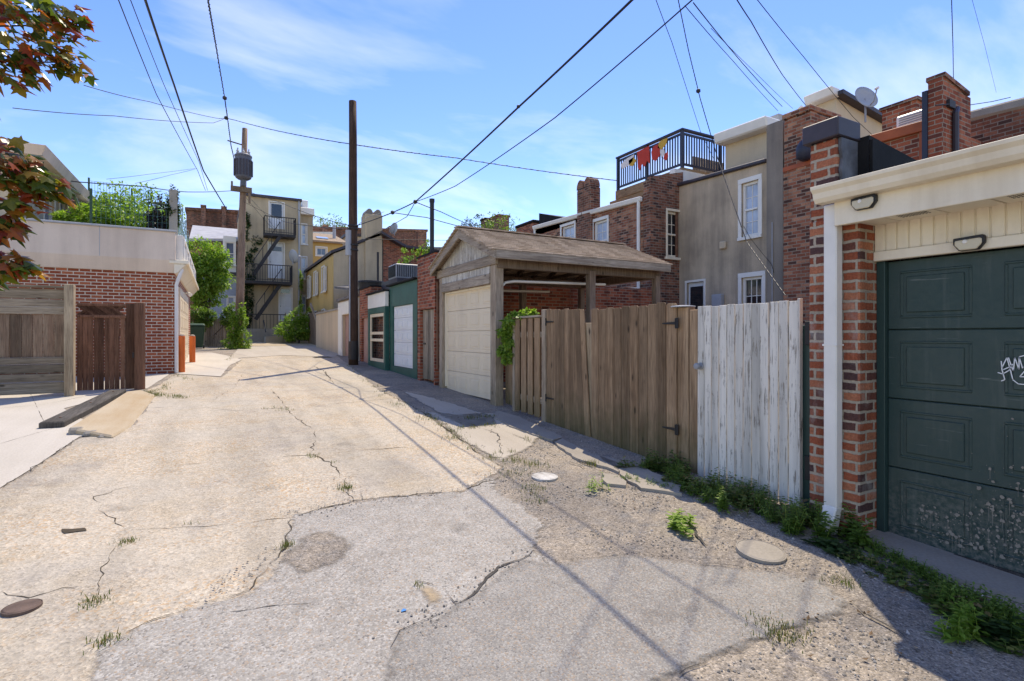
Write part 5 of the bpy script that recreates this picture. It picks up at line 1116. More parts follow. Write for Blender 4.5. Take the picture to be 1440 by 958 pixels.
# terraces far behind
def far_row(label, l, r, t, Y, mat, roofmat, base=1.0, dep=8, slope=0.0, wins=()):
    o = thing('terrace_house', label, 'house', ((onY(l, t, Y).x+onY(r, t, Y).x)/2, Y+dep/2, h(Y)))
    a, c = onY(l, t, Y), onY(r, t+slope, Y)
    m = MB(); body(m, 'Y', Y, a.x, c.x, base, a.z, dep, t=0, top=lambda x: a.z+(c.z-a.z)*(x-a.x)/(c.x-a.x)); m.build('wall', M[mat], o)
    m = MB(); m.hexa([(a.x-.1, Y-.15, a.z), (c.x+.1, Y-.15, c.z), (c.x+.1, Y+dep, c.z), (a.x-.1, Y+dep, a.z)], [(a.x-.1, Y-.2, a.z+.25), (c.x+.1, Y-.2, c.z+.25), (c.x+.1, Y+dep, c.z+.25), (a.x-.1, Y+dep, a.z+.25)]); m.build('parapet', M[roofmat], o)
    for (l_, t_, r_, b_) in wins:
        hh = hY(l_, t_, r_, b_, Y-.145); window(o, 'Y', Y-.145, *hh, case=.05)
    return o
far_row('long brick terrace top far behind the double chimney', 430, 600, 322, 62, 'brick_dark', 'brick_dark', slope=4)
far_row('brick terrace with dark parapet seen left of the old pole', 262, 338, 296, 56, 'brick_dark', 'brick_dark', slope=4)
fl = far_row('grey roofed brick house behind the green tree', 266, 342, 341, 44, 'brick_wall', 'roof_grey', wins=((318, 352, 328, 358), (318, 364, 328, 385)))
m = MB(); a, c = onY(266, 338, 44), onY(342, 338, 44); m.hexa([(a.x, 43.7, a.z-.1), (c.x, 43.7, c.z-.1), (c.x, 50, a.z+2.0), (a.x, 50, a.z+2.0)], [(a.x, 43.7, a.z+.05), (c.x, 43.7, c.z+.05), (c.x, 50, a.z+2.15), (a.x, 50, a.z+2.15)]); m.build('roof', M['tin'], fl)
far_row('cream flat roofed house far behind the yellow house roof', 428, 470, 330, 58, 'stucco_pale', 'white', wins=((436, 338, 442, 344),))
far_row('pale upper storey with dark parapet far behind the dark pole', 486, 522, 333, 50, 'stucco_end', 'cap')
far_row('low grey roofed house far right of the red brick parapet', 566, 640, 352, 44, 'stucco_pale', 'roof_grey')
far_row('ochre house back far behind the green tree', 290, 318, 330, 52, 'yellow', 'cap', wins=((300, 337, 306, 345),))
for (pl, pr_, pt, X_, lab) in ((455, 461, 316, 30, 'slim far chimney left of the dark pole over the yellow house'), (548, 555, 318, 30, 'far brick chimney on the terrace right of the double chimney'), (588, 597, 324, 28, 'far brick chimney left of the vent pipe'), (283, 289, 288, 9, 'far brick chimney on the terrace left of the old pole'), (312, 318, 290, 9, 'second far chimney on the terrace, nearer the old pole')):
    Y_ = 60 if pl > 400 else 55; a, c = onY(pl, pt, Y_), onY(pr_, pt, Y_); t = thing('chimney', lab, 'chimney', (a.x, Y_, a.z-2)); m = MB(); m.box(a.x, c.x, Y_, Y_+.7, a.z-3.2, a.z-.15); m.build('stack', M['brick_dark'], t); m = MB(); m.box(a.x-.06, c.x+.06, Y_-.06, Y_+.76, a.z-.15, a.z); m.build('cap', M['brick_house'], t)
# blue grey clapboard house low, left of the pole
wh = thing('row_house', 'pale blue clapboard house low behind the hedge, left of the old pole', 'house', (-1, 41, h(40)))
a, c = onY(285, 386, 39.5), onY(339, 386, 39.5); zt = a.z
hs_ = [hY(317, 364, 330, 385, 39.49), hY(320, 418, 330, 436, 39.49)]
m = MB()
z = h(39)-.2
while z < zt-.1: m.prism([(39.46, z), (39.5, z), (39.5, z+.14), (39.485, z+.14)], 'X', a.x, c.x); z += .14
m.box(a.x, c.x, 39.5, 43.9, h(39)-.2, zt); m.build('wall', plain('blue_clapboard', (.40,.44,.50), .6, .15), wh)
for hh in hs_[1:]: window(wh, 'Y', 39.40, *hh, case=.06)
m = MB(); m.box(a.x-.2, c.x+.1, 38.9, 43.9, zt, zt+.18); m.build('roof', M['cap'], wh)
uw = hs_[0]; m = MB(); m.box(onY(314, 360, 39.7).x, onY(332, 360, 39.7).x, 39.6, 43.8, zt+.181, zt+2.6); m.build('upper_wall', M['white'], wh); window(wh, 'Y', 39.6-.145, uw[0], uw[1], zt+.7, zt+2.2, case=.07)
# grey board fences at the end
fb = thing('board_fence', 'tall weathered brown board fence between the green bin and the old pole', 'fence', (0, 29, h(29)))
a, c = onY(268, 445, 29.0), onY(331, 445, 29.0); rp = random.Random(5); m = MB(); n = 22
for i in range(n):
    x = a.x+(c.x-a.x)*i/n; zt = onY(290, 446, 29).z+rp.uniform(-.06, .06); m.prism([(x+.002, h(29)), (x+(c.x-a.x)/n-.002, h(29)), (x+(c.x-a.x)/n-.002, zt-.03), (x+.06, zt), (x+.002, zt-.03)], 'Y', 29.0+rp.uniform(-.01, .01), 29.03)
m.build('boards', M['wood_grey'], fb)
m = MB(); m.box(a.x, c.x, 29.032, 29.08, 1.5, 1.6); m.box(a.x, c.x, 29.032, 29.08, 2.2, 2.3); m.build('rail', M['wood_grey_h'], fb)
sf = thing('board_fence', 'brown board stair wall with sloping pale handrail at the alley end', 'fence', (5, 30.5, h(30)))
a, c = onX(445, 432, 4.6), onX(467, 428, 4.6)
m = MB(); n = 14; ya, yb = 27.6, 32.5
for i in range(n):
    y0 = ya+(yb-ya)*i/n; y1 = ya+(yb-ya)*(i+1)/n-.01; m.box(4.6, 4.63, y0, y1, h(30)-.2, 2.9+.0*i+rp.uniform(-.04, .04))
m.box(4.64, 7.5, 32.4, 32.43, h(32)-.2, 3.0); m.build('boards', M['wood_shade'], sf)
m = MB(); m.beam((4.5, 27.5, 1.75), (4.5, 31.0, 3.35), .08, .16); m.box(4.45, 4.58, 27.4, 27.55, h(27), 1.95); m.build('handrail', M['wood_grey'], sf)
# ------------------------------------------------------------------ utility poles
dq = onG(497, 513)
def upole(label, base, top, r0, r1, mat):
    t = thing('utility_pole', label, 'pole', tuple(base)); m = MB(); n = 7
    m.tube([Vector(base).lerp(Vector(top), i/n)+Vector((noise.noise(Vector((i, 3, r0)))*.02, 0, 0)) - Vector((0, 0, .2 if i == 0 else 0)) for i in range(n+1)], [r0+(r1-r0)*i/n for i in range(n+1)], 16); m.build('shaft', M[mat], t, smooth=True); return t
DB = Vector((3.92, dq.y+(3.92-dq.x)*.3, 0)); DB = dq; dtop = Vector((dq.x-.02, dq.y, EYE+(HY-143)/F*(ST*dq.x+CT*dq.y)))
dpole = upole('tall dark brown utility pole standing by the garages on the right', dq, dtop, .15, .115, 'pole_dark')
m = MB(); dd = ST*dq.x+CT*dq.y; pz = lambda py: EYE+(HY-py)/F*dd
for py in (318, 322, 345, 352): m.lathe((dq.x-.01, dq.y, pz(py)), [(.13, -.03), (.16, -.02), (.16, .02), (.13, .03)], 14)
m.build('cable_clamp', M['iron'], dpole)
m = MB(); m.tube([(dq.x-.16, dq.y-.05, pz(360)), (dq.x-.16, dq.y-.05, pz(325))], .09, 10); m.tube([(dq.x-.13, dq.y-.09, pz(480)), (dq.x-.13, dq.y-.09, pz(325))], .022, 6); m.build('junction_tube', M['dish'], dpole)
m = MB(); m.lathe((dq.x, dq.y, pz(500)), [(.155, -.12), (.158, 0), (.156, .3), (.15, .45)], 14); m.build('base_sleeve', M['iron'], dpole)
OY = 27.0; OB = Vector((onY(335, 480, OY).x, OY, h(OY)-.1)); OT = onY(344.5, 181, OY)
opole = upole('old scarred utility pole with a transformer, overgrown with ivy at its foot', OB, OT, .19, .11, 'pole_old')
tc_ = onY(342, 236, OY-.35)
m = MB(); m.lathe((tc_.x, OY-.42, tc_.z-.55), [(.10, -.28), (.12, -.02), (.22, 0), (.31, .06), (.34, .12), (.34, .98), (.36, 1.0), (.36, 1.06), (.24, 1.14), (.1, 1.18)], 20)
tr = m.build('transformer', plain('transformer_grey', (.10,.105,.13), .5, .2), opole)
m = MB()
for i in range(10):
    a = math.pi*(.9+.12*i)
    m.beam((tc_.x+.35*math.cos(a), OY-.42+.35*math.sin(a), tc_.z-.4), (tc_.x+.35*math.cos(a), OY-.42+.35*math.sin(a), tc_.z+.3), .03, .08)
m.build('cooling_fins', M['cap'], tr)
m = MB()
for dx in (-.22, .0, .22): m.lathe((tc_.x+dx, OY-.42, tc_.z+.58), [(.05, 0), (.07, .05), (.045, .08), (.07, .12), (.04, .16), (.02, .26)], 10)
m.build('bushing', M['dish'], tr)
m = MB(); ac_ = onY(340, 268, OY); m.box(ac_.x-.45, ac_.x+.4, OY-.3, OY-.14, ac_.z-.12, ac_.z+.1); m.tube([(ac_.x-.4, OY-.25, ac_.z), (ac_.x-.4, OY-.25, ac_.z+.3)], .04, 8); m.tube([(ac_.x+.3, OY-.25, ac_.z-.6), (ac_.x+.3, OY-.25, ac_.z+.1)], .05, 8); m.build('crossarm', M['wood_shade'], opole)
m = MB(); a_ = onY(341, 204, OY); m.tube([a_, a_+Vector((-.6, 0, .1))], .03, 6); m.build('wire_arm', M['iron'], opole)
# green bin and orange bollards
gb = onG(278, 499); bnl = thing('wheelie_bin', 'dark green wheeled bin behind the shorter orange bollard', 'bin', (gb.x+.1, 27.2, h(27)))
bx, by, bz = onY(276, 490, 27.2).x, 27.2, h(27.2)
m = MB(); m.hexa([(bx-.25, by-.28, bz+.06), (bx+.25, by-.28, bz+.06), (bx+.25, by+.25, bz+.06), (bx-.25, by+.25, bz+.06)], [(bx-.32, by-.36, bz+1.0), (bx+.32, by-.36, bz+1.0), (bx+.32, by+.34, bz+1.0), (bx-.32, by+.34, bz+1.0)]); m.build('body', M['bin_green'], bnl, bevel=.03)
m = MB(); m.hexa([(bx-.35, by-.40, bz+1.002), (bx+.35, by-.40, bz+1.002), (bx+.35, by+.36, bz+1.002), (bx-.35, by+.36, bz+1.002)], [(bx-.30, by-.36, bz+1.07), (bx+.30, by-.36, bz+1.07), (bx+.30, by+.34, bz+1.12), (bx-.30, by+.34, bz+1.12)]); m.build('lid', M['bin_green'], bnl, bevel=.02)
for sx in (-.28, .28):
    m = MB(); m.lathe((bx+sx-.03, by+.3, bz+.1), [(.1, 0), (.1, .06)], 14, 'X'); m.build('wheel', M['black_metal'], bnl)
def bollard(px, pyb, pyt, label):
    b = onG(px, pyb); d = ST*b.x+CT*b.y; zt = EYE+(HY-pyt)/F*d; t = thing('bollard', label, 'bollard', tuple(b), 'orange bollards by the left garage')
    m = MB(); m.lathe((b.x, b.y, b.z-.05), [(.082, 0), (.082, zt-b.z+.02), (.075, zt-b.z+.045)], 18); m.build('post', M['orange'], t, smooth=False)
    m = MB(); m.lathe((b.x, b.y, zt-.02), [(.076, .016), (.06, .045), (.02, .06)], 18); m.build('concrete_fill', M['concrete'], t)
bollard(255, 524, 472, 'tall orange bollard nearest the corner of the left brick garage'); bollard(270.5, 510, 472.5, 'orange bollard farther along, in front of the green bin')
# ------------------------------------------------------------------ left brick garage with the roof terrace
YG, XG = 15.7, -.93; gl = h(15.7)
lg = thing('brick_garage', 'red brick garage with wide pale parapet band and roof terrace, on the left', 'garage', (-5, YG+2, gl))
zb, zp = onY(245, 384, YG).z, onY(246, 328, YG).z
m = MB(); facade(m, 'Y', YG, -13, XG, gl-.2, zb, []); m.box(-13, XG-.002, YG+.01, 24.5, gl-.2, zb)
m.box(XG-.002, XG, YG, YG+1.0, gl-.2, zb); m.build('wall', M['brick_red'], lg)
m = MB(); m.prism([(gl-.1, 0), (gl-.1, 0)], 'Y', 0, 0) if False else None
m.box(XG+.0005, XG+.012, YG, 17.3, 2.9, zb); m.box(XG+.0005, XG+.012, 21.9, 24.5, gl-.1, zb); m.box(XG+.0005, XG+.012, 17.3, 21.9, 2.95, zb); m.box(XG+.0005, XG+.012, YG, 17.3, gl-.1, 2.9); m.build('side_wall', M['brick_red'], lg)
m = MB(); m.box(XG+.013, XG+.05, 17.15, 17.35, gl, 2.95); m.box(XG+.013, XG+.05, 21.85, 22.05, gl+.2, 2.95); m.box(XG+.013, XG+.05, 17.35, 21.85, 2.75, 2.95); m.build('door_frame', M['cream'], lg)
m = MB(); panel_door(m, 'X', XG+.045, 17.36, 21.84, gl+.05, 2.74, 4, 5, s=-1, rel=.01); m.build('garage_door', M['cream_door'], lg)
m = MB()                                                             # the band flares out over the brick
m.add([(-13, YG-.02, zb), (XG+.03, YG-.02, zb), (XG+.03, YG-.12, zb+.30), (-13, YG-.12, zb+.30), (-13, YG-.12, zp), (XG+.03, YG-.12, zp), (-13, YG+.1, zp), (XG+.03, YG+.1, zp), (-13, YG+.1, zb), (XG+.03, YG+.1, zb)], [(0,1,2,3), (3,2,5,4), (4,5,7,6), (0,3,4,6,8), (1,9,7,5,2), (6,7,9,8), (0,8,9,1)])
m.build('parapet_band', M['sidingpink'], lg)
m = MB(); m.box(-13, XG+.06, YG-.16, YG+.12, zp+.001, zp+.05); m.build('band_cap', M['dish'], lg, bevel=.01)
m = MB()
for x in (-2.4, -4.4, -6.4, -8.4): m.box(x-.006, x+.006, YG-.124, YG-.118, zb+.31, zp)
m.build('joint_strip', M['dish'], lg)
# flared cornice and panelled knee wall along the alley side
m = MB(); XO_ = XG+.26
m.hexa([(XG, YG-.1, zb-.02), (XG+.06, YG-.1, zb-.02), (XG+.06, 24.5, zb-.02), (XG, 24.5, zb-.02)], [(XG, YG-.1, zb+.22), (XO_, YG-.1, zb+.22), (XO_, 24.5, zb+.22), (XG, 24.5, zb+.22)])
m.box(XG-.1, XO_+.05, YG-.12, 24.5, zb+.222, zb+.32); m.build('cornice', M['cream'], lg, bevel=.01)
m = MB(); m.box(XG-.05, XG+.18, YG+.13, 24.4, zb+.322, zp-.02)
for y in [YG+.2+i*1.45 for i in range(6)]:
    for (a, b, c, d) in ((y, y+1.3, zp-.14, zp-.04), (y, y+1.3, zb+.36, zb+.46), (y, y+.1, zb+.46, zp-.14), (y+1.2, y+1.3, zb+.46, zp-.14)): m.box(XG+.181, XG+.21, a, b, c, d)
m.build('knee_wall', M['white'], lg, bevel=.006)
m = MB(); m.tube([(XG+.17, YG-.04, zb+.1), (XG+.10, YG-.06, zb-.12), (XG+.05, YG-.06, zb-.3), (XG+.05, YG-.06, gl+.02)], .042, 8); m.build('downspout', M['white_metal'], lg)
m = MB(); p = onX(260, 412, XG+.05); 
for dy in (-.12, .12): m.tube([(XG+.02, p.y, p.z), (XG+.12, p.y+dy, p.z), (XG+.2, p.y+dy*1.6, p.z-.06)], [.02, .03, .06], 10)
m.build('floodlight', M['white_metal'], lg)
m = MB(); m.box(-13, XG-.06, YG+.13, 24.5, zb, zb+.35); m.build('roof', M['tar'], lg)
# terrace house set back above
XH = -4.0; tz = onX(20, 192, XH).z
uh = thing('roof_house', 'tan rooftop house with glazed doors and a long sloping eave, on the left garage', 'house', (-7, 20, zb))
hs_ = []
for l, r in ((62, 76), (84, 94), (98, 106)): a, c = onX(l, 305, XH), onX(r, 305, XH); hs_.append((a.y, c.y, zb+.4, zb+2.55))
m = MB(); facade(m, 'X', XH, YG+.2, 28, zb+.35, tz-.5, hs_, s=-1); m.box(-13, XH-.14, YG+.2, 28, zb+.35, tz-.5); m.box(XH-.14, XH-.0, YG+.2, YG+.21, zb+.35, tz-.5); m.build('wall', M['stucco_pale'], uh)
for hh in hs_: window(uh, 'X', XH, *hh, s=-1, rail=False, cols=2, glass='glass', case=.08)
m = MB(); z1 = onX(150, 289, XH+.6).z
m.hexa([(-13, YG-.3, tz-.5), (XH+.6, YG-.3, tz-.5), (XH+.6, 28, tz-.35), (-13, 28, tz-.35)], [(-13, YG-.4, tz-.28), (XH+.7, YG-.4, tz-.28), (XH+.7, 28, tz-.13), (-13, 28, tz-.13)]); m.build('eave', M['sidingpink'], uh, bevel=.01)
m = MB()
for i in range(16): y = 19.5+i*.55; m.hexa([(XH+.5, y, tz-.62), (XH+2.6-.08*i, y, tz-2.0), (XH+2.6-.08*i, y+.5, tz-2.0), (XH+.5, y+.5, tz-.62)], [(XH+.5, y, tz-.60), (XH+2.6-.08*i, y, tz-1.98), (XH+2.6-.08*i, y+.5, tz-1.98), (XH+.5, y+.5, tz-.60)])
m.build('awning_slats', plain('awning_canvas', (.34,.40,.34), .7, .3), uh)
# wire fence of the terrace
wf = thing('wire_fence', 'dark green wire mesh fence round the planted terrace of the left garage', 'fence', (-2.6, YG+.4, zp))
m = MB()
def wall_mesh(p, q, z0, z1, n, k):
    p, q = Vector(p), Vector(q)
    for i in range(n+1): c = p.lerp(q, i/n); m.beam((c.x, c.y, z0), (c.x, c.y, z1), .008, .008, (1,0,0))
    for j in range(k+1): z = z0+(z1-z0)*j/k; m.beam((p.x, p.y, z), (q.x, q.y, z), .007, .007)
fl_, fr_ = onY(128, 320, YG+.5), onY(246, 320, YG+.5)
wall_mesh((fl_.x, YG+.5, 0), (XG-.1, YG+.5, 0), zp, zp+.95, 17, 6)
a, c = onY(125, 250, 22), onY(213, 250, 22); wall_mesh((a.x, 22, 0), (c.x, 22, 0), zp, a.z-.1, 22, 7)
wall_mesh((XG-.1, YG+.5, 0), (XG-.1, 24, 0), zp, zp+1.0, 30, 6)
m.build('mesh', M['teal_net'], wf)
for i, (x, y, zt) in enumerate([(fl_.x, YG+.5, zp+1.0), (a.x, 22, a.z), ((a.x+c.x)/2+.3, 22, a.z-.2), (c.x, 22, a.z-.25)]):
    m = MB(); m.box(x-.025, x+.025, y-.025, y+.025, zp-.1, zt); m.build('post', M['bin_green'], wf)
m = MB(); q = onY(244, 268, YG+.55); m.box(q.x-.09, q.x+.09, YG+.45, YG+.63, zp, q.z); m.build('post', M['concrete'], wf)
nz_ = thing('shade_net', 'pale teal netting draped over the terrace corner of the left garage', 'net', (XG+.25, YG+2, zp))
m = MB()
for i in range(16):
    for j in range(7):
        def P(i, j): return (XG+.08+.16*math.sin(i*.9+j*.5)*.5+.05*j*0, YG+.3+i*.22, zp+.85-j*.17-.05*math.sin(i*1.1)-i*.012)
        a, b, c = Vector(P(i, j)), Vector(P(i+1, j)), Vector(P(i, j+1)); m.tube([a, b], .006, 4, False); m.tube([a, c], .006, 4, False); m.tube([a, Vector(P(i+1, j+1))], .005, 4, False)
m.build('net', plain('teal_string', (.35,.5,.47), .6, .2), nz_)
# string lights along the terrace
# ------------------------------------------------------------------ wooden enclosures at the driveway
YF = 12.05; ZP = onY(98, 403, YF).z
pf = thing('panel_fence', 'weathered grey panel fence of lying and upright boards beside the driveway', 'fence', (-4, YF, h(YF)))
xr = onY(91, 450, YF).x; rp = random.Random(31)
m = MB(); zb_ = h(YF)+.06; zq = [onY(50, py, YF).z for py in (403, 420, 431, 442)]; z1_, z2_ = zq[3], onY(50, 503, YF).z
for a, b in ((zq[0]-.035, zq[1]), (zq[1]-.008, zq[2]), (zq[2]-.008, zq[3])): m.box(-9.5, xr, YF-.0+rp.uniform(-.006, .006), YF+.03, b, a)
for pa, pb in ((503, 512), (513, 525), (526, 537), (538, 554)): m.box(-9.5, xr, YF-.04+rp.uniform(-.012, .012), YF+.02, onY(50, pb, YF).z, onY(50, pa, YF).z)
m.box(-9.5, xr, YF-.06, YF+.04, ZP-.04, ZP+.0); m.build('lying_boards', M['wood_left_h'], pf, bevel=.006)
m = MB(); x = xr
while x > -9.5: w_ = rp.uniform(.13, .16); m.box(x-w_+.006, x, YF+.02+rp.uniform(-.004, .004), YF+.045, z2_+.003, z1_-.003); x -= w_
m.build('upright_boards', M['wood_left_v'], pf, bevel=.003)
m = MB(); a, c = onY(90, 450, YF-.12), onY(106.5, 450, YF-.12); m.box(a.x, c.x-.03, YF-.14, YF+.05, h(YF)-.05, ZP+.03); m.build('post', M['wood_post'], pf, bevel=.01)
YT = 12.7
bg_ = thing('wooden_gate', 'red brown wooden gate with a lattice top beside the left brick garage', 'gate', (-1.9, YT, h(YT)))
a, c = onY(108, 430, YT), onY(190, 430, YT); zt = onY(150, 427, YT).z; zl = onY(150, 445, YT).z; zg = onY(150, 549, YT).z
m = MB(); n = 11; W = (c.x-a.x)/n
for i in range(n): m.box(a.x+i*W+.0015+(.009 if i in (3, 5, 8) else 0), a.x+(i+1)*W-.0015, YT+rp.uniform(-.004, .004), YT+.02, zg-.02+rp.uniform(.0, .03), zl)
m.build('boards', M['wood_red'], bg_, bevel=.003)
m = MB(); m.box(a.x, c.x, YT-.02, YT+.04, zt-.05, zt); m.box(a.x, c.x, YT-.02, YT+.04, zl-.03, zl+.02); m.box(a.x, c.x, YT+.025, YT+.06, zg+.25, zg+.34); m.box(a.x, c.x, YT+.025, YT+.06, zl-.35, zl-.26)
m.box(c.x-.14, c.x, YT-.03, YT+.045, zg, zt+.01); m.build('frame', M['wood_red'], bg_, bevel=.004)
m = MB(); k = 24; hgt = zt-.05-(zl+.02)
for i in range(-3, k):
    for s_ in (1, -1):
        x0 = a.x+(c.x-.14-a.x)*i/k; x1 = x0+hgt*1.3
        p, q = ((x0, YT+.005*s_, zl+.02), (x1, YT+.005*s_, zt-.05)) if s_ > 0 else ((x0, YT+.005*s_, zt-.05), (x1, YT+.005*s_, zl+.02))
        if x0 >= a.x and x1 <= c.x-.14: m.beam(p, q, .007, .03, (0, 1, 0)) if False else m.beam(p, q, .028, .007, (0, 1, 0))
m.build('lattice', M['wood_red'], bg_)
a2, c2 = onY(190, 430, YT-.1), onY(203, 430, YT-.1)
pt = thing('fence_post', 'thick dark brown round post at the free end of the lattice gate', 'post', ((a2.x+c2.x)/2, YT-.1, h(YT)))
m = MB(); m.lathe(((a2.x+c2.x)/2, YT-.1, h(YT)-.1), [(.09, 0), (.09, zt-h(YT)+.02), (.085, zt-h(YT)+.12), (.06, zt-h(YT)+.13)], 16); m.build('shaft', M['wood_red'], pt)
m = MB(); m.box((a2.x+c2.x)/2-.115, (a2.x+c2.x)/2-.09, YT-.14, YT-.06, 1.2, 1.3); m.build('catch', M['iron'], pt)
# concrete ramp wedge with a timber edge
rw = thing('concrete_ramp', 'broken tan concrete ramp wedge along the driveway edge', 'ramp', (-1.4, 10, h(10)))
pts = [gp(p) for p in [(96,611), (158,617), (184,601), (219,557), (198,553), (178,557)]]
m = MB(); lo = [Vector((p.x, p.y, h(p.y)-.03)) for p in pts]; hi = [Vector((p.x, p.y, h(p.y)+z)) for p, z in zip(pts, (.085, .035, .02, .02, .06, .085))]
k = len(pts); m.add(lo+hi, [tuple(range(k)), tuple(range(2*k-1, k-1, -1))]+[(i, i+k, (i+1) % k+k, (i+1) % k) for i in range(k)]); m.build('slab', M['concrete_warm'], rw, bevel=.02)
m = MB()
for i, f in enumerate((.02, .35, .68)):
    a = pts[0].lerp(pts[1], f); b = pts[0].lerp(pts[1], f+.3); b0 = len(m.v); m.box(a.x, b.x, a.y-.07, a.y+.05, h(a.y)-.02, h(a.y)+.085-.025*i)
m.build('broken_edge', M['slab'], rw, bevel=.03)
tt = thing('railway_sleeper', 'dark weathered timber sleeper edging the concrete ramp', 'timber', (-1.8, 10, h(10)))
m = MB(); p0, p1 = gp((72,603)), gp((166,554)); d = (p1-p0); L = d.length; n = 3
for i in range(1): m.beam(Vector((p0.x, p0.y, h(p0.y)+.025)), Vector((p1.x, p1.y, h(p1.y)+.02)), .26, .12)
m.build('timber', M['tie'], tt, bevel=.015)
m = MB()
for f in (.1, .5, .9): c = p0.lerp(p1, f); m.tube([(c.x, c.y, h(c.y)+.078), (c.x, c.y, h(c.y)+.092)], .014, 8)
m.build('spike', M['rust'], tt)
# lids and covers
M['rustdark'] = plain('dull_iron', (.14,.095,.075), .9, .5, 8, bumps=.4)
M['lidwhite'] = stained('chalky_lid', (.62,.60,.56), (.30,.28,.25), .9, .9, 5, .5, .42, .6)
def lid(label, px, py, r, mat, tilt=0, name='manhole_cover', lift=.012):
    p = onG(px, py); t = thing(name, label, 'cover', (p.x, p.y, p.z)); Mx = Matrix.Translation((p.x, p.y, p.z+lift)) @ Matrix.Rotation(tilt, 4, 'X')
    m = MB(); m.lathe((0, 0, 0), [(r*1.04, -.03), (r*1.04, .004), (r*.99, .006), (r*.98, .003), (r*.92, .003)], 30); m.rot(0, Mx); m.build('rim', M[mat], t)
    m = MB(); m.lathe((0, 0, 0), [(r*.97, -.01), (r*.97, .004), (r*.9, .008), (r*.3, .011), (r*.05, .011)], 30)
    for i in (range(-3, 4) if mat == 'rust' else ()): m.box(-r*.6*math.cos(i*.4), r*.6*math.cos(i*.4), i*r*.2-.012, i*r*.2+.012, .008, .015)
    m.rot(0, Mx); m.build('lid', M[mat], t)
lid('round pale concrete meter lid tilted in the dirt below the white gate', 1070, 779, .155, 'slab', .10, lift=.022)
lid('small white round lid lying on the verge in front of the wooden gates', 766, 672, .125, 'lidwhite', .04, lift=.014)
lid('small rusty round valve cover set in the concrete at far left', 31, 857, .08, 'rustdark')
dr = onG(453, 503); dg = thing('drain_grate', 'small dark drain grate in the alley near the dark pole', 'drain', (dr.x, dr.y, dr.z))
m = MB(); m.box(dr.x-.3, dr.x+.3, dr.y-.25, dr.y+.25, dr.z+.005, dr.z+.02); m.build('frame', M['slab'], dg)
m = MB()
for i in range(8): m.box(dr.x-.25+i*.065, dr.x-.22+i*.065, dr.y-.2, dr.y+.2, dr.z+.021, dr.z+.03)
m.box(dr.x-.26, dr.x+.27, dr.y-.21, dr.y+.21, dr.z+.0205, dr.z+.0225); m.build('bars', M['iron'], dg)
# ------------------------------------------------------------------ overhead wires
def wire(label, pts, r=.011, sag=.0, name='overhead_cable', twist=0):
    P = [PD(*p) for p in pts]; L = []
    if pts[0][1] < 0: P.insert(0, P[0]+(P[0]-P[1]).normalized()*8+Vector((0, 0, .5)))   # the span goes on past the frame to its next pole
    for a, b in zip(P, P[1:]):
        n = 14
        for i in range(n): t = i/n; c = a.lerp(b, t); c.z -= sag*4*t*(1-t)*(b-a).length; L.append(c)
    L.append(P[-1]); m = MB(); m.tube(L, r, 6)
    if twist:
        Q = []
        for i, c in enumerate(L):
            for k in range(3):
                t = (i+k/3)
                if i+1 < len(L): q = c.lerp(L[i+1], k/3); Q.append(q+Vector((math.cos(t*6), 0, math.sin(t*6)))*r*twist)
        m.tube(Q, r*.7, 5)
    return tag(m.build(name, M['wire'], recalc=False), label, 'cable', 'overhead cables across the alley')
D0 = ST*dq.x+CT*dq.y; DO = ST*OB.x+CT*OB.y
wire('thick cable from top centre down to the dark pole', [(893,-4,5.55), (730,150,7.7), (584,284,11.8), (552,299,13.3), (496,319,D0)], .014, .004)
wire('thin cable crossing the thick one, from top right of centre to the mid-air joint', [(978,-4,5.6), (780,166,7.6), (640,262,10.4), (584,284,11.8)], .008, .006)
wire('cable running from the left edge to the small joint over the old pole', [(18,152,15), (160,163,19), (300,173,25), (318,166,26)], .012, .008)
wire('upper of the two cables from the maple leaves to the joint by the old pole', [(118,120,15), (210,143,20), (308,167,26), (318,166,26)], .012, .006)
wire('long cable from the small joint past the dark pole to the roof deck', [(318,166,26), (330,169,25.5), (495,203,D0+.1), (640,222,17.5), (867,254,18.5)], .013, .006, twist=1.0)
wire('dark twisted cable dropping from the top edge to the transformer', [(292,-4,13), (303,60,17), (316,138,24), (320,166,26), (325,205,26.6), (333,240,26.6)], .02, .001, twist=1.2)
wire('leftmost thin cable falling from the top edge to the roof terrace side of the pole', [(165,-4,10), (220,133,15), (278,240,24), (289,268,27)], .011, .003)
wire('middle thin cable falling from the top left to the old pole', [(182,-4,10), (230,118,15), (280,228,23), (292,268,27)], .009, .003)
wire('heavy black cable falling from the top left to the far rooftops', [(203,-4,10), (245,120,15), (286,240,23), (322,300,30)], .026, .003)
wire('cable looped along the terrace of the left garage', [(40,246,13.5), (110,256,14.2), (200,262,15.5), (262,270,20), (330,268,26.5)], .014, .004)
wire('slack telephone wire between the terrace and the far rooftops', [(150,252,16), (210,245,20), (274,237,24)], .007, .002)
wire('second slack telephone wire below the first by the terrace', [(190,258,16), (240,246,20), (277,237,24)], .007, .003)
wire('wire from the old pole sloping right to the dark pole', [(345,268,DO), (395,285,24), (440,303,20.5), (494,318,D0)], .010, .004)
wire('lower wire from the old pole to the dark pole, in front of the fire escape', [(343,284,DO), (400,312,24), (440,318,20.5), (494,322,D0)], .010, .006)
wire('wire from the old pole sagging to the fire escape', [(346,272,DO), (372,300,30), (392,330,34)], .008, .003)
wire('second wire from the old pole to the fire escape balcony', [(346,278,DO), (380,318,30), (413,345,34.5)], .008, .004)
wire('service wire from the dark pole to the tan gabled house', [(497,322,D0), (515,306,20), (540,298,25)], .010, .002)
wire('service wire from the mid-air joint down to the carport ridge', [(552,299,13.3), (600,306,13.6), (660,322,14)], .010, .004)
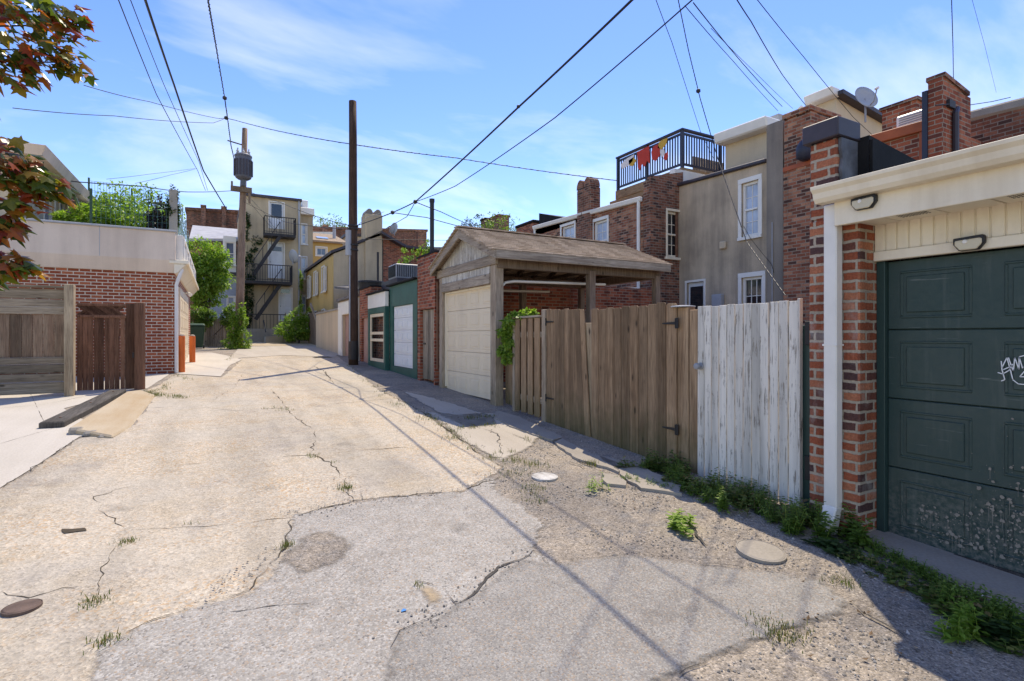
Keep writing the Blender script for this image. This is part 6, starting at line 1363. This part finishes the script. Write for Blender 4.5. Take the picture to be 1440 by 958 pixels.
wire('higher service wire from the mid-air joint to the brick chimneys', [(584,284,11.8), (620,298,13), (665,318,16.5)], .010, .003)
wire('wire from the mid-air joint slanting down left to the dark pole clamp', [(584,284,11.8), (572,305,13), (498,345,D0)], .008, .003)
wire('thin horizontal wire behind the vent pipe', [(500,336,D0), (560,337,18), (640,338,20), (700,340,24)], .008, .002)
wire('wire from the top edge to the left end of the stucco house roof', [(921,-4,8), (945,60,9.5), (985,185,13), (1003,222,15.8)], 0.0056, .002)
wire('thick cable from the top edge down past the stucco window to the white gate', [(953,-4,6), (968,70,6.5), (985,140,7), (1010,225,7), (1050,340,6), (1105,416,4.9)], 0.0051, .002, twist=1.3)
wire('thin cable from the white parapet down the stucco wall', [(1003,222,15.8), (1020,270,15), (1055,335,13.6), (1085,372,13), (1096,410,13)], 0.0056, .003)
wire('left of the pair of cables running to the brick chimney stump', [(963,8,6), (1030,85,8.5), (1094,156,12.4)], 0.0046, .003)
wire('right of the pair of cables running to the brick chimney stump', [(975,4,6), (1045,90,9), (1100,150,12.4)], 0.0062, .003)
wire('faint farther wire running behind the brick chimney stump', [(1000,40,10), (1060,100,13), (1115,153,17)], 0.0051, .003)
wire('cable from the top edge to the pale house gutter', [(1034,-4,6), (1056,30,7), (1100,105,10), (1150,168,16)], 0.0066, .004)
wire('cable from the top edge over the near garage parapet', [(1062,-4,5.5), (1130,80,7), (1200,165,9), (1235,197,10.4)], 0.0040, .003)
wire('twisted cable dropping straight down onto the big chimney', [(1338,-6,7.5), (1340,60,8.6), (1341,122,10.3)], 0.0062, .0, twist=1.4)
wire('very thin wire slanting down at the far right', [(1366,-4,7.5), (1385,65,9), (1401,130,12)], 0.0025, .0)
wire('short cable end sticking out right of the big chimney', [(1362,148,10.4), (1395,143,10.4), (1421,137,10.4)], 0.0071, .0)
# small hardware on the cables
def joint(px, py, d, r, label):
    p = PD(px, py, d); m = MB(); m.lathe(p-Vector((0,0,r)), [(r*.3, 0), (r, r*.5), (r, r*1.5), (r*.3, r*2)], 10); tag(m.build('cable_joint', M['iron']), label, 'connector')
joint(318, 166, 26, .09, 'cable joint just left above the old pole top'); joint(316, 138, 24, .09, 'upper cable clamp above the old pole'); joint(584, 284, 11.8, .045, 'mid-air cable joint left of the carport'); joint(729, 150, 7.72, .025, 'small clip on the thick cable at top centre')
joint(982, 128, 7, .028, 'wrapped cable splice over the roof deck'); joint(552, 299, 13.3, .05, 'clamp on the thick cable beside the dark pole')
# ------------------------------------------------------------------ plants
def leaf(mb, p, d, up, L, W, bend=.15):
    """one leaf: a folded diamond"""
    d = d.normalized(); s = d.cross(up)
    if s.length < 1e-3: s = d.cross(Vector((1, 0, 0)))
    s.normalize(); n = s.cross(d)
    b = len(mb.v); mb.v += [p, p+d*L*.5+s*W*.5-n*W*.12, p+d*L-n*L*bend, p+d*L*.5-s*W*.5-n*W*.12]; mb.f.append((b, b+1, b+2, b+3))
def rv(r): 
    while True:
        v = Vector((r.uniform(-1, 1), r.uniform(-1, 1), r.uniform(-1, 1)))
        if .05 < v.length < 1: return v
def crown(clumps, n, L, seed, W=.55, droop=.3, hole=.0):
    """leaves gathered in clumps (centre, radii), denser near each clump's shell"""
    r = random.Random(seed); m = MB(); tot = sum(c[1][0]*c[1][1]+c[1][2]**2 for c in clumps)
    for c, rad in clumps:
        k = int(n*(rad[0]*rad[1]+rad[2]**2)/tot); c = Vector(c)
        tw = [rv(r).normalized()*r.uniform(.55, 1.05) for _ in range(max(6, k//18))]
        for i in range(k):
            t = r.choice(tw); q = t+rv(r)*.26
            p = c+Vector((q.x*rad[0], q.y*rad[1], q.z*rad[2])); d = (rv(r)+t*.8+Vector((0, 0, -droop))).normalized()
            leaf(m, p, d, (Vector((0, 0, 1))+rv(r)*.7).normalized(), L*r.uniform(.6, 1.25), L*W*r.uniform(.7, 1.2))
    return m
def limb_set(base, tips, r0, seed):
    m = MB(); r = random.Random(seed); base = Vector(base)
    for t in tips:
        t = Vector(t); mid = base.lerp(t, .5)+rv(r)*.1*(t-base).length; mid2 = base.lerp(t, .25)+rv(r)*.05*(t-base).length
        m.tube([base, mid2, mid, t], [r0, r0*.8, r0*.5, r0*.18], 7)
    return m
def tree(name, label, base, clumps, n, L, mat, seed, r0=.12, cat='tree', group=None):
    t = thing(name, label, cat, tuple(base), group); b = Vector(base); top = Vector(clumps[0][0])
    m = MB(); f = b.lerp(Vector((top.x, top.y, b.z)), .2); fk = Vector((f.x, f.y, b.z+(top.z-b.z)*.45)); m.tube([b-Vector((0,0,.1)), b.lerp(fk, .5)+Vector((.03, .02, 0)), fk], [r0*1.25, r0, r0*.8], 10); tr_ = m.build('trunk', M['bark'], t, smooth=True)
    limb_set(fk, [c for c, _ in clumps], r0*.6, seed).build('limbs', M['bark'], tr_)
    crown(clumps, n, L, seed).build('crown', M[mat], t, recalc=False, uv=False); return t
# tree and hedge on the left
tY = 31
P_ = lambda px, py, Y: tuple(onY(px, py, Y))
tree('tree', 'bright green leafy tree between the left garage and the old pole', (onY(290, 440, tY).x, tY, h(tY)), [(P_(290,385,tY), (1.1,1.0,1.2)), (P_(285,360,tY), (.9,.9,.8)), (P_(303,365,tY), (.75,.8,.7)), (P_(275,400,tY), (.8,.8,1.0)), (P_(303,398,tY), (.7,.8,.7)), (P_(284,415,tY), (.9,.8,.5)), (P_(268,375,tY), (.6,.7,.8))], 9000, .17, 'leaf_bright', 3, .16)
hd = thing('hedge', 'clipped dark green hedge bulging over the board fence on the left', 'hedge', (onY(281, 455, 28.8).x, 28.9, h(29)))
crown([(P_(276,452,28.8), (.5,.3,.45)), (P_(290,446,28.8), (.45,.3,.4)), (P_(283,438,28.8), (.6,.35,.25)), (P_(322,448,28.8), (.4,.3,.5)), (P_(327,436,28.8), (.35,.3,.4))], 4200, .11, 5).build('foliage', M['leaf_green'], hd, recalc=False, uv=False)
m = limb_set((onY(281, 480, 29.2).x, 29.2, h(29)), [P_(276,452,29), P_(290,450,29), P_(318,455,29)], .05, 6); m.build('stems', M['bark'], hd)
iv = thing('ivy', 'ivy mound climbing the foot of the old utility pole', 'ivy', (OB.x, OB.y-.3, OB.z))
crown([(P_(330,485,26.6), (.55,.4,.45)), (P_(341,478,26.6), (.35,.35,.6)), (P_(325,492,26.4), (.6,.4,.25)), (P_(338,450,26.7), (.25,.25,.7)), (P_(330,462,26.7), (.25,.25,.6))], 3600, .12, 8).build('foliage', M['leaf_bright'], iv, recalc=False, uv=False)
limb_set((OB.x-.1, OB.y-.25, OB.z), [P_(338,440,26.7), P_(325,470,26.7)], .03, 9).build('stems', M['bark'], iv)
iv2 = thing('ivy', 'ivy climbing the left edge of the fire escape building', 'ivy', (E0+.3, YE-.1, ge))
crown([(P_(348,430,YE-.12), (.30,.1,1.4)), (P_(350,380,YE-.12), (.35,.1,1.1)), (P_(350,345,YE-.12), (.45,.1,.6)), (P_(358,338,YE-.12), (.6,.1,.3)), (P_(346,315,YE-.12), (.2,.1,.8))], 2600, .14, 10).build('foliage', M['leaf_dark'], iv2, recalc=False, uv=False)
limb_set((E0+.3, YE-.06, ge), [P_(348,345,YE-.05), P_(352,380,YE-.05)], .03, 11).build('stems', M['bark'], iv2)
iv3 = thing('ivy', 'thin strand of ivy down the right edge of the fire escape building', 'ivy', (E1-.1, YE-.1, ge))
crown([(P_(423,395,YE-.15), (.12,.1,.9)), (P_(423,425,YE-.15), (.15,.1,.7))], 420, .13, 12).build('foliage', M['leaf_bright'], iv3, recalc=False, uv=False)
limb_set((E1-.1, YE-.13, ge), [P_(423,380,YE-.13)], .02, 12).build('stems', M['bark'], iv3)
bq = 32.5
tree('bush', 'loose pale green bush at the alley end before the fire escape', (onY(420, 480, bq).x, bq, h(bq)), [(P_(420,462,bq), (1.0,.8,.6)), (P_(408,468,bq), (.8,.7,.45)), (P_(432,458,bq), (.7,.7,.7)), (P_(428,443,bq), (.55,.5,.5)), (P_(412,452,bq), (.5,.5,.5)), (P_(441,470,bq), (.5,.5,.4))], 4200, .16, 'leaf_bright', 14, .05, 'bush')
# terrace planting on the left garage
def pot_plant(label, px, py, Y, rad, mat, n, L, seed, zb_):
    c = onY(px, py, Y); t = thing('potted_plant', label, 'plant', (c.x, Y, zb_)); crown([((c.x, Y, c.z), rad), ((c.x+rad[0]*.5, Y, c.z-rad[2]*.3), (rad[0]*.7, rad[1]*.8, rad[2]*.7)), ((c.x-rad[0]*.5, Y, c.z-rad[2]*.4), (rad[0]*.6, rad[1]*.8, rad[2]*.6))], n, L, seed).build('foliage', M[mat], t, recalc=False, uv=False)
    m = MB(); m.lathe((c.x, Y, zb_+.02), [(.14, 0), (.2, .32), (.22, .34), (.2, .36)], 14); m.build('pot', M['clay'], t)
zt_ = zb+.36
pot_plant('broad bright green shrub in the middle of the terrace', 180, 302, 17.5, (1.0, .6, .45), 'leaf_bright', 3200, .10, 20, zt_)
pot_plant('low leafy green plant at the left of the terrace', 118, 305, 17.0, (.6, .4, .28), 'leaf_bright', 1300, .12, 21, zt_)
pot_plant('light green plant left of the broad terrace shrub', 145, 300, 18.5, (.6, .4, .4), 'leaf_green', 1300, .12, 22, zt_)
pot_plant('dark purple shrub at the right corner of the terrace', 226, 300, 16.6, (.30, .28, .42), 'leaf_purple', 1500, .09, 23, zt_)
pot_plant('dark climbing plant round the terrace corner post', 243, 290, 16.25, (.13, .12, .55), 'leaf_dark', 900, .08, 24, zt_)
pot_plant('tall pale green shrub behind the terrace mesh', 190, 285, 21, (1.1, .6, .6), 'leaf_bright', 2200, .12, 25, zt_)
# far trees
for (px, py, Y, s_, lab, sd, mt) in ((465, 322, 75, 2.4, 'distant tree crown above the yellow house roof', 30, 'leaf_green'), (445, 318, 74, 1.8, 'distant tree crown left of the dark pole', 31, 'leaf_green'), (484, 326, 76, 1.8, 'distant tree crown just behind the dark pole', 32, 'leaf_dark'),
        (705, 322, 24, 1.0, 'treetop rising behind the dark brick chimneys', 33, 'leaf_green'), (672, 322, 26, .9, 'dark green treetop left of the brick chimneys', 34, 'leaf_dark')):
    c = onY(px, py, Y); tree('tree', lab, (c.x, Y, h(Y)), [((c.x, Y, c.z), (s_, s_*.8, s_*.75)), ((c.x+s_*.7, Y, c.z-s_*.4), (s_*.7, s_*.7, s_*.6)), ((c.x-s_*.7, Y, c.z-s_*.3), (s_*.7, s_*.7, s_*.6))], 1800, .12*max(1, s_), mt, sd, .2)
for (px, py, lab, sd, X) in ((573, 358, 'small weed shrub growing from the brick shed top', 35, 5.4), (598, 345, 'bright weed tuft on the wall behind the brick shed', 36, 6.5)):
    c = onX(px, py+8, X); t = thing('wall_plant', lab, 'plant', tuple(c)); crown([((c.x, c.y, c.z+.15), (.25, .3, .28)), ((c.x-.1, c.y+.15, c.z-.1), (.2, .2, .25))], 420, .09, sd).build('foliage', M['leaf_bright'], t, recalc=False, uv=False); limb_set(c-Vector((0,0,.3)), [c+Vector((0, .1, .2)), c+Vector((0, -.1, .15))], .012, sd).build('stems', M['bark'], t)
# vine over the fence corner
vn = thing('climbing_vine', 'bright green vine spilling over the fence corner right of the carport', 'vine', (4.4, 7.5, 1.9))
cl = [(onX(727, 448, 4.35), (.18, .30, .10)), (onX(714, 462, 4.3), (.15, .16, .20)), (onX(712, 485, 4.28), (.12, .13, .22)), (onX(719, 475, 4.28), (.12, .13, .22)), (onX(742, 443, 4.4), (.18, .22, .07)), (onX(711, 503, 4.24), (.06, .07, .10)), (onX(720, 500, 4.25), (.05, .06, .12)), (onX(702, 492, 4.2), (.05, .08, .03))]
crown([(tuple(a), b) for a, b in cl], 3600, .068, 41, .75, .5).build('foliage', M['leaf_bright'], vn, recalc=False, uv=False)
limb_set((4.6, 7.4, 1.85), [tuple(a) for a, b in cl], .012, 42).build('stems', M['bark'], vn)
# maple over the top left corner: crown leaves with five lobes
def maple_leaf(mb, p, d, up, L):
    d = d.normalized(); s = d.cross(up)
    if s.length < 1e-3: s = d.cross(Vector((1, 0, 0)))
    s.normalize(); n = s.cross(d)
    sh = [(-.05, 0), (.02, .20), (-.12, .36), (.16, .33), (.36, .58), (.42, .24), (.62, .20), (1.0, 0), (.62, -.20), (.42, -.24), (.36, -.58), (.16, -.33), (-.12, -.36), (.02, -.20)]
    b = len(mb.v)
    for a, w_ in sh: mb.v.append(p+d*a*L+s*w_*L-n*(.35*abs(w_)*L+.16*a*a*L))
    k = len(sh); mb.v.append(p+d*.3*L); mb.f += [(b+i, b+(i+1) % k, b+k) for i in range(k)]
mt = thing('maple_tree', 'maple with red and green lobed leaves hanging into the top left corner', 'tree', (-2.75, 4.4, h(4.4)))
tp = Vector((-2.75, 4.4, h(4.4)))
m = MB(); m.tube([tp-Vector((0,0,.1)), tp+Vector((.03, 0, 1.2)), tp+Vector((.0, .05, 2.3)), tp+Vector((.05, 0, 4.2))], [.13, .10, .08, .03], 12); tk = m.build('trunk', M['bark'], mt, smooth=True)
rm = random.Random(77); m = MB(); lm = MB()
sprays = [(-40,30,3.4,.34), (25,25,3.5,.24), (75,35,3.6,.20), (60,85,3.5,.17), (98,88,3.6,.15), (35,70,3.45,.20), (5,100,3.4,.17), (30,5,3.3,.22), (88,15,3.6,.12),
          (-25,200,3.3,.22), (10,225,3.3,.16), (30,255,3.35,.15), (58,262,3.4,.13), (80,262,3.45,.09), (15,285,3.3,.14), (40,240,3.4,.10), (-10,320,3.25,.14), (12,312,3.3,.07), (5,362,3.25,.11), (32,372,3.3,.08), (-30,380,3.2,.15), (-120,120,3.2,.4), (-120,300,3.2,.35)]
for (px, py, d, rad) in sprays:
    c = PD(px, py, d); root = tp+Vector((.02, .02, 1.9+.5*max(0, (300-py)/300)))
    mid = root.lerp(c, .55)+Vector((0, 0, .22)); lm.tube([root, root.lerp(mid, .5)+Vector((0,0,.08)), mid, c], [.022, .016, .010, .004], 6)
    for t in (.55, .68, .8):               # leaves along the limb, nearer the trunk
        q0 = mid.lerp(c, (t-.5)*1.6)
        k_ = q0-Vector((0, 0, EYE)); dpt = ST*k_.x+CT*k_.y
        if dpt > .3 and CX+F*(CT*k_.x-ST*k_.y)/dpt > -70: continue
        for i in range(14): q = rv(rm); maple_leaf(m, q0+q*.22, (rv(rm)+Vector((0, 0, -.5))).normalized(), (Vector((0, 0, 1))+rv(rm)*.5).normalized(), rm.uniform(.065, .11))
    for i in range(int(17+rad*105)):
        q = rv(rm); p = c+Vector((q.x*rad*1.05, q.y*rad*1.05, q.z*rad*.62)); out = Vector((ST*.3+CT*.6, CT*.3-ST*.6, -.55))
        dd = (out+rv(rm)*.8).normalized(); maple_leaf(m, p, dd, (Vector((-.1, -.35, 1))+rv(rm)*.55).normalized(), rm.uniform(.065, .115))
lm.build('limbs', M['bark'], tk); m.build('crown', M['leaf_maple'], mt, recalc=False, uv=False)
# weeds along the foot of the gates and door: one tangled mass
m = MB(); rw_ = random.Random(55)
def weed(mb, x, y, z, H, n, L, r, W=.45):
    for s_ in range(n):
        a = r.uniform(0, 6.28); lean = Vector((math.cos(a), math.sin(a), 0))*r.uniform(.05, .4)*H; hh = H*r.uniform(.5, 1.1); k = max(3, int(hh/.022))
        b = Vector((x+r.gauss(0, .02), y+r.gauss(0, .02), z)); mb.tube([b, b+lean*.4+Vector((0,0,hh*.5)), b+lean+Vector((0,0,hh))], [.0025, .002, .001], 4, False)
        for i in range(k):
            f = (i+1)/k; p = b+lean*f*f+Vector((0,0,hh*f))
            for e in (0, 1): t = a+i*2.4+e*3.1416+r.uniform(-.4, .4); leaf(mb, p, Vector((math.cos(t), math.sin(t), r.uniform(-.1, .6))), Vector((0,0,1)), L*(1.15-.6*f)*r.uniform(.7, 1.2), L*W*(1.1-.5*f), .2)
for _ in range(430):
    t = rw_.random(); p = Vector((4.06+.12*math.sin(t*23)+rw_.gauss(0, .07), 2.40+1.85*t, 0))
    if noise.noise(Vector((p.y*2.6, 1, 5)))+.22 < rw_.random()*.7: continue
    weed(m, p.x, p.y, h(p.y), rw_.uniform(.05, .22)*(1-.4*abs(t-.3)), 3, .045, rw_)
m2 = MB()
for _ in range(100):                       # broader leaved plants and dead stems mixed in
    t = rw_.random(); p = Vector((4.02+.14*math.sin(t*17)+rw_.gauss(0, .09), 2.35+2.0*t, 0)); weed(m2, p.x, p.y, h(p.y), rw_.uniform(.05, .2), 2, rw_.uniform(.05, .09), rw_, .75)
for _ in range(60):
    p = gp((1330,850)).lerp(gp((1440,905)), rw_.random()); weed(m2, p.x+rw_.gauss(0, .08), p.y+rw_.gauss(0, .06), h(p.y), rw_.uniform(.04, .13), 2, .07, rw_, .7)
for _ in range(40):
    p = gp((1180,775)).lerp(gp((1300,830)), rw_.random()); weed(m2, p.x+rw_.gauss(0, .06), p.y+rw_.gauss(0, .06), h(p.y), rw_.uniform(.02, .07), 2, .05, rw_, .7)
tag(m2.build('weeds', leafm('leaf_mixed', [(0, (.05,.09,.02)), (.4, (.12,.19,.04)), (.7, (.20,.26,.06)), (.86, (.30,.30,.09)), (.93, (.30,.22,.10)), (1, (.24,.16,.09))], .4), recalc=False, uv=False), 'mixed broad-leaved and drying weeds among the green tangle by the gates', 'weeds', kind='stuff')
for _ in range(90):                        # strip in the joint before the garage slab
    t = rw_.random(); a, b = gp((1225,772)), gp((1345,838)); p = a.lerp(b, t); weed(m, p.x+rw_.gauss(0, .03), p.y, h(p.y)+.01, rw_.uniform(.03, .09), 2, .035, rw_)
for _ in range(120):
    p = gp((1345,855)).lerp(gp((1440,900)), rw_.random()); weed(m, p.x+rw_.gauss(0, .05), p.y+rw_.gauss(0, .05), h(p.y), rw_.uniform(.06, .16), 3, .05, rw_)
for _ in range(60):
    p = gp((870,672)).lerp(gp((945,690)), rw_.random()); weed(m, p.x+rw_.gauss(0, .05), p.y, h(p.y), rw_.uniform(.02, .07), 2, .03, rw_)
tag(m.build('weeds', M['leaf_green'], recalc=False, uv=False), 'tangle of low green weeds along the gate bottoms and garage slab', 'weeds', kind='stuff')
def plant(label, px, py, H, n, L, seed, mat='leaf_bright', name='weed_plant', W=.5):
    p = onG(px, py); r = random.Random(seed); m = MB()
    for i in range(5): weed(m, p.x+r.gauss(0, .06), p.y+r.gauss(0, .06), p.z, H*r.uniform(.5, 1.1), n, L, r, W)
    return tag(m.build(name, M[mat], recalc=False, uv=False), label, 'plant')
plant('sunlit pale green weed standing out from the shade below the white gate', 962, 742, .13, 4, .075, 61, W=.7)
plant('leafy weed beside the downspout foot', 1195, 762, .20, 5, .08, 62, 'leaf_green', W=.7)
plant('bushy weed at the right corner of the white gate', 1130, 752, .24, 6, .055, 63, 'leaf_green')
plant('spiky bright weed at the bottom right before the green door', 1352, 895, .17, 5, .075, 64, W=.4)
plant('low broad-leaved weed at the bottom right edge of the garage slab', 1410, 900, .11, 5, .09, 65, 'leaf_dark', W=.8)
plant('low dark broad leaves lying left of the downspout foot', 1168, 775, .06, 4, .10, 66, 'leaf_dark', W=.8)
plant('single upright pale weed on the verge before the wooden gates', 836, 690, .16, 2, .05, 67)
plant('dark weed clump left of the white gate under the hinge post', 965, 690, .17, 5, .06, 68, 'leaf_green')
plant('weed clump at the middle foot of the white gate', 1010, 712, .19, 5, .06, 69, 'leaf_green')
# grass in cracks and along the verge
m = MB(); rg = random.Random(91)
def tuft(x, y, n, H, sp):
    for _ in range(n):
        px_, py_ = x+rg.gauss(0, sp), y+rg.gauss(0, sp); a = rg.uniform(0, 6.28); hh = H*rg.uniform(.4, 1.2); ln = Vector((math.cos(a), math.sin(a), 0))*hh*rg.uniform(.1, .8); b = Vector((px_, py_, h(py_)+.006)); s_ = Vector((-math.sin(a), math.cos(a), 0))*rg.uniform(.0015, .0035)
        k = len(m.v); m.v += [b-s_, b+s_, b+s_*.6+ln*.5+Vector((0,0,hh*.65)), b-s_*.6+ln*.5+Vector((0,0,hh*.65)), b+ln+Vector((0,0,hh))]; m.f += [(k, k+1, k+2, k+3), (k+3, k+2, k+4)]
for (px, py, n, H, sp) in [(1092,888,300,.032,.07), (178,764,70,.03,.03), (132,848,90,.03,.04), (272,738+0,10,.03,.03), (402,770,60,.05,.025), (486,688,80,.05,.03), (440,643,40,.04,.04), (148,905,60,.035,.04), (752,655,120,.05,.07), (725,650,90,.05,.06), (640,617,90,.05,.08), (748,690,90,.04,.07), (690,645,70,.04,.06), (590,825,25,.03,.02), (470,352+300,10,.03,.03), (832,655,60,.07,.04), (722,668,120,.03,.09), (755,705,60,.03,.06), (1185,820,70,.04,.05), (1020,705,50,.06,.08), (560,570,80,.05,.12), (600,590,70,.05,.1)]:
    p = onG(px, py); tuft(p.x, p.y, n, H, sp)
for (a, b, n) in [((205,555), (262,560), 300), ((222,552), (240,540), 120), ((215,560), (205,550), 120), ((592,578), (668,633), 160), ((655,590), (700,586), 140), ((330,500), (318,508), 60), ((420,578), (380,575), 40), ((700,640), (770,612), 60), ((245,527), (265,535), 80), ((545,560), (480,508), 120), ((690,600), (640,604), 100)]:
    A, B = onG(*a), onG(*b)
    for _ in range(n//5): q = A.lerp(B, rg.random()); tuft(q.x+rg.gauss(0, .05), q.y+rg.gauss(0, .06), 6, .055, .03)
tag(m.build('grass', M['straw'], recalc=False, uv=False), 'tufts of short grass growing in the cracks of the alley', 'grass', kind='stuff')
# dry leaves and small litter
m = MB()
for _ in range(160):
    px, py = rg.choice([(rg.uniform(560, 700), rg.uniform(560, 610)), (rg.uniform(700, 1000), rg.uniform(600, 760)), (rg.uniform(1100, 1440), rg.uniform(770, 930))]); p = onG(px, py); p.z += .03 if 0 else .012
    leaf(m, p, Vector((rg.uniform(-1, 1), rg.uniform(-1, 1), .1)), Vector((0, 0, 1)), rg.uniform(.015, .04), .018, -.2)
g = G('dry_leaf'); M['dry'] = g.done(g.ramp(g.island(), [(0, (.10,.06,.03)), (.5, (.24,.15,.08)), (.85, (.35,.27,.18)), (1, (.6,.57,.52))]), .9)
tag(m.build('leaf_litter', M['dry'], recalc=False, uv=False), 'dry leaves and scraps scattered on the verge', 'litter', kind='stuff')
p = onG(568, 862); m = MB(); m.add([(p.x-.016, p.y-.006, p.z+.013), (p.x+.01, p.y-.008, p.z+.015), (p.x+.016, p.y+.008, p.z+.013), (p.x, p.y+.011, p.z+.019), (p.x-.013, p.y+.006, p.z+.014)], [(0,1,2,3,4)]); tag(m.build('plastic_scrap', plain('blue_plastic', (.05,.25,.6), .4, .1), recalc=False), 'tiny scrap of blue plastic lying on the asphalt patch', 'litter')
# ------------------------------------------------------------------ camera, light, sky
cam = bpy.data.cameras.new('camera'); co = bpy.data.objects.new('camera', cam); COL.objects.link(co)
cam.sensor_width = 36; cam.lens = F/1440*36; cam.clip_start = .05; cam.clip_end = 2000
cam.shift_y = (HY-479.0)/1440
co.location = (0, 0, EYE); co.rotation_euler = (math.radians(90), 0, -TH); sc.camera = co
SUNV = Vector((.38, .395, 1.0)).normalized()
el = math.asin(SUNV.z); az = math.atan2(SUNV.x, SUNV.y)
sl = bpy.data.lights.new('sun', 'SUN'); so = bpy.data.objects.new('sun', sl); COL.objects.link(so)
sl.energy = 2.7; sl.angle = math.radians(.53); sl.color = (1, .955, .88)
so.rotation_euler = SUNV.to_track_quat('Z', 'Y').to_euler(); so.location = (0, 0, 40)
w = bpy.data.worlds.new('World'); sc.world = w; w.use_nodes = True; nt = w.node_tree
bg = nt.nodes['Background']; bg.inputs['Strength'].default_value = .15
sky = nt.nodes.new('ShaderNodeTexSky'); sky.sky_type = 'NISHITA'; sky.sun_disc = False
sky.sun_elevation = el; sky.sun_rotation = az; sky.air_density = 1.0; sky.dust_density = .1; sky.ozone_density = 3.0
tc = nt.nodes.new('ShaderNodeTexCoord'); sp = nt.nodes.new('ShaderNodeSeparateXYZ'); nt.links.new(tc.outputs['Generated'], sp.inputs[0])
def mth(op, a, b=0.0):
    n = nt.nodes.new('ShaderNodeMath'); n.operation = op
    for i, v in ((0, a), (1, b)):
        if isinstance(v, bpy.types.NodeSocket): nt.links.new(v, n.inputs[i])
        else: n.inputs[i].default_value = v
    return n.outputs[0]
den = mth('ADD', mth('MAXIMUM', sp.outputs['Z'], 0), .22)
cmb = nt.nodes.new('ShaderNodeCombineXYZ'); nt.links.new(mth('DIVIDE', sp.outputs['X'], den), cmb.inputs[0]); nt.links.new(mth('DIVIDE', sp.outputs['Y'], den), cmb.inputs[1])
mp = nt.nodes.new('ShaderNodeMapping'); mp.inputs['Scale'].default_value = (.8, 1.6, 1); mp.inputs['Rotation'].default_value = (0, 0, .9); mp.inputs['Location'].default_value = (1.3, .4, 0); nt.links.new(cmb.outputs[0], mp.inputs[0])
nz = nt.nodes.new('ShaderNodeTexNoise'); nz.inputs['Scale'].default_value = 1.1; nz.inputs['Detail'].default_value = 7; nz.inputs['Roughness'].default_value = .55; nz.inputs['Distortion'].default_value = .35
nt.links.new(mp.outputs[0], nz.inputs['Vector'])
cr = nt.nodes.new('ShaderNodeValToRGB'); nt.links.new(nz.outputs['Fac'], cr.inputs[0])
cr.color_ramp.elements[0].position = .49; cr.color_ramp.elements[0].color = (0,0,0,1); cr.color_ramp.elements[1].position = .82; cr.color_ramp.elements[1].color = (.75,.75,.75,1)
mx = nt.nodes.new('ShaderNodeMix'); mx.data_type = 'RGBA'; nt.links.new(cr.outputs['Color'], mx.inputs[0])
hs = nt.nodes.new('ShaderNodeHueSaturation'); hs.inputs['Hue'].default_value = .519; hs.inputs['Saturation'].default_value = 1.26; hs.inputs['Value'].default_value = 1.0; nt.links.new(sky.outputs[0], hs.inputs['Color'])
nt.links.new(hs.outputs[0], mx.inputs[6]); mx.inputs[7].default_value = (4.8, 5.1, 5.6, 1)
nt.links.new(mx.outputs[2], bg.inputs[0])
vs = sc.view_settings; vs.view_transform = 'Standard'; vs.look = 'None'; vs.gamma = 1; vs.use_curve_mapping = False; vs.exposure = .95; vs.use_white_balance = True; vs.white_balance_temperature = 7700; vs.white_balance_tint = 8
sc.render.engine = 'CYCLES'; sc.cycles.max_bounces = 6; sc.cycles.diffuse_bounces = 3; sc.cycles.transparent_max_bounces = 8
sc.cycles.use_denoising = True; sc.cycles.denoiser = 'OPENIMAGEDENOISE'; sc.cycles.denoising_prefilter = 'ACCURATE'; sc.cycles.sample_clamp_indirect = 4
